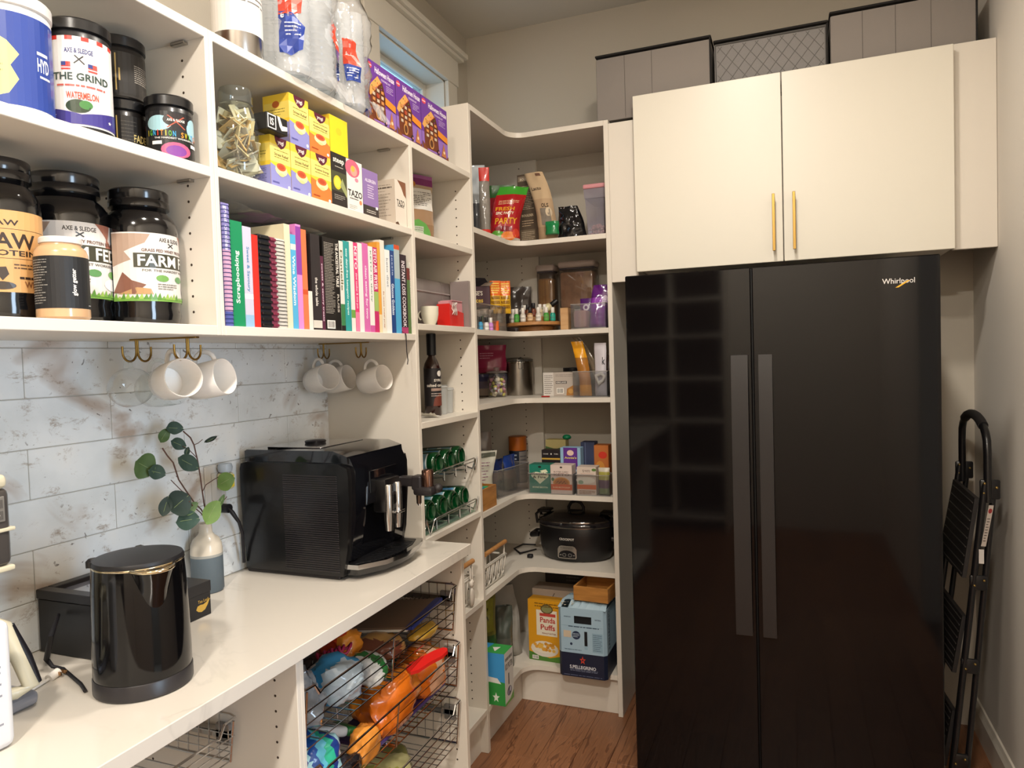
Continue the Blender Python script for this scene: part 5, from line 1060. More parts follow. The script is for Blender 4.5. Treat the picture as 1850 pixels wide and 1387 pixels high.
m = MB(); a = Vector((0.230,2.362,1.284)); a.x += .018; m.ball((a.x, a.y, Tc+.012), (.011, .010, .010), M('#151214', .3, coat=.4)); m.tube([(a.x, a.y, Tc+.009), (a.x-.01, a.y-.022, Tc+.006), (a.x-.015, a.y-.04, Tc+.0055)], .004, M('#151214', .3, coat=.4), 8); tag(m.build('measuring_spoon', None, 60), 'small black scoop lying at the foot of the syrup bottle', 'scoop')
m = MB(); a = Vector((0.277,2.149,1.282)); n = 8; vs = []; fs = []
for i in range(n+1):
    for j in range(n+1): vs.append((a.x-.025+.055*j/n, a.y-.024+.045*i/n, Tc+.003+.010*abs(noise.noise(Vector((i*.5, j*.6, 3))))+.012*(i < 3)*(1-i/3)))
for i in range(n):
    for j in range(n): q = i*(n+1)+j; fs.append((q, q+1, q+n+2, q+n+1))
m.add(vs, fs, M('#d8d4ca', .5)); tag(m.build('napkin'), 'crumpled white wrapper at the front of the syrup shelf', 'wrapper')
# bay 4 : two sloping wire racks with green bottles
GG = M('#054a22', .05, tr=.5, ior=1.45, coat=.6); GLB = '#6f97a8'
def pbottle(label, cx, cy, cz, k, grp):
    """lying bottle: foot to the viewer, neck to the wall, slightly nose down"""
    t = thing('water_bottle', label, 'bottle', (cx, cy, cz), 0, grp, rot=(0, math.radians(-90-4), 0)); r = .0385
    # local z runs from foot (0) to neck (.27)
    MB().lathe([(r*.55, .012), (r*.8, .002), (r*.93, .004), (r, .014), (r, .145), (r*.9, .175), (r*.5, .215), (r*.36, .235), (r*.34, .262)], GG, 36).build('glass_body', t, 60)
    MB().lathe([(r*.40, .255), (r*.42, .258), (r*.42, .272), (.0001, .273)], M('#3b6fae', .35, .5), 20).build('cap', t)
    MB().lathe([(r*.2, .0145), (r*.55, .013)], M('#021a0d', .2), 24, caps=False).build('foot_dimple', t)
    g = G().rect(0, 0, 1, 1, GLB)
    if k % 3 == 0: g.rect(.30, 0, .55, 1, '#c9d0ce').lines(.31, .1, .54, .9, 12, '#4a5a66', .3)
    elif k % 3 == 1: g.poly([(0, .2), (1, .5), (1, .9), (0, .7)], '#4f86b0').star(.52, .5, .03, .12, '#c2402e').poly([(0, 0), (1, 0), (1, .1), (0, .15)], '#9ad0c8')
    else: g.rect(0, .42, 1, .58, '#dfe5e6').star(.45, .5, .025, .10, '#c2402e')
    g.rect(0, .0, 1, .05, '#cfd8da').rect(0, .95, 1, 1, '#cfd8da')
    g.build(lambda x, y, o: ((r+o)*math.cos(6.28318*x*.93), (r+o)*math.sin(6.28318*x*.93), .028+(1-y)*.10), t, 'paper_label', cut=fin(40), coat=.2); return t
for lev, (zb, nb, ys) in enumerate(((1.083, 3, [2.125, 2.213, 2.301]), (.935, 4, [2.060, 2.147, 2.234, 2.321]))):
    for i, yy in enumerate(ys):
        pbottle(('green water bottle on the upper wire rack, %s' if lev == 0 else 'green water bottle on the lower wire rack, %s') % (['nearest the tower side', 'second from the left', 'third from the left', 'rightmost'][i] if lev else ['leftmost', 'middle', 'rightmost'][i]), .318, yy, zb+.045, i+lev, 'green bottles on the wire racks')
    t = thing('bottle_rack', 'chrome wire bottle rack, %s of the two' % ('upper' if lev == 0 else 'lower'), 'wire rack', (.02, YL, zb-.0))
    r = .0019; y1 = YRt-YL-.004
    m = MB()
    for x_, dz in ((.04, -.008), (.24, -.002), (.312, .016)): m.tube([(x_, .003, dz), (x_, y1, dz)], r, CHROME)
    m.build('cross_rails', t, label='chrome cross rails')
    for i in range(5):
        yy = (ys[i]-YL) if i < len(ys) else 9
        if yy+.03 > y1: continue
        m = MB(); m.tube([(.04, yy-.015, -.008), (.29, yy-.012, -.004), (.312, yy-.006, -.002), (.314, yy, -.015), (.312, yy+.006, .016)], r, CHROME); m.tube([(.04, yy+.018, -.008), (.27, yy+.018, 0)], r, CHROME); m.build('cradle', t)
    for yy in (.005, y1-.003): MB().tube([(.04, yy, -.008), (.26, yy, .001), (.30, yy, -.012), (.312, yy, .016), (.322, yy, .026)], .0024, CHROME).build('end_bracket', t)
    # zig-zag retainer at the front
    m = MB(); m.tube([(.322, .003, .008), (.318, .020, .030), (.316, .045, -.020), (.326, .058, .026), (.33, .075, .030), (.33, y1-.05, .034), (.326, y1-.035, .030), (.318, y1-.02, -.012), (.322, y1-.004, .034)], .0022, CHROME); m.build('front_retainer', t, 60)
tg = thing('bottle_mat', 'clear acrylic tray tinted for green reflections under the lower bottles', 'tray', (.03, YL+.003, Td+.0002))
MB().box((0, 0, 0), (.295, YRt-YL-.006, .003), CLR('#cfe6d8', .10, .02), .001).build('tray_sheet', tg, 0)  # green reflection of the bottles put into the sheet's tint
# bay 5 : wire basket with bunny cut-outs
def wbasket(label, loc, wd, dp, h, frz, bunny=True):
    t = thing('wire_bin', label, 'wire bin', loc, 0); WM = M('#cfcabf', .35); n = 3
    for z, fx in ((h*.60, dp), (0.0062, dp-.012)): MB().tube([(0, 0, z), (fx, 0, z), (fx, wd, z), (0, wd, z)], .003, WM, 8, True).build('wire_ring', t, 50)
    MB().box((dp-.003, .004, h*.56), (dp+.001, wd-.004, h*.66), WM, .001).build('front_band', t, 0)
    m = MB(); m.cyl((dp+.002, .008, h*.95), (dp+.002, wd-.008, h*.95), .009, oak(), 16); m.build('wooden_handle', t, 50, label='round light wood handle')
    for yy in (.02, wd-.02): MB().tube([(dp, yy, h*.6), (dp+.001, yy, h*.93)], .0035, WM, 6).build('handle_post', t)
    for k in range(5):
        yy = wd*(k+.5)/5; MB().tube([(dp, yy-.012, h*.58), (dp-.004, yy-.02, h*.30), (dp-.010, yy-.006, .01), (dp-.008, yy+.010, .03), (dp-.004, yy+.004, h*.25), (dp, yy+.016, h*.58)], .0026, WM, 6).build('wire_figure', t, 60)
    for k in range(6):
        xx = dp*(k+.5)/6; m = MB(); m.tube([(xx, 0, h*.6), (xx, .004, .004), (xx, wd-.004, .004), (xx, wd, h*.6)], .0018, WM, 5); m.build('wire_rib', t)
    return t
wbasket('white wire bin with wooden handle and a rabbit on it, in the tower', (.03, YL+.005, Te), .37, .30, (0.340,2.286,0.740)[2]-Te+.01, 0)
t = thing('rabbit_ornament', 'white wire rabbit figure clipped on the front of the tower bin', 'ornament', (.337, (0.340,2.294,0.658)[1], Te+.004), 90); RM = M('#d2cbc0', .5)
m = MB(); m.ball((0, -.006, .035), (.016, .008, .035), RM, flat=.98); m.ball((0, -.006, .085), (.013, .009, .015), RM); m.build('body', t, 60)
for s_ in (-1, 1): m = MB(); m.ball((s_*.008, -.006, .118), (.0045, .004, .026), RM); m.build('ear', t, 60)
m = MB()
for s_ in (-1, 1): m.ball((s_*.005, -.0145, .088), .0014, M('#201c1a', .4), seg=1)
m.build('eyes', t, kind='stuff')
# ================================================================ corner shelves
Ca, Cb, Cc, Cd, Ce, Cf = 1.9576, 1.5826, 1.3036, .9006, .5906, .1706
# shelf a
pouch('flour_bag', 'grey and charcoal pouch with a red corner at the left panel', 'bag', (.200, 2.735, Ca), 25, .11, .325, .05, [(0, '#34363c'), (.5, '#a9b1b6')], seed=11, nz=.004, top=.1)
t = pouch('snack_bag', 'clear crinkled bag with red ends beside the grey pouch', 'bag', (.300, 2.625, Ca), 25, .042, .275, .03, [(0, '#c22a1e'), (.10, CLR('#d9d6d2', .45, .12, 1.5, '#a39c94', 1.6)), (.78, '#c22a1e')], seed=13, nz=.005, top=.15)
g = G().text('FRESH', .40, .58, .62, .07, '#e0a02c').text('EPIC PARTY', .42, .50, .6, .05, '#e9d9c0').text('PARTY', .5, .36, .75, .11, '#e0a02c').lines(.15, .66, .8, .74, 3, '#e9c79a', .35).ell(.25, .12, .2, .08, '#5c9a3a').ell(.6, .09, .24, .08, '#d9782a').ell(.85, .14, .12, .08, '#c9402d').poly([(0, 0), (1, 0), (1, .05), (0, .06)], '#d9d3cc').ell(.42, .22, .3, .05, '#7a1420')
X0 = (0.205,2.860,2.016)[0]
pouch('snack_bag', 'red party mix bag with folded green top', 'snack bag', (.325, 2.77, Ca), 28, .125, .235, .06, [(0, '#a81c22'), (.86, '#3f9a2f')], g, seed=17, nz=.008, bend=.12, skew=.22, top=.12, r=.22)
pouch('snack_bag', 'dark green-topped red bag behind the party mix bag', 'snack bag', (.26, 2.90, Ca), 20, .12, .27, .06, [(0, '#8f1a20'), (.80, '#2c5a24')], seed=19, nz=.006, top=.2)
g = G().rect(.05, .9, .95, .97, '#8a7a66').text('BOURBON', .5, .93, .7, .035, '#d9cbb5').lines(.1, .50, .9, .84, 14, '#b5a48c', .35).text('BOULDER', .5, .42, .6, .035, '#cdbb9c').rect(.12, .03, .88, .22, '#6f604d').lines(.16, .05, .84, .20, 6, '#b5a48c', .35).lines(.2, .26, .8, .36, 3, '#c2a888', .3)
b = (0.322,0.412,0.303)
pack('snack_carton', 'tall narrow brown carton covered in fine print', 'carton', (b[0], 2.935, Ca), -6, (b[1]-b[0]+.004, .08, b[2]+.004), '#57493a', g, group=None)
g = G().text('Lacto', .40, .76, .5, .05, '#4a3a2c').text('OLS', .66, .50, .34, .06, '#3a2c20').rect(.38, .22, .86, .46, '#7d7468').rect(.6, .94, .85, .98, '#6a4a38').ell(.8, .40, .14, .07, '#c9b79c')
pouch('paper_bag', 'leaning tan paper bag with a pointed open top', 'paper bag', ((0.472,2.900,1.979)[0], 2.855, Ca), -2, .085, .30, .07, [(0, '#a58a6b'), (.2, '#b59a7a'), (.6, '#c2a886')], g, seed=23, nz=.006, skew=-.22, top=.3, r=.8, coat=0, bend=.05)
pouch('snack_bag', 'small shiny green bag in front of the tan paper bag', 'snack bag', ((0.510,2.850,2.032)[0], 2.825, Ca+.02), 10, .055, .055, .03, [(0, '#1d7a44')], seed=29, nz=.006, r=.2, top=.3)
pouch('snack_bag', 'crumpled glossy black foil bag', 'snack bag', ((0.588,2.870,1.971)[0], 2.845, Ca), 8, .125, .135, .055, [(0, '#0d0d10')], seed=31, nz=.010, r=.12, top=.25, fr=22, skew=-.12, narrow=.35)
b = (0.636,0.734,0.193)
t = thing('cereal_dispenser', 'clear tapered container with pink lid and pale pink candy', 'container', ((b[0]+XP1)/2-.004, 2.95, Ca)); ww = (XP1-b[0])/2-.006
def taper(m, w0, d0, w1, d1, z0, z1, mat): m.add([(-w0, -d0, z0), (w0, -d0, z0), (w0, d0, z0), (-w0, d0, z0), (-w1, -d1, z1), (w1, -d1, z1), (w1, d1, z1), (-w1, d1, z1)], [(0, 3, 2, 1), (4, 5, 6, 7), (0, 1, 5, 4), (1, 2, 6, 5), (2, 3, 7, 6), (3, 0, 4, 7)], mat)
m = MB(); taper(m, ww*.72, .075, ww*.86, .09, 0, .155, CLR('#dcdde6', .30, .1, 1.45, '#b9b4c2')); taper(m, ww*.90, .092, ww*.94, .095, .155, .195, CLR('#dcdde6', .35, .1, 1.45, '#c2bcc8')); m.build('container_body', t, 0)
m = MB(); m.box((-ww, -.10, .193), (ww, .10, .212), M('#c98a90', .4), .006, 2); m.build('lid', t, 20)
rice(t, 90, (-ww*.62, ww*.62, -.068, .0, .006, .05), ['#c98f86', '#d3a398', '#b98076'], .008, 3)
# shelf b
t = thing('candy_carton', 'torn dark maroon candy carton with yellow lettering by the panel', 'carton', (.185, 2.665, Cb+.103), 25); MC = M('#3c1524', .45)
MB().box((0, 0, 0), (.10, .13, .085), MC, .002).build('carton_body', t, 0)
MB().add([(0, 0, .085), (.10, 0, .085), (.08, -.02, .115), (.02, -.018, .120)], [(0, 1, 2, 3)], M('#1e1a20', .5)).add([(0, .01, .087), (.09, .03, .095), (.05, .05, .13), (0, .06, .125)], [(0, 1, 2, 3)], M('#c9bfb5', .6)).add([(.06, -.002, .085), (.10, .0, .085), (.115, -.02, .10), (.08, -.025, .095)], [(0, 1, 2, 3)], M('#d8cfc4', .6)).build('torn_flaps', t, 0)
G().text("REESE'S", .38, .66, .62, .22, '#d8cfc0').text('Pieces', .42, .32, .56, .22, '#e0b83a').build(face_front(.10, .085), t, 'front_print')
for k, (lb, xx, yy) in enumerate((('orange and yellow candy bar packs hanging over the acrylic bin, left strip', .292, 2.725), ('orange and yellow candy bar packs hanging over the acrylic bin, right strip', .322, 2.755))):
    g = G()
    for q in range(3): g.text('REESES', .5, .2+.14*q, .8, .09, '#5a2a1c', 0)
    g.lines(.1, .6, .9, .95, 5, '#f0d060', .5, k)
    pouch('candy_pack', lb, 'candy pack', (xx, yy, Cb+.075), 25, .045, .135, .02, [(0, '#d9a92c'), (.55, '#d9661f')], g, seed=41+k, nz=.006, r=.25, top=.5)
pouch('snack_bag', 'dark translucent bag behind the orange candy packs', 'bag', (.262, 3.06, Cb), 15, .12, .215, .05, [(0, '#3a312e'), (.5, '#4a423e')], seed=45, nz=.008, r=.2, top=.3)
def abin(label, loc, size, rz=0, handle=True, mat=ACR):
    t = thing('acrylic_bin', label, 'storage bin', loc, rz); w, d, h = size; e = .0022
    for n, a, b in (('front_wall', (0, 0, 0), (w, e, h)), ('rear_wall', (0, d-e, 0), (w, d, h)), ('side_wall', (0, e, 0), (e, d-e, h)), ('side_wall', (w-e, e, 0), (w, d-e, h)), ('base', (e, e, 0), (w-e, d-e, e))): MB().box(a, b, mat, 0).build(n, t, 0)
    m = MB(); m.tube([(0, 0, h), (w, 0, h), (w, d, h), (0, d, h)], .0016, CLR('#e8e8e8', .35, .05, 1.5, '#c9c5c0', 2), 6, True)
    m.build('rolled_rim', t)
    m = MB(); m.tube([(0, 0, .0017), (w, 0, .0017), (w, d, .0017), (0, d, .0017)], .0013, M('#8f8a86', .3), 5, True); m.build('foot_edge', t)
    return t
abin('clear acrylic bin full of little spice jars at the left of the turntable shelf', (.325, 2.45, Cb), (.30, .26, .10), 90, mat=CLR('#e8e4e0', .05, .04))
JG = CLR('#cfc6bd', .35, .05, 1.5, '#6b5a50', 1.5)
for i, (xx, yy) in enumerate(((.295, 2.60), (.29, 2.655), (.25, 2.63), (.255, 2.70))):
    t = thing('spice_jar', ['small capped spice jar at the front of the acrylic bin, left', 'small capped spice jar at the front of the acrylic bin, right', 'spice jar behind, near the panel, in the acrylic bin', 'spice jar at the far end of the acrylic bin'][i], 'jar', (xx, yy, Cb+.0045), 0, 'spice jars in the acrylic bin')
    MB().lathe([(.018, 0), (.019, .003), (.019, .055), (.016, .062)], JG, 20).build('glass_body', t); MB().lathe([(.017, .060), (.018, .062), (.018, .082), (.0001, .083)], M('#b9afa2', .4), 20).build('cap', t)
def dropper(label, x, y, z, glass, cap, lab, r=.0115, h=.058, g=None, rz=0, grp='essential oil bottles on the turntable', tilt=None):
    t = thing('oil_vial', label, 'small bottle', (x, y, z), rz, grp)
    if tilt: t.rotation_euler = tilt
    MB().lathe([(r*.92, 0), (r, .002), (r, h*.50), (r*.8, h*.58), (r*.5, h*.63)], M(glass, .15, coat=.6), 20).build('vial_body', t)
    MB().lathe([(r*.62, h*.60), (r*.68, h*.62), (r*.68, h*.97), (r*.6, h), (.0001, h)], M(cap, .4), 18).build('cap', t)
    G().rect(0, 0, 1, 1, lab).lines(.25, .3, .75, .7, 2, '#5a5550', .4).build(face_cyl(r, h*.08, h*.46, 220), t, 'paper_label', cut=fin(16)); return t
for i, (u, v, X, gl, cp, lb, tx) in enumerate(((868, 588, .325, '#3a8ab5', '#141316', '#3f93bd', 'blue-labelled vial with black cap at the panel foot'), (879, 590, .328, '#c9c6c8', '#141316', '#e0dcd8', 'white-labelled vial with black cap beside the blue one'), (887.5, 593, .33, '#b57ac2', '#d8d5d0', '#cc8ad0', 'pink and lilac vial with a white cap at the shelf front'))):
    p_ = ((0.325,2.486,1.598), (0.328,2.537,1.595), (0.328,2.580,1.590))[i]
    dropper(tx, p_[0], p_[1]-.0, Cb, gl, cp, lb, .0095, .05, rz=40, grp=None)
pouch('snack_bag', 'small orange wrapper beside the lilac vial', 'wrapper', (.325, (0.325,2.638,1.598)[1], Cb), 50, .035, .04, .018, [(0, '#cf5a1c')], seed=51, nz=.006, r=.3)
# turntable
tx, ty = (0.398,2.900,1.603)[0], 2.915
t = thing('turntable', 'round two-level bamboo turntable holding essential oil vials', 'turntable', (tx, ty, Cb)); OK_ = oak()
MB().lathe([(.075, 0), (.078, .002), (.078, .020), (.072, .022)], OK_, 48).build('turntable_base', t); MB().lathe([(.122, .024), (.128, .026), (.128, .037), (.122, .039)], OK_, 64).build('turntable_tray', t)
MB().lathe([(.060, .039), (.062, .040), (.062, .060), (.060, .062)], OK_, 48).build('turntable_step', t); 
z1 = Cb+.0396; z2 = Cb+.0626
VI = [(-108, '#c9c8c2', '#dedad2', '#e0ddd6'), (-128, '#c9c8c2', '#dedad2', '#d9d6d0'), (-98, '#3f8f3a', '#dedad2', '#4aa044'), (-78, '#bfb9ae', '#dedad2', '#dfdcd4'), (-62, '#a07a50', '#1a1718', '#d8b892'), (-45, '#bfb9ae', '#dedad2', '#dfdcd4'), (-26, '#3f8f3a', '#dedad2', '#5aa048'), (-10, '#1f8a78', '#dedad2', '#27a08c')]
nm = ['white-labelled vial at the left rim of the turntable', 'white vial just behind the left rim of the turntable', 'bright green vial left of centre on the turntable rim', 'white vial with striped label on the turntable rim', 'amber vial with black cap at the centre of the rim', 'white vial right of the amber one on the rim', 'bright green vial right of centre on the turntable', 'teal-labelled vial at the right rim of the turntable']
AN = [-152, -139, -122, -102, -84, -65, -46, -28]
for i, (a, gl, cp, lb) in enumerate(VI):
    q = math.radians(AN[i]); dropper(nm[i], tx+.104*math.cos(q), ty+.104*math.sin(q), z1, gl, cp, lb)
for i, (a, rr, gl, cp, lb, tx_) in enumerate(((-150, .048, '#5a2c14', '#e0dcd4', '#c23a4a', 'tall vial with white cap and red label on the upper step'), (-118, .046, '#5a2c14', '#17151a', '#6a3a1c', 'brown vial with black cap on the upper step, left'), (-84, .044, '#5a2c14', '#17151a', '#7a3a2a', 'brown vial with black cap on the upper step, centre'), (-48, .046, '#d8c7a8', '#e0dcd4', '#dcc9a4', 'cream vial with white cap on the upper step'), (-18, .047, '#c9bfae', '#e0dcd4', '#a9a69a', 'white-capped vial at the right of the upper step'))):
    q = math.radians(a); dropper(tx_, tx+rr*math.cos(q), ty+rr*math.sin(q), z2, gl, cp, lb, h=.052+.006*(i == 2))
dropper('large tilted bottle with black cap and cream label behind the vials', tx+.022, ty+.010, z2+.020, '#c9b98f', '#141214', '#e0d8a8', .017, .085, tilt=(0, math.radians(55), math.radians(20)), grp=None)
# storage canisters
def popjar(label, cx, cy, w, d, h, z=Cb, fill=None, fh=.7, lid='#b8aaa4', seed=1, round_=False):
    t = thing('food_canister', label, 'food canister', (cx, cy, z)); CL = CLR('#d9d2cc', .10, .05, 1.5, '#b5a59a', 1.5)
    if round_:
        MB().lathe([(w*.9, 0), (w, .004), (w, h-.03)], CL, 36, caps=False).build('clear_wall', t, 60); MB().lathe([(w*1.03, h-.032), (w*1.05, h-.028), (w*1.05, h-.004), (w*1.0, h), (.0001, h)], M(lid, .4), 36).build('lid', t)
        if fill: MB().lathe([(w*.93, .004), (w*.93, h*fh), (.0001, h*fh+.004)], fill, 32).build('contents', t)
    else:
        MB().box((-w, -d, 0), (w, d, h-.028), CL, .014, 3).build('clear_wall', t, 30); MB().box((-w-.003, -d-.003, h-.030), (w+.003, d+.003, h), M(lid, .4), .012, 3).build('lid', t, 30)
        MB().box((-w+.002, -d+.002, h-.037), (w-.002, d-.002, h-.031), M('#3a3542', .4), .004).build('gasket', t, 20)
        if fill: MB().box((-w+.005, -d+.005, .005), (w-.005, d-.005, h*fh), fill, .012, 2).build('contents', t, 30)
    return t
PASTA = oak('#c99a52', '#8a5f2c', (60, 60, 1), 'pasta')
bx = (0.396,3.040,1.681)[0]; popjar('clear canister of dry noodles with a mauve lid', bx, 3.094, .041, .042, (0.416,3.000,1.887)[2]-Cb, fill=PASTA, fh=.80)
x0_, x1_ = (0.448,3.030,1.678)[0], (0.612,3.030,1.669)[0]
FD = M('#b08a6c', .6, var=.6, bs=40)
popjar('large clear canister of snack packs stacked on the lower one', (x0_+x1_)/2+.012, 3.094, (x1_-x0_)/2, .042, (0.553,2.980,1.893)[2]-Cb-.098, z=Cb+.0985, fill=FD, fh=.78)
popjar('low wide clear canister with mauve lid under the large one', (x0_+x1_)/2+.016, 3.094, (x1_-x0_)/2, .042, .098, fill=M('#3a2c2a', .6), fh=.5)
t = thing('wood_board', 'pale wooden board edge standing beside the acrylic bin', 'board', ((0.532,2.860,1.596)[0], 2.835, Cb)); MB().box((0, 0, 0), (.034, .10, (0.562,2.840,1.673)[2]-Cb), oak('#c9a274', '#b58a5c', (3, 3, 30), 'pale_wood'), .002).build('board', t, 0)
b = (0.584,0.728,0.118)
abin('clear acrylic bin with purple bags at the right end of the vial shelf', (b[0], 2.815, Cb), (b[1]-b[0], .22, .10))
MB_ = MB().box((0, 0, 0), ((b[1]-b[0])*.40, .12, .072), M('#a07f80', .7), .012, 2).build('baking_bag', None, 30); MB_.location = (b[0]+.006, 2.825, Cb+.0045); tag(MB_, 'dusty pink packet at the left inside the purple bin', 'packet')
pouch('purple_bag', 'shiny purple chip bag standing up in the acrylic bin', 'snack bag', ((b[0]+b[1])/2+.028, 2.85, Cb+.0045), 0, .072, .175, .05, [(0, '#7a2f96'), (.55, '#8a3aa5'), (.72, '#5a1c6e')], G().ell(.8, .62, .16, .13, '#c9b9cf').lines(.7, .56, .9, .68, 3, '#6a4a78', .3), seed=61, nz=.010, r=.14, top=.1, skew=.10, bend=.05)
pouch('purple_bag', 'dark violet packet with a round white logo in front of the canister', 'snack bag', ((0.630,2.900,1.731)[0], 2.885, Cb+.06), 0, .055, .068, .02, [(0, '#4c1f66')], G().ell(.5, .45, .24, .2, '#c9c6d2').ell(.5, .45, .12, .1, '#4c1f66'), seed=63, nz=.003, r=.2, top=.5)
# shelf c
pouch('snack_bag', 'crimson pink pouch standing at the back left behind the candy jar', 'bag', (.165, 2.945, Cc+.105), 20, .14, .125, .05, [(0, '#8f1f44'), (.2, '#a02650')], G().lines(.15, .5, .6, .75, 3, '#d9a0b5', .35), seed=71, nz=.004, r=.3, top=.4)
pouch('zip_bag', 'clear zip bag of blue packets lying under the crimson pouch', 'bag', (.16, 2.94, Cc), 20, .15, .10, .08, [(0, '#a59488'), (.35, '#6f6478'), (.7, '#4a4a72')], seed=73, nz=.008, r=.2, top=.3, n=18)
cx, cy, r, h = (0.218,2.888,0.043,0.134)
t = thing('candy_jar', 'lidded glass jar of pastel wrapped sweets', 'jar', (cx, cy, Cc)); GJ = CLR('#f2f2ee', .03, .03, 1.5, '#ffffff', 1.6)
MB().lathe([(r*.8, .001), (r*.92, .004), (r, h*.35), (r*.98, h*.55), (r*.80, h*.74), (r*.84, h*.80)], GJ, 36, caps=False).build('glass_body', t, 60)
MB().lathe([(r*1.08, h*.80), (r*1.1, h*.82), (r*.95, h*.86), (r*.3, h*.88), (r*.26, h*.92), (r*.34, h*.97), (.0001, h)], CLR('#e8ebe8', .15, .03, 1.5, '#ffffff', 1.6), 32).build('lid', t, 60)
rnd = random.Random(9)
for i in range(75):
    a = rnd.uniform(0, 6.28); q = r*.78*math.sqrt(rnd.random()); z = rnd.uniform(.010, h*.62); m = MB().at((q*math.cos(a), q*math.sin(a), z), (rnd.random()*3, rnd.random()*3, rnd.random()*3)); c = rnd.choice(['#d8cfe0', '#e0dcd6', '#c98fa8', '#d8cf6a', '#8fae5c', '#9a6a8c', '#e3d8c2', '#c96a6a'])
    m.ball((0, 0, 0), (.0125, .008, .008), M(c, .35, coat=.3), .1, 3, 1, i); m.build('sweet', t, 60)
cx, cy, r, h = (0.234,3.161,0.071,0.172)
cy = 3.060; cx += .020; r *= .94
t = thing('steel_canister', 'brushed stainless canister with wire clamp lid', 'canister', (cx, cy, Cc), -60); SM = M('#9a938a', .30, 1)
MB().lathe([(r*.98, 0), (r, .003), (r, h*.84)], SM, 48).build('steel_body', t); MB().lathe([(r*1.0, h*.84), (r*1.04, h*.85), (r*1.04, h*.88), (r*1.0, h*.89)], M('#b9b2a8', .15, 1), 48).build('collar', t)
MB().lathe([(r*1.02, h*.895), (r*1.04, h*.90), (r*1.03, h*.94), (r*.85, h*.985), (.0001, h)], CLR('#cfd0cc', .3, .05, 1.5, '#8a8680', 1.6), 40).build('glass_lid', t)
m = MB(); m.tube([(r*1.05, -.018, h*.86), (r*1.12, -.016, h*.95), (r*1.1, 0, h*1.0), (r*1.12, .016, h*.95), (r*1.05, .018, h*.86)], .0018, CHROME); m.tube([(r*1.05, -.010, h*.88), (r*1.14, -.010, h*.70), (r*1.14, .010, h*.70), (r*1.05, .010, h*.88)], .0018, CHROME); m.build('wire_clamp', t, 60)
b = (0.417,0.564,0.102)
g = G().rect(0, 0, .28, 1, '#cfc9c2').lines(.03, .08, .26, .9, 10, '#6a625c', .3).lines(.34, .8, .9, .92, 2, '#8a827a', .3).rect(.34, .52, .64, .62, '#2a2426').text('KIRKLAND', .49, .57, .27, .06, '#e8e2da').code(.36, .1, .55, .34).poly([(.62, .02), (1, .02), (1, .42), (.8, .44), (.64, .30)], '#a8743a').ell(.74, .2, .07, .1, '#c2924c').ell(.88, .26, .08, .1, '#8a5426').ell(.92, .10, .07, .07, '#c2924c')
pack('nut_carton', 'pale box of cashews with nutrition label', 'carton', (b[0], 2.93, Cc), 0, (b[1]-b[0]+.02, .12, b[2]), '#b5aaa0', g)
t = thing('nut_jar', 'squat jar with black rimmed lid behind the cashew box', 'jar', (b[0]+.085, 3.10, Cc)); MB().lathe([(.04, 0), (.042, .003), (.042, .10)], M('#8a7a62', .3), 28).build('jar_body', t); MB().lathe([(.044, .10), (.045, .102), (.045, .118), (.0001, .12)], M('#18181a', .4), 28).build('lid', t)
tag(MB().box((0, 0, 0), (.038, .006, .006), M('#9c1f1c', .4), .002).build('clip', None, 0), 'red bag clip lying before the cashew box', 'clip'); bpy.data.objects['clip'].location = ((0.435,2.896,1.303)[0], 2.845, Cc)
b = (0.585,0.728,0.120)
abin('clear acrylic bin with a yellow zip bag and a white pouch', (b[0], 2.815, Cc), (b[1]-b[0], .24, .105)); w3 = b[1]-b[0]
YM = CLR('#f0c98a', .55, .15, 1.5, '#c98a3a', 1.4)
pouch('zip_bag', 'tall amber zip bag bending left out of the acrylic bin', 'bag', (b[0]+.045, 2.835, Cc+.0045), 4, .05, .225, .03, [(0, '#c98a2c'), (.22, YM), (.70, '#dd9a1c')], seed=81, nz=.006, skew=-.16, bend=.06, r=.2, top=.35)
pouch('plastic_liner', 'clear bag tail rising from the bin and curving under the shelf above', 'bag', (b[0]+.098, 2.875, Cc+.0045), 3, .030, .243, .012, [(0, CLR('#d9d2c6', .3, .1, 1.5, '#9a8a74', 1.5))], seed=83, nz=.004, skew=-.40, top=.3, r=.2)
pouch('flour_bag', 'white pouch printed with a dark letter k at the right of the bin', 'bag', (b[0]+w3-.035, 2.835, Cc+.0045), -4, .050, .215, .03, [(0, '#b5b2bc'), (.45, '#c9c5cc')], G().text('k', .82, .66, .22, .14, '#26242c'), seed=85, nz=.004, r=.4, top=.4)
pouch('snack_bag', 'dark patterned bag behind the white pouch', 'bag', (b[0]+.10, 2.95, Cc+.0045), 0, .075, .165, .04, [(0, '#2e2430'), (.6, '#4a2c24')], seed=87, nz=.006, r=.25)
m = MB(); m.tube([(0, 0, 0), (.018, 0, .012), (.024, 0, .03), (.010, 0, .04), (-.010, 0, .032), (-.006, 0, .012)], .006, M('#d8d6d2', .35), 8, True); o_ = m.build('bag_clip', None, 60); o_.location = (b[0]+.105, 2.828, Cc+.055); tag(o_, 'white plastic handle of a cup inside the acrylic bin', 'handle')
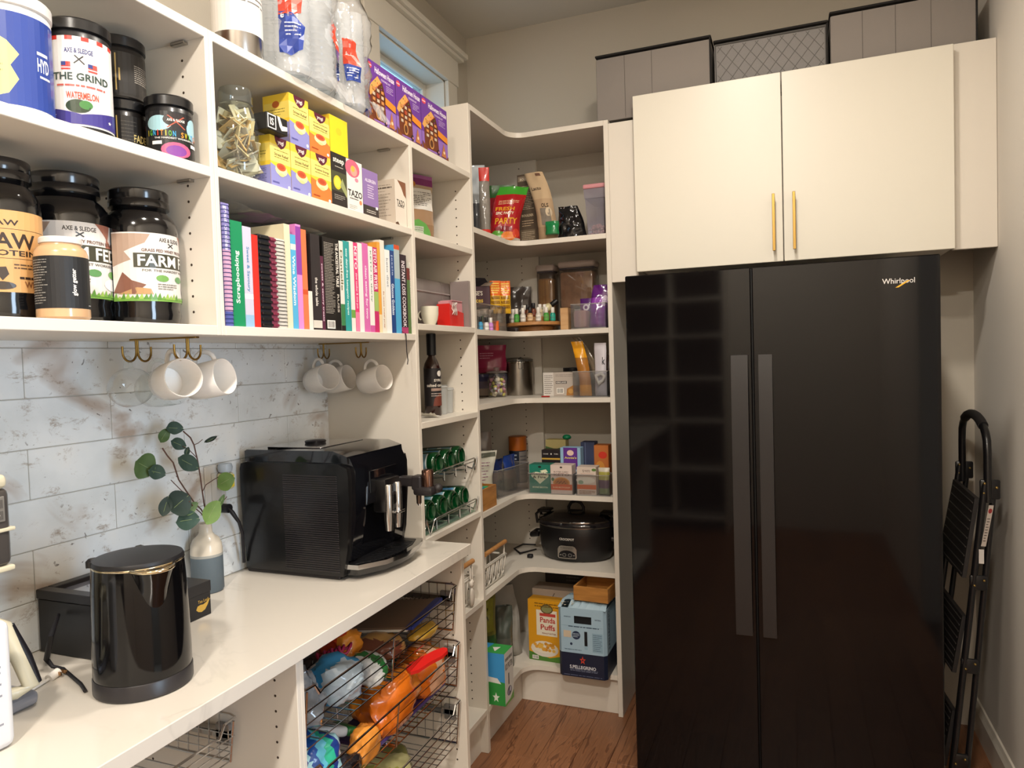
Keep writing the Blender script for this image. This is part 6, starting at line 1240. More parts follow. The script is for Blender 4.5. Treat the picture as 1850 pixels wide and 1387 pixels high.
# shelf d
wd = (0.339,2.491,0.900); t = thing('bamboo_box', 'open bamboo box with dried pouches at the shelf front by the panel', 'wooden box', (.338, 2.425, Cd), 90); OB = oak('#b8803f', '#95622c', (3, 3, 26), 'bamboo_box')
wB, dB, hB = .135, .07, .082
for n, a, c in (('front_board', (0, 0, 0), (wB, .008, hB)), ('rear_board', (0, dB-.008, 0), (wB, dB, hB)), ('end_board', (0, .008, 0), (.008, dB-.008, hB)), ('end_board', (wB-.008, .008, 0), (wB, dB-.008, hB)), ('base_board', (.008, .008, 0), (wB-.008, dB-.008, .006))): MB().box(a, c, OB, .0008).build(n, t, 0)
tag(MB().box((.30, 2.44, Cd+.0065), (.325, 2.475, Cd+.085), M('#2c8fae', .4), .002).build('seasoning_packet'), 'blue packet in the bamboo box', 'packet'); tag(MB().box((.30, 2.478, Cd+.0065), (.325, 2.515, Cd+.082), M('#1f9a58', .4), .002).build('seasoning_packet'), 'green packet in the bamboo box', 'packet')
g = G().lines(.15, .35, .8, .80, 8, '#8a5a72', .28).poly([(.0, .88), (1, .88), (1, .97), (0, .97)], '#5a5c50')
pouch('zip_bag', 'crumpled white printed bag standing in the bamboo box', 'bag', (.247, 2.59, Cd), 40, .13, .20, .05, [(0, '#c2bfae'), (.5, '#c9c8ba')], g, seed=91, nz=.009, skew=.12, top=.35, r=.4)
pouch('zip_bag', 'tall clear bag at the back of the shelf near the panel', 'bag', (.145, 2.86, Cd), 25, .09, .25, .05, [(0, '#8a7a70'), (.5, '#9a8c84')], seed=93, nz=.006, r=.25, top=.3)
t = abin('long clear acrylic bin with blue-topped bags along the left wing', (.30, 2.665, Cd), (.255, .105, .115), 80, mat=CLR('#e8e4e0', .05, .04))
pouch('blue_bag', 'dark navy pouch in the long acrylic bin, left', 'bag', (.285, 2.735, Cd+.005), 80, .10, .145, .05, [(0, '#4a4440'), (.4, '#5a4a44'), (.66, '#1c2a5a')], seed=95, nz=.006, r=.25)
pouch('blue_bag', 'royal blue topped pouch in the long acrylic bin, right', 'bag', (.30, 2.85, Cd+.005), 80, .09, .15, .05, [(0, '#5c5448'), (.35, '#6a5c54'), (.62, '#203a80')], seed=97, nz=.006, r=.25)
cx, cy, r, h = (0.171,3.281,0.040,0.183)
t = thing('oats_can', 'cylindrical can with orange lid and navy wrap in the back corner', 'can', (.235, 3.07, Cd), -20); hC = (0.273,3.030,1.112)[2]-Cd; rC = .040
MB().lathe([(rC, 0), (rC*1.01, .003), (rC, hC*.70)], M('#1b2338', .4), 36).build('can_body', t); MB().lathe([(rC*1.03, hC*.70), (rC*1.04, hC*.72), (rC*1.04, hC*.99), (rC, hC), (.0001, hC)], M('#b3601e', .4), 36).build('lid', t)
G().rect(0, 0, .5, 1, '#1b2338').rect(.72, 0, 1, 1, '#8a8480').lines(.2, .7, .65, .95, 2, '#b9c2d2', .4).lines(.75, .2, .97, .9, 6, '#4a4a50', .3).build(face_cyl(rC*1.012, hC*.02, hC*.68, 220), t, 'printed_label', cut=fin(20))
b = (0.383,0.571,0.117); w4 = b[1]-b[0]
abin('clear acrylic bin with broth cartons, left of the two', (b[0]-.004, 2.812, Cd), (w4+.008, .0685, .085))
kf = G().rect(0, 0, 1, 1, '#1d7a66').ell(.34, .62, .26, .12, '#dfe3c4').ell(.66, .62, .26, .12, '#dfe3c4').poly([(.10, .58), (.90, .58), (.5, .32)], '#dfe3c4').text('Kettle', .48, .68, .74, .09, '#2a2418').text('& Fire', .48, .56, .62, .09, '#2a2418').poly([(.5, .78), (.8, .84), (.9, .74), (.65, .72)], '#dfe3c4').text('BONE BROTH', .5, .2, .72, .06, '#dfe3c4').ell(.5, .92, .08, .035, '#24201c')
k2 = G().rect(0, 0, 1, 1, '#d8c7bd').text('BUTTER CURRY', .5, .76, .7, .05, '#6a5a50').text('KETO', .52, .67, .74, .09, '#8a5a4c').ell(.5, .38, .40, .20, '#d89a4a').ell(.5, .38, .34, .16, '#b5722c').rect(0, .13, 1, .33, '#d4622c').text('BONE BROTH SOUP', .5, .22, .8, .05, '#efc9a0').ell(.5, .92, .06, .03, '#3a302a').ell(.1, .5, .07, .06, '#4a7a4a')
for i in range(9): k2.ell(.3+.05*i, .40+.035*math.sin(i*2.1), .035, .02, '#7a4420', 8)
Ht = (0.465,2.820,1.024)[2]-Cd-.004
pack('broth_carton', 'dark green broth carton with a cream heart emblem', 'carton', (b[0], 2.816, Cd+.003), 0, (w4*.49, .062, Ht), '#1a6a5a', kf, group=None)
pack('broth_carton', 'pink and orange carton reading KETO', 'carton', (b[0]+w4*.50, 2.816, Cd+.003), 0, (w4*.49, .062, Ht), '#cbb8ad', k2, group=None)
pack('pasta_box', 'small black box with white print on top of the broth cartons', 'box', ((0.416,2.870,1.035)[0], 2.885, Cd+.003), 0, ((0.498,2.870,1.037)[0]-(0.416,2.870,1.035)[0], .05, (0.452,2.885,1.076)[2]-Cd-.003), '#1c1418', G().rect(0, 0, 1, 1, '#1e161a').text('COOKIE', .22, .90, .28, .03, '#d9d2ca').ell(.52, .90, .04, .02, '#d9d2ca').text('THIN', .78, .90, .22, .03, '#d9d2ca').rect(0, .76, 1, .80, '#c9a040'))
pack('pasta_box', 'light blue and purple macaroni box behind the broth cartons', 'box', ((0.500,2.870,1.037)[0], 2.885, Cd+.003), 0, ((0.588,2.870,1.039)[0]-(0.500,2.870,1.037)[0], .05, (0.539,2.885,1.087)[2]-Cd-.003), '#8fb5cf', G().rect(0, 0, 1, 1, '#8fb5cf').rect(.15, .5, .85, 1, '#5b2c86').ell(.5, .88, .17, .065, '#e0c2b5').text("Annie's", .5, .77, .6, .05, '#e0d060'))
pack('pasta_box', 'yellow-green box with purple foot at the back, highest of the stack', 'box', ((0.401,3.000,1.090)[0], 2.985, Cd+.003), 0, (.092, .05, (0.446,3.000,1.108)[2]-Cd-.003), '#b5a56a', G().rect(0, 0, 1, 1, '#b8a970').poly([(0, .86), (.5, .80), (1, .87), (1, .78), (0, .78)], '#4a6a3a').rect(0, .6, 1, .78, '#5b2c76'))
tag(MB().ball((.555, 3.035, Cd+.229), (.02, .02, .012), M('#177a50', .35), .1).build('green_cap', None, 60), 'small green cap lying on the highest pasta box', 'cap')
bpy.data.objects['green_cap'].location = ((0.492,3.010,1.119)[0]-.555, -.025, (0.446,3.000,1.108)[2]-Cd-.003-.2165)
pack('dark_box', 'slate blue cylindrical-looking carton with black edge behind the macaroni', 'carton', ((0.573,2.950,1.051)[0], 2.945, Cd+.003), 0, (.06, .06, (0.611,2.950,1.104)[2]-Cd-.003), '#2e3550', G().rect(0, 0, 1, 1, '#333b58').rect(.3, 0, .36, 1, '#596380'))
pack('cereal_box', 'orange box with red fruit at the right panel, behind the clear bin', 'box', ((0.634,2.950,1.064)[0], 2.935, Cd+.003), 0, (.062, .06, (0.671,2.950,1.093)[2]-Cd-.003), '#b0642a', G().rect(0, 0, 1, 1, '#b56a30').ell(.6, .78, .3, .08, '#c9321f').ell(.4, .45, .35, .2, '#c98a3a'))
b = (0.589,0.727,0.113); w5 = b[1]-b[0]
abin('clear acrylic bin with soup cartons, right of the two', (b[0]-.002, 2.812, Cd), (w5+.002, .0685, .085))
k3 = G().rect(0, 0, 1, 1, '#d2c2b5').text('Kettle', .5, .88, .4, .04, '#6a5a50').text('& Fire', .5, .83, .4, .035, '#6a5a50').lines(.2, .68, .9, .78, 2, '#c29a8c', .35).ell(.45, .52, .5, .12, '#e3ddd0').ell(.2, .45, .14, .07, '#8fa890').rect(0, .20, 1, .36, '#d0662c').lines(.1, .02, .95, .16, 3, '#8a5a3c', .5).ell(.9, .9, .12, .05, '#5a7a3a')
pack('broth_carton', 'pale soup carton with an orange band in the right bin', 'carton', (b[0]+.002, 2.816, Cd+.003), 0, (w5*.58, .062, Ht-.005), '#c9b8aa', k3)
pouch('snack_bag', 'green, purple and yellow bag beside the soup carton', 'snack bag', (b[0]+w5*.80, 2.82, Cd+.003), 0, w5*.34, .11, .04, [(0, '#6a7a50'), (.25, '#5a3a52'), (.55, '#a09a4a'), (.85, '#c9c2b0')], seed=101, nz=.004, r=.25)
# shelf e
ce = (0.503,3.039,0.590); cx, cy = .527, 3.005
t = thing('slow_cooker', 'black oval slow cooker with glass lid and digital panel', 'slow cooker', (cx, cy, Ce), 0)
SA, SB = .168, .115; hS = (0.546,2.885,0.748)[2]-Ce; MBk = M('#100e10', .42, coat=.2)
def oval(pr, mt, n=64, **k): return MB().lathe([(r_*SA, z) for r_, z in pr], mt, n, sy=SB/SA, **k)
oval([(.80, .012), (.84, 0.004), (.90, .012), (.97, .05), (1.0, .10), (1.0, hS-.012), (.98, hS-.006)], MBk).build('housing', t, 50)
oval([(1.0, hS-.008), (1.045, hS-.004), (1.05, hS+.004), (1.02, hS+.008), (1.0, hS+.012)], M('#17151a', .15, coat=.8), caps=False).build('crock_rim', t, 50)
oval([(1.006, hS-.010), (1.012, hS-.007), (1.006, hS-.004)], M('#a49c92', .2, 1), caps=False).build('chrome_band', t, 50)
oval([(.99, hS+.010), (1.0, hS+.014), (.97, hS+.022), (.75, hS+.036), (.4, hS+.044), (.0001, hS+.046)], M('#0c0a0c', .05, coat=1), caps=False).build('lid', t, 60)
oval([(1.0, hS+.012), (1.012, hS+.015), (1.0, hS+.018)], M('#8f8880', .15, 1), caps=False).build('lid_rim', t, 60)
m = MB(); m.tube([(-.032, 0, hS+.040), (-.034, 0, hS+.062), (-.022, 0, hS+.082), (0, 0, hS+.088), (.022, 0, hS+.082), (.034, 0, hS+.062), (.032, 0, hS+.040)], .0065, M('#141214', .4), 10); m.box((-.036, -.012, hS+.036), (.036, .012, hS+.05), M('#141214', .4), .004, 2); m.build('lid_knob', t, 50)
for s_ in (-1, 1):
    m = MB(); m.tube([(s_*SA*.98, -.035, hS*.62), (s_*(SA+.03), -.032, hS*.60), (s_*(SA+.034), 0, hS*.60), (s_*(SA+.03), .032, hS*.60), (s_*SA*.98, .035, hS*.62)], .010, MBk, 10); m.build('side_handle', t, 50)
    m = MB(); m.tube([(s_*SA*1.02, -.03, hS-.01), (s_*SA*1.05, -.03, hS+.03), (s_*SA*.95, -.026, hS+.045), (s_*SA*.75, -.02, hS+.04)], .006, MBk, 8); m.tube([(s_*SA*1.02, .03, hS-.01), (s_*SA*1.05, .03, hS+.03), (s_*SA*.95, .026, hS+.045), (s_*SA*.75, .02, hS+.04)], .006, MBk, 8); m.box((s_*SA*.85-.03, -.03, hS+.040), (s_*SA*.85+.03, .03, hS+.05), MBk, .004); m.build('lid_latch', t, 50)
sf = lambda x, y, o: ((x-.5)*.085-.012, -SB*math.sqrt(max(0, 1-(((x-.5)*.085-.012)/SA)**2))-o-.001, .020+y*.055)
arc = [(0, .1), (0, .72), (.08, .92), (.2, 1), (.8, 1), (.92, .92), (1, .72), (1, .1), (.95, 0), (.05, 0)]
gp = G().poly(arc, M('#b5b0a8', .25, .8)).poly([(.06, .06), (.94, .06), (.94, .25)]+[(.5+.44*math.cos(a), .25+.40*math.sin(a)) for a in [math.pi*k/14 for k in range(15)]]+[(.06, .25)], '#141316').ell(.36, .28, .10, .14, '#8a8680').ell(.36, .28, .08, .11, '#1d1c20').ell(.66, .28, .10, .14, '#8a8680').ell(.66, .28, .08, .11, '#1d1c20').text('OFF', .16, .27, .1, .06, '#cfcac2').text('ON', .86, .27, .08, .06, '#cfcac2').lines(.15, .75, .85, .92, 2, '#5a5650', .35)
gp.build(sf, t, 'control_panel', .3, cut=fin(14))
G().text('CROCKPOT', .5, .5, 1, 1, '#c9c4bc').build(lambda x, y, o: ((x-.5)*.066-.012, -SB*math.sqrt(max(0, 1-(((x-.5)*.066-.012)/SA)**2))-o-.001, hS*.62+y*.010), t, 'brand_lettering', .4, cut=fin(8))
q = [((0.319,3.048,0.600)), (0.296,3.007,0.594), (0.273,2.963,0.594), (0.217,3.032,0.610), (0.229,3.115,0.600), (0.291,3.121,0.600)]
m = MB(); m.tube([(a, b_, .597) for a, b_, _ in q], .0032, M('#17151a', .5), 8); pe = (0.333,2.929,0.600); m.box((pe[0]-.012, pe[1]-.010, Ce), (pe[0]+.012, pe[1]+.010, Ce+.016), M('#17151a', .5), .003); tag(m.build('power_cord', None, 50), 'coiled black cord and plug beside the slow cooker', 'cord')
wbasket('white wire bin with wooden handle on the corner shelf left of the slow cooker', (.045, 2.43, Ce), .225, .285, (0.335,2.554,0.730)[2]-Ce+.012, 0)
g = G().text('APL', .6, .45, .4, .16, '#dfe3ea')
pouch('water_bag', 'clear plastic bag with dark blue wrap standing in the corner wire bin', 'bag', (.225, 2.56, Ce+.008), 40, .12, .235, .07, [(0, '#4a423c'), (.3, CLR('#b5b0aa', .4, .1, 1.5, '#6a625c', 1.6)), (.42, '#1c3566'), (.58, CLR('#d5d8da', .35, .06, 1.5, '#8a8f94', 1.8)), (.9, '#1d3a6e')], g, seed=111, nz=.010, r=.2, top=.5, n=20)
# shelf f
kb = (.395, (0.395,2.284,0.327)[1])
t = thing('protein_shake_carton', 'white and green kids protein carton jutting over the shelf edge', 'carton', (.405, 2.425, Cf), 90)
hK = (0.400,2.405,0.369)[2]-Cf; 
MB().box((0, 0, 0), (.085, .15, hK), M('#c9c6c0', .5), .0015).build('carton', t, 0)
G().rect(0, 0, 1, 1, '#cfcbc4').lines(.1, .80, .9, .92, 1, '#6a6560', .5).text('KIDS PROTEIN', .5, .72, .84, .12, '#2c2a28').text('1', .45, .46, .10, .22, '#1d1b1a').ell(.5, .22, .26, .09, '#4a4a52').ell(.4, .2, .08, .05, '#8a8aa0').ell(.6, .24, .08, .05, '#cfcbd8').poly([(.0, 0), (1, 0), (1, .16), (.6, .06), (.0, .04)], '#6a9a4a').build(face_front(.085, hK), t, 'front_print')
G().rect(0, 0, 1, 1, '#2f8a3c').poly([(.2, .5), (1, .45), (1, 1), (.2, 1)], '#3a8fc9').poly([(.3, .45), (.9, .42), (.8, .52), (.4, .55)], '#d8d8d2').star(.75, .15, .1, .1, '#d8e0d2').build(face_left(.15, hK), t, 'side_print')
G().rect(0, 0, 1, 1, '#3a9a4a').poly([(0, .6), (1, .5), (1, 1), (0, 1)], '#2f8ac2').poly([(.2, .3), (.7, .25), (.6, .45)], '#e0e0da').build(face_top(.085, .15, hK), t, 'top_print')
g = G().rect(.1, .55, .9, .95, '#8a8a32').text('50', .6, .75, .25, .2, '#4a4a20', -90).poly([(0, .1), (1, .2), (1, .45), (0, .5)], '#2f5a2c').ell(.4, .18, .3, .08, '#b5b9a8')
pouch('dog_food_bag', 'olive and green bag at the left panel behind the kids carton', 'bag', (.235, 2.62, Cf), 35, .12, .335, .07, [(0, '#5a6a4a'), (.2, '#3a5a30'), (.5, '#6f7030')], g, seed=121, nz=.006, top=.5, r=.35)
pouch('dog_food_bag', 'grey-green plastic sack edge behind the olive bag', 'bag', (.285, 2.72, Cf), 30, .08, .26, .06, [(0, '#5c6058'), (.5, '#4a5048')], seed=123, nz=.01, top=.4, r=.4)
g = G().text('ALL', .45, .62, .10, .22, '#6a6660', 75).text('V.C', .40, .35, .08, .14, '#6a6660', 75)
pouch('flour_sack', 'tall soft grey-white sack standing in the back corner', 'sack', ((0.243,2.950,0.180)[0], 2.82, Cf), 25, .155, .31, .11, [(0, '#a3a098'), (.5, '#a9a69e')], G().lines(.30, .45, .42, .75, 4, '#6a6660', .4), seed=125, nz=.012, top=.35, r=.8, coat=0, skew=-.1)
b = (0.343,0.497,0.263)
g = G().rect(0, 0, 1, 1, '#d99a1c').poly([(.0, 0), (1, 0), (1, .12), (.6, .06), (.0, .14)], '#4a7a2c').rect(.24, .42, .84, .84, '#e6ddc8').ell(.55, .86, .18, .08, '#5a4a2c').ell(.55, .86, .15, .06, '#8a8a5a').rect(.34, .74, .80, .79, '#c2453a').text('Panda', .57, .68, .44, .09, '#b8322a').text('Puffs', .57, .56, .42, .09, '#b8322a').text('PEANUT BUTTER', .6, .46, .4, .025, '#8a4a2c')
g.ell(.46, .20, .40, .13, '#d8cfc2').ell(.46, .23, .36, .10, '#e3d9c6')
rnd = random.Random(6)
for i in range(24): g.ell(.46+rnd.uniform(-.28, .28), .23+rnd.uniform(-.05, .06), .05, .026, rnd.choice(['#dca03a', '#e3b24c', '#c98a2a']), 10)
g.lines(.2, .88, .9, .97, 2, '#7a5a1c', .3).code(.10, .02, .28, .08)
pack('cereal_box', 'yellow cereal box with a bowl of puffs on the front', 'cereal box', (b[0], 2.855, Cf), -3, (b[1]-b[0]+.004, .06, b[2]), '#cf9420', g)
g = G().rect(0, 0, 1, 1, '#b5a494').lines(.08, .62, .30, .92, 2, '#4a5a8a', .4).ell(.12, .78, .05, .1, '#3a4a8a').text('12 BARS', .68, .80, .52, .12, '#a8442c').lines(.3, .70, .95, .74, 1, '#6a5a4c', .5).poly([(.25, .65), (.45, .95), (.47, .95), (.27, .65)], '#6a5a4c')
pack('bar_box', 'beige box reading 12 BARS lying behind the cereal box', 'box', ((0.337,2.930,0.410)[0], 2.93, Cf), 0, (.225, .10, (0.410,2.930,0.456)[2]-Cf), '#ab9a8a', g)
pack('dark_box', 'dark brown carton at the very back under the slow cooker shelf', 'carton', ((0.360,3.040,0.452)[0], 3.045, Cf), 0, (.20, .08, .335), '#2e2826', G().lines(.5, .86, .8, .95, 2, '#5a5450', .4))
# mineral water carton
x0_ = (0.514,2.772,0.200)[0]; x1_ = (0.715,2.772,0.226)[0]; wP = x1_-x0_; dP = .18; y0_ = 2.745
zT_ = (0.591,2.745,0.453)[2]-Cf; zM = (0.609,2.745,0.269)[2]-Cf
t = thing('water_carton', 'torn light blue and navy mineral water carton with a red star', 'carton', (x0_, y0_, Cf), 0)
def oct_(w, d, c): return [(c, 0), (w-c, 0), (w, c), (w, d-c), (w-c, d), (c, d), (0, d-c), (0, c)]
MB().prism(oct_(wP, dP, .012), 0, zM, M('#1a2036', .5)).build('navy_base', t, 0)
# upper part : front with the hand hole (two boards around an opening)
BLU = M('#9fbacb', .55)
pts = [(c_[0], c_[1]) for c_ in oct_(wP, dP, .012)]
hx0, hx1, hz0, hz1 = wP*.34, wP*.70, zM+(zT_-zM)*.66, zM+(zT_-zM)*.83
m = MB(); 
for a, c in (((.012, 0, zM), (wP-.012, .002, hz0)), ((.012, 0, hz0), (hx0, .002, hz1)), ((hx1, 0, hz0), (wP-.012, .002, hz1)), ((.012, 0, hz1), (wP-.012, .002, zT_))): m.box(a, c, BLU)
m.prism([(0, .012), (.012, 0), (.013, .002), (.002, .013)], zM, zT_, BLU).prism([(wP-.012, 0), (wP, .012), (wP-.002, .013), (wP-.013, .002)], zM, zT_, BLU)
m.box((0, .012, zM), (.002, dP, zT_), BLU).box((wP-.002, .012, zM), (wP, dP, zT_), BLU).box((0, dP-.002, zM), (wP, dP, zT_), BLU).build('blue_sleeve', t, 0)
m = MB(); rnd = random.Random(8); n = 14
vs = [(0, .0, zT_), (0, .045, zT_+.012)]; vs = []; fs = []
for i in range(n+1):
    f_ = i/n; vs += [(wP*f_, .0, zT_-.002*rnd.random()), (wP*(.02+.96*f_), .05+rnd.uniform(-.006, .006), zT_+.018+rnd.uniform(-.004, .004)), (wP*(.05+.9*f_), dP*.7, zT_+.012)]
for i in range(n):
    for j in (0, 1):
        if i in (1, 2) and j == 0: continue
        a = i*3+j; fs.append((a, a+3, a+4, a+1))
m.add(vs, fs, M('#a9c2d0', .6)); m.build('torn_top_flap', t, 0)
m = MB(); 
for i in range(9):
    a = 2*math.pi*i/9; m.add([(.036+.020*math.cos(a), .022+.016*math.sin(a), zT_+.010), (.036+.020*math.cos(a+.6), .022+.016*math.sin(a+.6), zT_+.010), (.036+.031*math.cos(a+.3), .020+.024*math.sin(a+.3), zT_+.012+.004*math.sin(i*2))], [(0, 1, 2)], M('#c9bfa8', .8))
m.build('torn_edge', t, 0, kind='stuff')
g = G().rect(.02, .60, .98, .605, '#6a8a9c').lines(.18, .56, .90, .62, 1, '#34445c', .3).text('SPARKLING', .16, .80, .16, .025, '#2c3a55').text('NATURAL', .88, .78, .14, .03, '#2c3a55').rect(.06, .34, .24, .49, '#c9b9a2').ell(.36, .40, .10, .095, '#26314c').lines(.28, .35, .44, .45, 3, '#b9cbd6', .35).rect(.555, .18, .625, .50, '#15181c').rect(.555, .10, .625, .18, '#8fb0c2').rect(.74, .06, .98, .48, '#8aa8ba').lines(.76, .08, .96, .46, 9, '#4a5f74', .3).ell(.24, .20, .03, .03, '#2c3a55').lines(.08, .06, .48, .09, 1, '#4a5f74', .4)
g.build(lambda x, y, o: (.012+x*(wP-.024), -o, zM+y*(zT_-zM)), t, 'front_print')
G().star(.5, .72, .075, .18, '#c9402a').star(.5, .72, .03, .07, '#1a2036').text('S.PELLEGRINO', .5, .42, .62, .14, '#d8dbe2').lines(.2, .24, .85, .34, 2, '#8f98b0', .3).lines(.05, .05, .95, .1, 1, '#6a7290', .4).build(lambda x, y, o: (.012+x*(wP-.024), -o, y*zM), t, 'front_print')
G().text('S.PELLEGRINO', .40, .5, .26, .86, '#2c3a55', 90).build(lambda x, y, o: (wP+o, .012+x*.09, zM+y*(zT_-zM)), t, 'side_print')
MB().box((hx0-.01, .012, hz0-.01), (hx1+.01, .014, hz1+.01), M('#15161a', .8)).build('inner_shadow_board', t, 0, label='dark sheet added as shade behind the hand hole')  # dark sheet added to stand for the shade inside the carton
# wooden box on top
t = thing('bamboo_box', 'open bamboo box resting on the water carton', 'wooden box', (x0_+wP*.30, 2.775, Cf+zT_+.0235), -4); wq = XP1-x0_-wP*.30-.020; dq = .15; hq = .058
for n_, a, c in (('front_board', (0, 0, 0), (wq, .008, hq)), ('rear_board', (0, dq-.008, 0), (wq, dq, hq)), ('end_board', (0, .008, 0), (.008, dq-.008, hq)), ('end_board', (wq-.008, .008, 0), (wq, dq-.008, hq)), ('base_board', (.008, .008, 0), (wq-.008, dq-.008, .006))): MB().box(a, c, OB, .0008).build(n_, t, 0)
# ================================================================ contents of the wire baskets
def crumple(name, label, loc, r, cols, seed=1, nz=.28, rot=(0, 0, 0), rough=.25, cat='snack bag', g=None, seg=4, flat=.7, stripes=None):
    m = MB(); bm = bmesh.new(); bmesh.ops.create_icosphere(bm, subdivisions=seg, radius=1); vs = []
    for v in bm.verts:
        c = v.co; d = .86+nz*.8*noise.noise(c*1.6+Vector((seed, 0, seed*2.3)))+nz*.35*abs(noise.noise(c*5+Vector((0, seed, 1))))*1.5+nz*.12*noise.noise(c*13+Vector((seed, 2, 0)))
        p = Vector((math.copysign(abs(c.x)**.8, c.x), math.copysign(abs(c.y)**.8, c.y), c.z))*d
        p.z = max(p.z, -flat); vs.append((p.x*r[0], p.y*r[1], p.z*r[2]))
    fs = []; ms = []
    for f in bm.faces:
        fs.append([v.index for v in f.verts]); c = f.calc_center_median()
        if len(cols) == 1: k = 0
        elif stripes: k = int((c.y*stripes+c.x*1.3+.4*noise.noise(c*2+Vector((seed, 0, 0))))*2.0) % len(cols)
        else:
            q = (c.y*math.cos(seed)+c.x*math.sin(seed)*.8+.25*noise.noise(c*1.5+Vector((seed*5, 1, 0))))*.62+.5; k = min(len(cols)-1, max(0, int(q*len(cols))))
        ms.append(cols[k] if not isinstance(cols[k], str) else M(cols[k], rough, coat=.4))
    bm.free(); m.add(vs, fs, ms); o = m.build(name, None, 50); o.location = loc; o.rotation_euler = rot; return tag(o, label, cat)
def P3(p, dz=0): return (p[0], p[1], p[2]+dz)
FILM = CLR('#e0e2e4', .5, .12, 1.5, '#a9adb0', 1.8)
zb1, zb2, zb3 = .668, .498, .323
# upper basket
crumple('plastic_bag', 'crumpled grey-white translucent bag at the near end of the upper wire basket', (.335, 1.272, zb1+.055), (.120, .075, .076), [FILM], 3, .35, cat='bag')
crumple('plastic_bag', 'thin clear bag with white folds behind the pink looped one', (.145, 1.33, zb1+.045), (.095, .085, .06), ['#9aa4a8', '#b8bec0'], 4, .3, cat='bag')
crumple('snack_bag', 'pale blue and white bag with a blue corner in the upper wire basket', (.385, 1.410, zb1+.044), (.080, .062, .060), ['#b5c4cc', '#3d8fc0', '#c9cdd0'], 5, .3)
m = MB(); c0 = (0.339,1.480,0.742)
for k in range(4): m.tube([(c0[0]-.02+.012*k+.013*math.cos(q), c0[1]-.018+.014*k+.020*math.sin(q), c0[2]+.002*k+.008*math.sin(q*2)) for q in [math.pi*2*i/12 for i in range(12)]], .0034, M('#a82a50', .4), 8, True)
tag(m.build('ribbon_loops', None, 60), 'crimson looped ribbon lying on the near bags of the upper basket', 'ribbon')
crumple('snack_bag', 'white and dark green bag in the middle of the upper wire basket', (.41, 1.515, zb1+.028), (.055, .050, .042), ['#c9cac6', '#2a6a35', '#b9bab4'], 6, .3)
crumple('snack_bag', 'black foil bag with clear folds deep in the upper wire basket', (.245, 1.46, zb1+.032), (.080, .075, .048), ['#17151a', '#2a2428', '#4a3c3a'], 7, .3)
crumple('snack_bag', 'orange and red foil bag at the back of the upper wire basket', (.29, 1.575, zb1+.050), (.060, .055, .055), ['#d96a1a', '#c9401c', '#e08a2a'], 8, .3)
crumple('snack_bag', 'tan and mustard pouch in the upper wire basket under the notebook', (.36, 1.655, zb1+.028), (.075, .065, .036), ['#9a7030', '#a9824a', '#6a4030'], 9, .2)
t = thing('spiral_notebook', 'blue-edged spiral notebook lying in the far end of the upper wire basket', 'notebook', (.245, 1.66, zb1+.055), 4, rot=(math.radians(3), math.radians(-6), math.radians(4)))
MB().box((0, 0, 0), (.20, .21, .006), M('#6f5a48', .5), .001).box((.19, 0, -.002), (.212, .21, .008), M('#27357c', .4), .001).build('cover', t, 0); MB().box((.004, .004, -.008), (.19, .206, 0), M('#d8d2c4', .8)).build('page_block', t, 0)
for k in range(9): MB().tube([(.05+.014*k, .21+.006*math.sin(q), .008*math.cos(q)-.001) for q in [math.pi*2*i/8 for i in range(8)]], .0012, M('#1c1c20', .3, .5), 5, True).build('ring', t)
crumple('snack_bag', 'yellow ribbed packet at the far front of the upper wire basket', (.415, 1.80, zb1+.020), (.036, .070, .020), ['#c9a03a', '#b58a2c'], 11, .15)
# middle basket
crumple('snack_bag', 'big glossy orange chip bag in the middle wire basket', (.400, 1.62, zb2+.068), (.074, .118, .085), ['#dd7a1c', '#e0882a', '#cf6a18'], 21, .3)
crumple('snack_bag', 'orange bag with a pale logo at the far end of the middle wire basket', (.400, 1.80, zb2+.074), (.068, .088, .086), ['#e07a1c', '#dcb090', '#d9701a'], 22, .3)
m = MB(); bm = [(.0, .012), (.02, .022), (.06, .020), (.10, .018), (.125, .010), (.13, 0), (.125, -.010), (.10, -.018), (.06, -.016), (.02, -.020), (0, -.012)]
m.prism(bm, 0, .010, M('#c9201c', .3, coat=.4)); o = m.build('sachet', None, 30); o.location = (0.451,1.650,0.635); o.rotation_euler = (math.radians(8), math.radians(-10), math.radians(62)); tag(o, 'flat bright red sachet lying across the orange bags', 'sachet')
crumple('snack_bag', 'dark crimson wrapper behind the red sachet', (.30, 1.70, zb2+.085), (.055, .05, .045), ['#8a1c2c', '#5a1420'], 24, .25)
crumple('snack_bag', 'pale grey bag with a teal emblem at the back of the middle basket', (.27, 1.79, zb2+.075), (.06, .055, .055), ['#a9b5bd', '#3a9a9c', '#b5bfc4'], 25, .25)
t = thing('snack_pouch', 'white pouch with black lettering and green edge in the middle wire basket', 'snack bag', (.345, 1.415, zb2+.084), rot=(math.radians(-12), math.radians(18), math.radians(60)))
MB().box((-.055, -.05, -.012), (.045, .05, .012), M('#c2c4c6', .35, coat=.3), .010, 3).build('pouch_body', t, 30); MB().box((.040, -.05, -.011), (.075, .05, .011), M('#1f6a35', .35, coat=.3), .009, 3).build('green_end', t, 30)
G().text('SWEDISH', .5, .5, .8, .34, '#2a2a2c').lines(.15, .15, .85, .3, 1, '#55555a', .5).build(lambda x, y, o: (-.045+x*.075, -.035+y*.05, .012+o), t, 'top_print')
crumple('snack_bag', 'brown and mustard bag deep in the middle wire basket', (.24, 1.40, zb2+.05), (.08, .07, .055), ['#6a5a30', '#3a2a20', '#8a7a4a'], 26, .3)
crumple('snack_bag', 'plain orange bag standing upright in the middle wire basket', (.435, 1.455, zb2+.042), (.032, .055, .055), ['#d9822c', '#e0903a'], 27, .25)
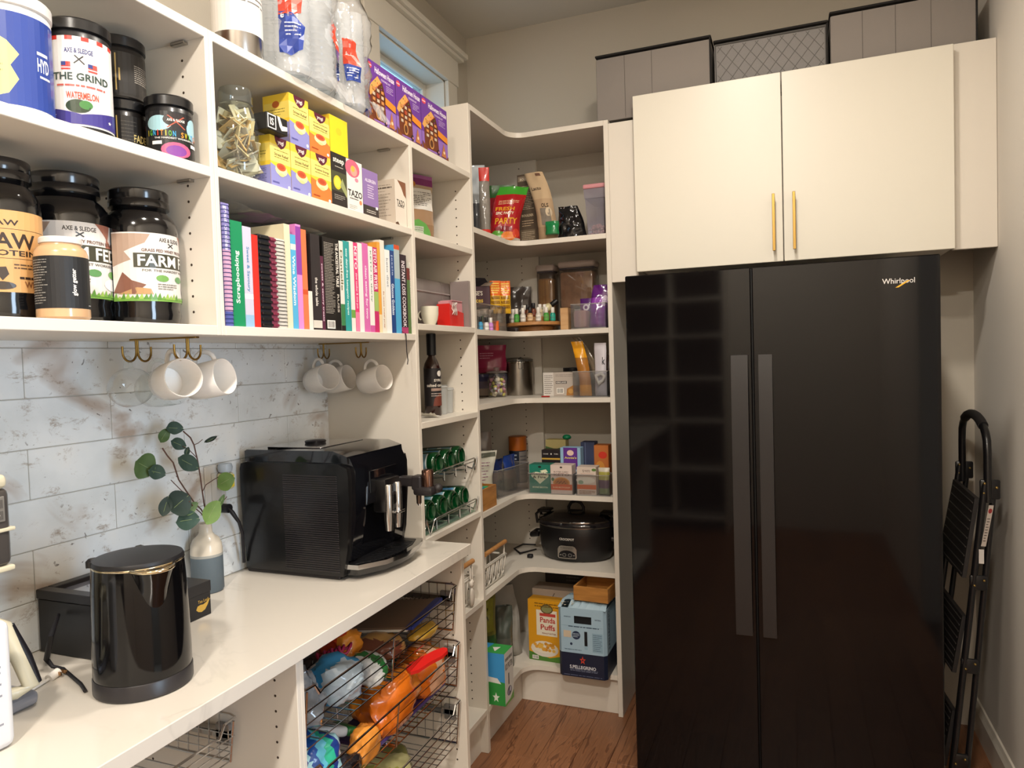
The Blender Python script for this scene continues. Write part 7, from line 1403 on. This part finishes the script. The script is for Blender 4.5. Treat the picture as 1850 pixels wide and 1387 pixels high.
crumple('snack_bag', 'blue and aqua patterned swim print bag at the near end of the middle basket', (.385, 1.298, zb2+.064), (.080, .092, .078), ['#1f4f9c', '#5fb8cf', '#2fae8c', '#24408c', '#a9d8e0'], 28, .22, stripes=3.2)
t = thing('black_box', 'black tag with white figures 10 on top of the blue patterned bag', 'box', (.345, 1.235, zb2+.126), rot=(math.radians(6), math.radians(12), math.radians(75)))
MB().box((-.03, -.022, 0), (.03, .022, .008), M('#16161a', .4), .002).build('tag_board', t, 0); G().text('10', .35, .6, .3, .4, '#dddddf').lines(.1, .15, .9, .3, 1, '#aaaaae', .5).build(lambda x, y, o: (-.03+x*.06, -.022+y*.044, .008+o), t, 'print')
crumple('snack_bag', 'black mesh bag at the front corner of the middle wire basket', (.44, 1.37, zb2+.025), (.028, .05, .035), ['#1a181c', '#2e2a30'], 29, .25)
tag(MB().box((.30, 1.50, zb2+.001), (.44, 1.88, zb2+.012), M('#4a3a74', .4), .002).build('flat_box'), 'flat purple-blue packet on the floor of the middle wire basket', 'packet')
t = thing('white_tray', 'white plastic tray edge at the far end of the middle wire basket', 'tray', (.04, 1.70, zb2+.002)); MB().box((0, 0, 0), (.17, .004, .10), M('#cfcdc8', .4), .001).box((0, .18, 0), (.17, .184, .10), M('#cfcdc8', .4), .001).box((0, .004, 0), (.004, .18, .10), M('#cfcdc8', .4), .001).box((.166, .004, 0), (.17, .18, .10), M('#cfcdc8', .4), .001).box((0, 0, -.0), (.17, .184, .003), M('#cfcdc8', .4)).build('tray_shell', t, 0)
# lower basket
crumple('snack_bag', 'crinkled yellow-green bag in the lowest wire basket', (.38, 1.60, zb3+.05), (.08, .12, .055), ['#9a9a4a', '#b5b07a', '#7a7a3a'], 31, .25)
crumple('snack_bag', 'orange and brown bag in the lowest wire basket', (.38, 1.38, zb3+.045), (.08, .09, .052), ['#b55a2a', '#6a4a3a', '#c97a3a'], 32, .25)
t = thing('water_case', 'blue-grey folded bag in the wire basket under the kettle', 'bag', (.20, .55, .664)); MB().box((-.12, -.28, 0), (.10, .30, .03), M('#3c4a55', .5), .012, 3).build('folded_bag', t, 30); MB().box((-.10, .05, .030), (.08, .28, .042), M('#8a8a6a', .5), .005, 2).build('packet', t, 30)
# ================================================================ step ladder folded against the right wall
t = thing('step_ladder', 'folded black step ladder with rounded top rail leaning beside the fridge', 'step ladder', (1.96, 2.70, 0))
LB = M('#141315', .32, coat=.2); LT = M('#2a2625', .6, bump=.3, bs=400); BR = M('#a58a50', .3, .9); o_ = Vector(t.location)
# two side frames; the frame plane runs from near-right to far-left
def L(a): return Vector(a)-o_
nT = (2.030,2.811,1.001); fT = (1.985,3.016,1.033)
nearTop = Vector((1.988,2.600,1.036)); farTop = Vector((1.988,2.960,1.042))
nearB = Vector((1.885, 2.58, .012)); farB = Vector((1.850, 2.92, .012))
def lerp(a, b, f): return a+(b-a)*f
ax = (farTop-nearTop).normalized()
# arched hand rail
m = MB(); pts = []
n0 = nearTop+Vector((-.004, 0, -.06)); f0 = farTop+Vector((-.004, 0, -.06)); ht = (2.003,2.780,1.247)[2]
for i in range(13):
    q = math.pi*i/12; c = (n0+f0)/2; half = (f0-n0)/2
    pts.append(c-half*math.cos(q)+Vector((-.0, 0, (ht-.11-c.z)+.10*math.sin(q)**.8 if 0 < i < 12 else ht-.12-c.z)))
pts = [n0]+pts+[f0]
m.tube([L(p_) for p_ in pts], .0115, LB, 12); m.build('top_rail', t, 60)
m = MB(); m.tube([L(p_) for p_ in pts[4:-4]], .015, M('#1d1b1c', .7), 12); m.build('grip', t, 60)
# side rails (front and rear legs of each side)
for a, b, nm in ((nearTop, nearB, 'near side rail'), (farTop, farB, 'far side rail')):
    for dx, r_ in ((-.012, .010), (.016, .009)):
        m = MB(); q = [L(lerp(a, b, f)+Vector((dx*(1+.6*f), .012 if dx > 0 else 0, 0))) for f in (0, .25, .5, .75, 1)]; m.tube(q, r_, LB, 10); m.build('leg', t, 60)
    m = MB(); k = L(a); m.box((k.x-.026, k.y-.006, k.z-.050), (k.x+.030, k.y+.006, k.z+.012), LB, .006, 2); m.build('hinge_plate', t, 30, label=nm.replace('rail', 'hinge plate'))
    m = MB()
    for dx, dz in ((-.014, .0), (-.016, -.030), (.018, -.012)): m.ball((k.x+dx, k.y-.007, k.z+dz), .0045, BR, seg=2)
    m.build('rivets', t, 60, kind='stuff')
    for f in (.30, .56, .86):
        m = MB(); k2 = L(lerp(a, b, f)); m.box((k2.x-.026, k2.y-.008, k2.z-.03), (k2.x+.022, k2.y+.004, k2.z+.018), LB, .005, 2); m.build('bracket', t, 30)
        m = MB()
        for dx, dz in ((-.014, -.014), (.012, .004)): m.ball((k2.x+dx, k2.y-.010, k2.z+dz), .0042, BR, seg=2)
        m.build('rivets', t, 60, kind='stuff')
    MB().cyl(L(b+Vector((-.018, 0, 0))), L(b+Vector((-.018, 0, .03))), .014, M('#0c0c0c', .8), 14).build('rubber_foot', t)
# folded treads
for f0_, f1_ in ((.05, .30), (.42, .60), (.72, .90)):
    a0 = lerp(nearTop, nearB, f0_)+Vector((-.018, .02, 0)); a1 = lerp(nearTop, nearB, f1_)+Vector((-.030, .02, 0)); b0 = lerp(farTop, farB, f0_)+Vector((-.018, -.02, 0)); b1 = lerp(farTop, farB, f1_)+Vector((-.030, -.02, 0))
    th = Vector((-.012, 0, 0)); vs = [L(p_) for p_ in (a0, b0, b1, a1, a0+th, b0+th, b1+th, a1+th)]
    m = MB(); m.add([tuple(v) for v in vs], [(3, 2, 1, 0), (4, 5, 6, 7), (0, 1, 5, 4), (1, 2, 6, 5), (2, 3, 7, 6), (3, 0, 4, 7)], LT); tr_ = m.build('tread', t, 0)
    for k in range(9):
        f = (k+.6)/9; m = MB(); m.tube([lerp(vs[4], vs[7], f)+Vector((-.001, .01, 0)), lerp(vs[5], vs[6], f)+Vector((-.001, -.01, 0))], .0022, M('#4a4542', .5), 5); m.build('grip_rib', tr_)
G().rect(0, 0, 1, 1, '#b5aaa0').ell(.5, .86, .4, .06, '#8a2a2a').lines(.2, .1, .8, .7, 9, '#4a403a', .4).build(lambda x, y, o: (nearTop.x-1.96-.004+x*.013-.022*(1-y), nearTop.y-2.70-.013-o, .84+y*.13), t, 'warning_label')
G().rect(0, 0, 1, 1, '#cfcac4').build(lambda x, y, o: (nearTop.x-1.96-.032+x*.014, nearTop.y-2.70-.013-o, .785+y*.045), t, 'white_sticker')
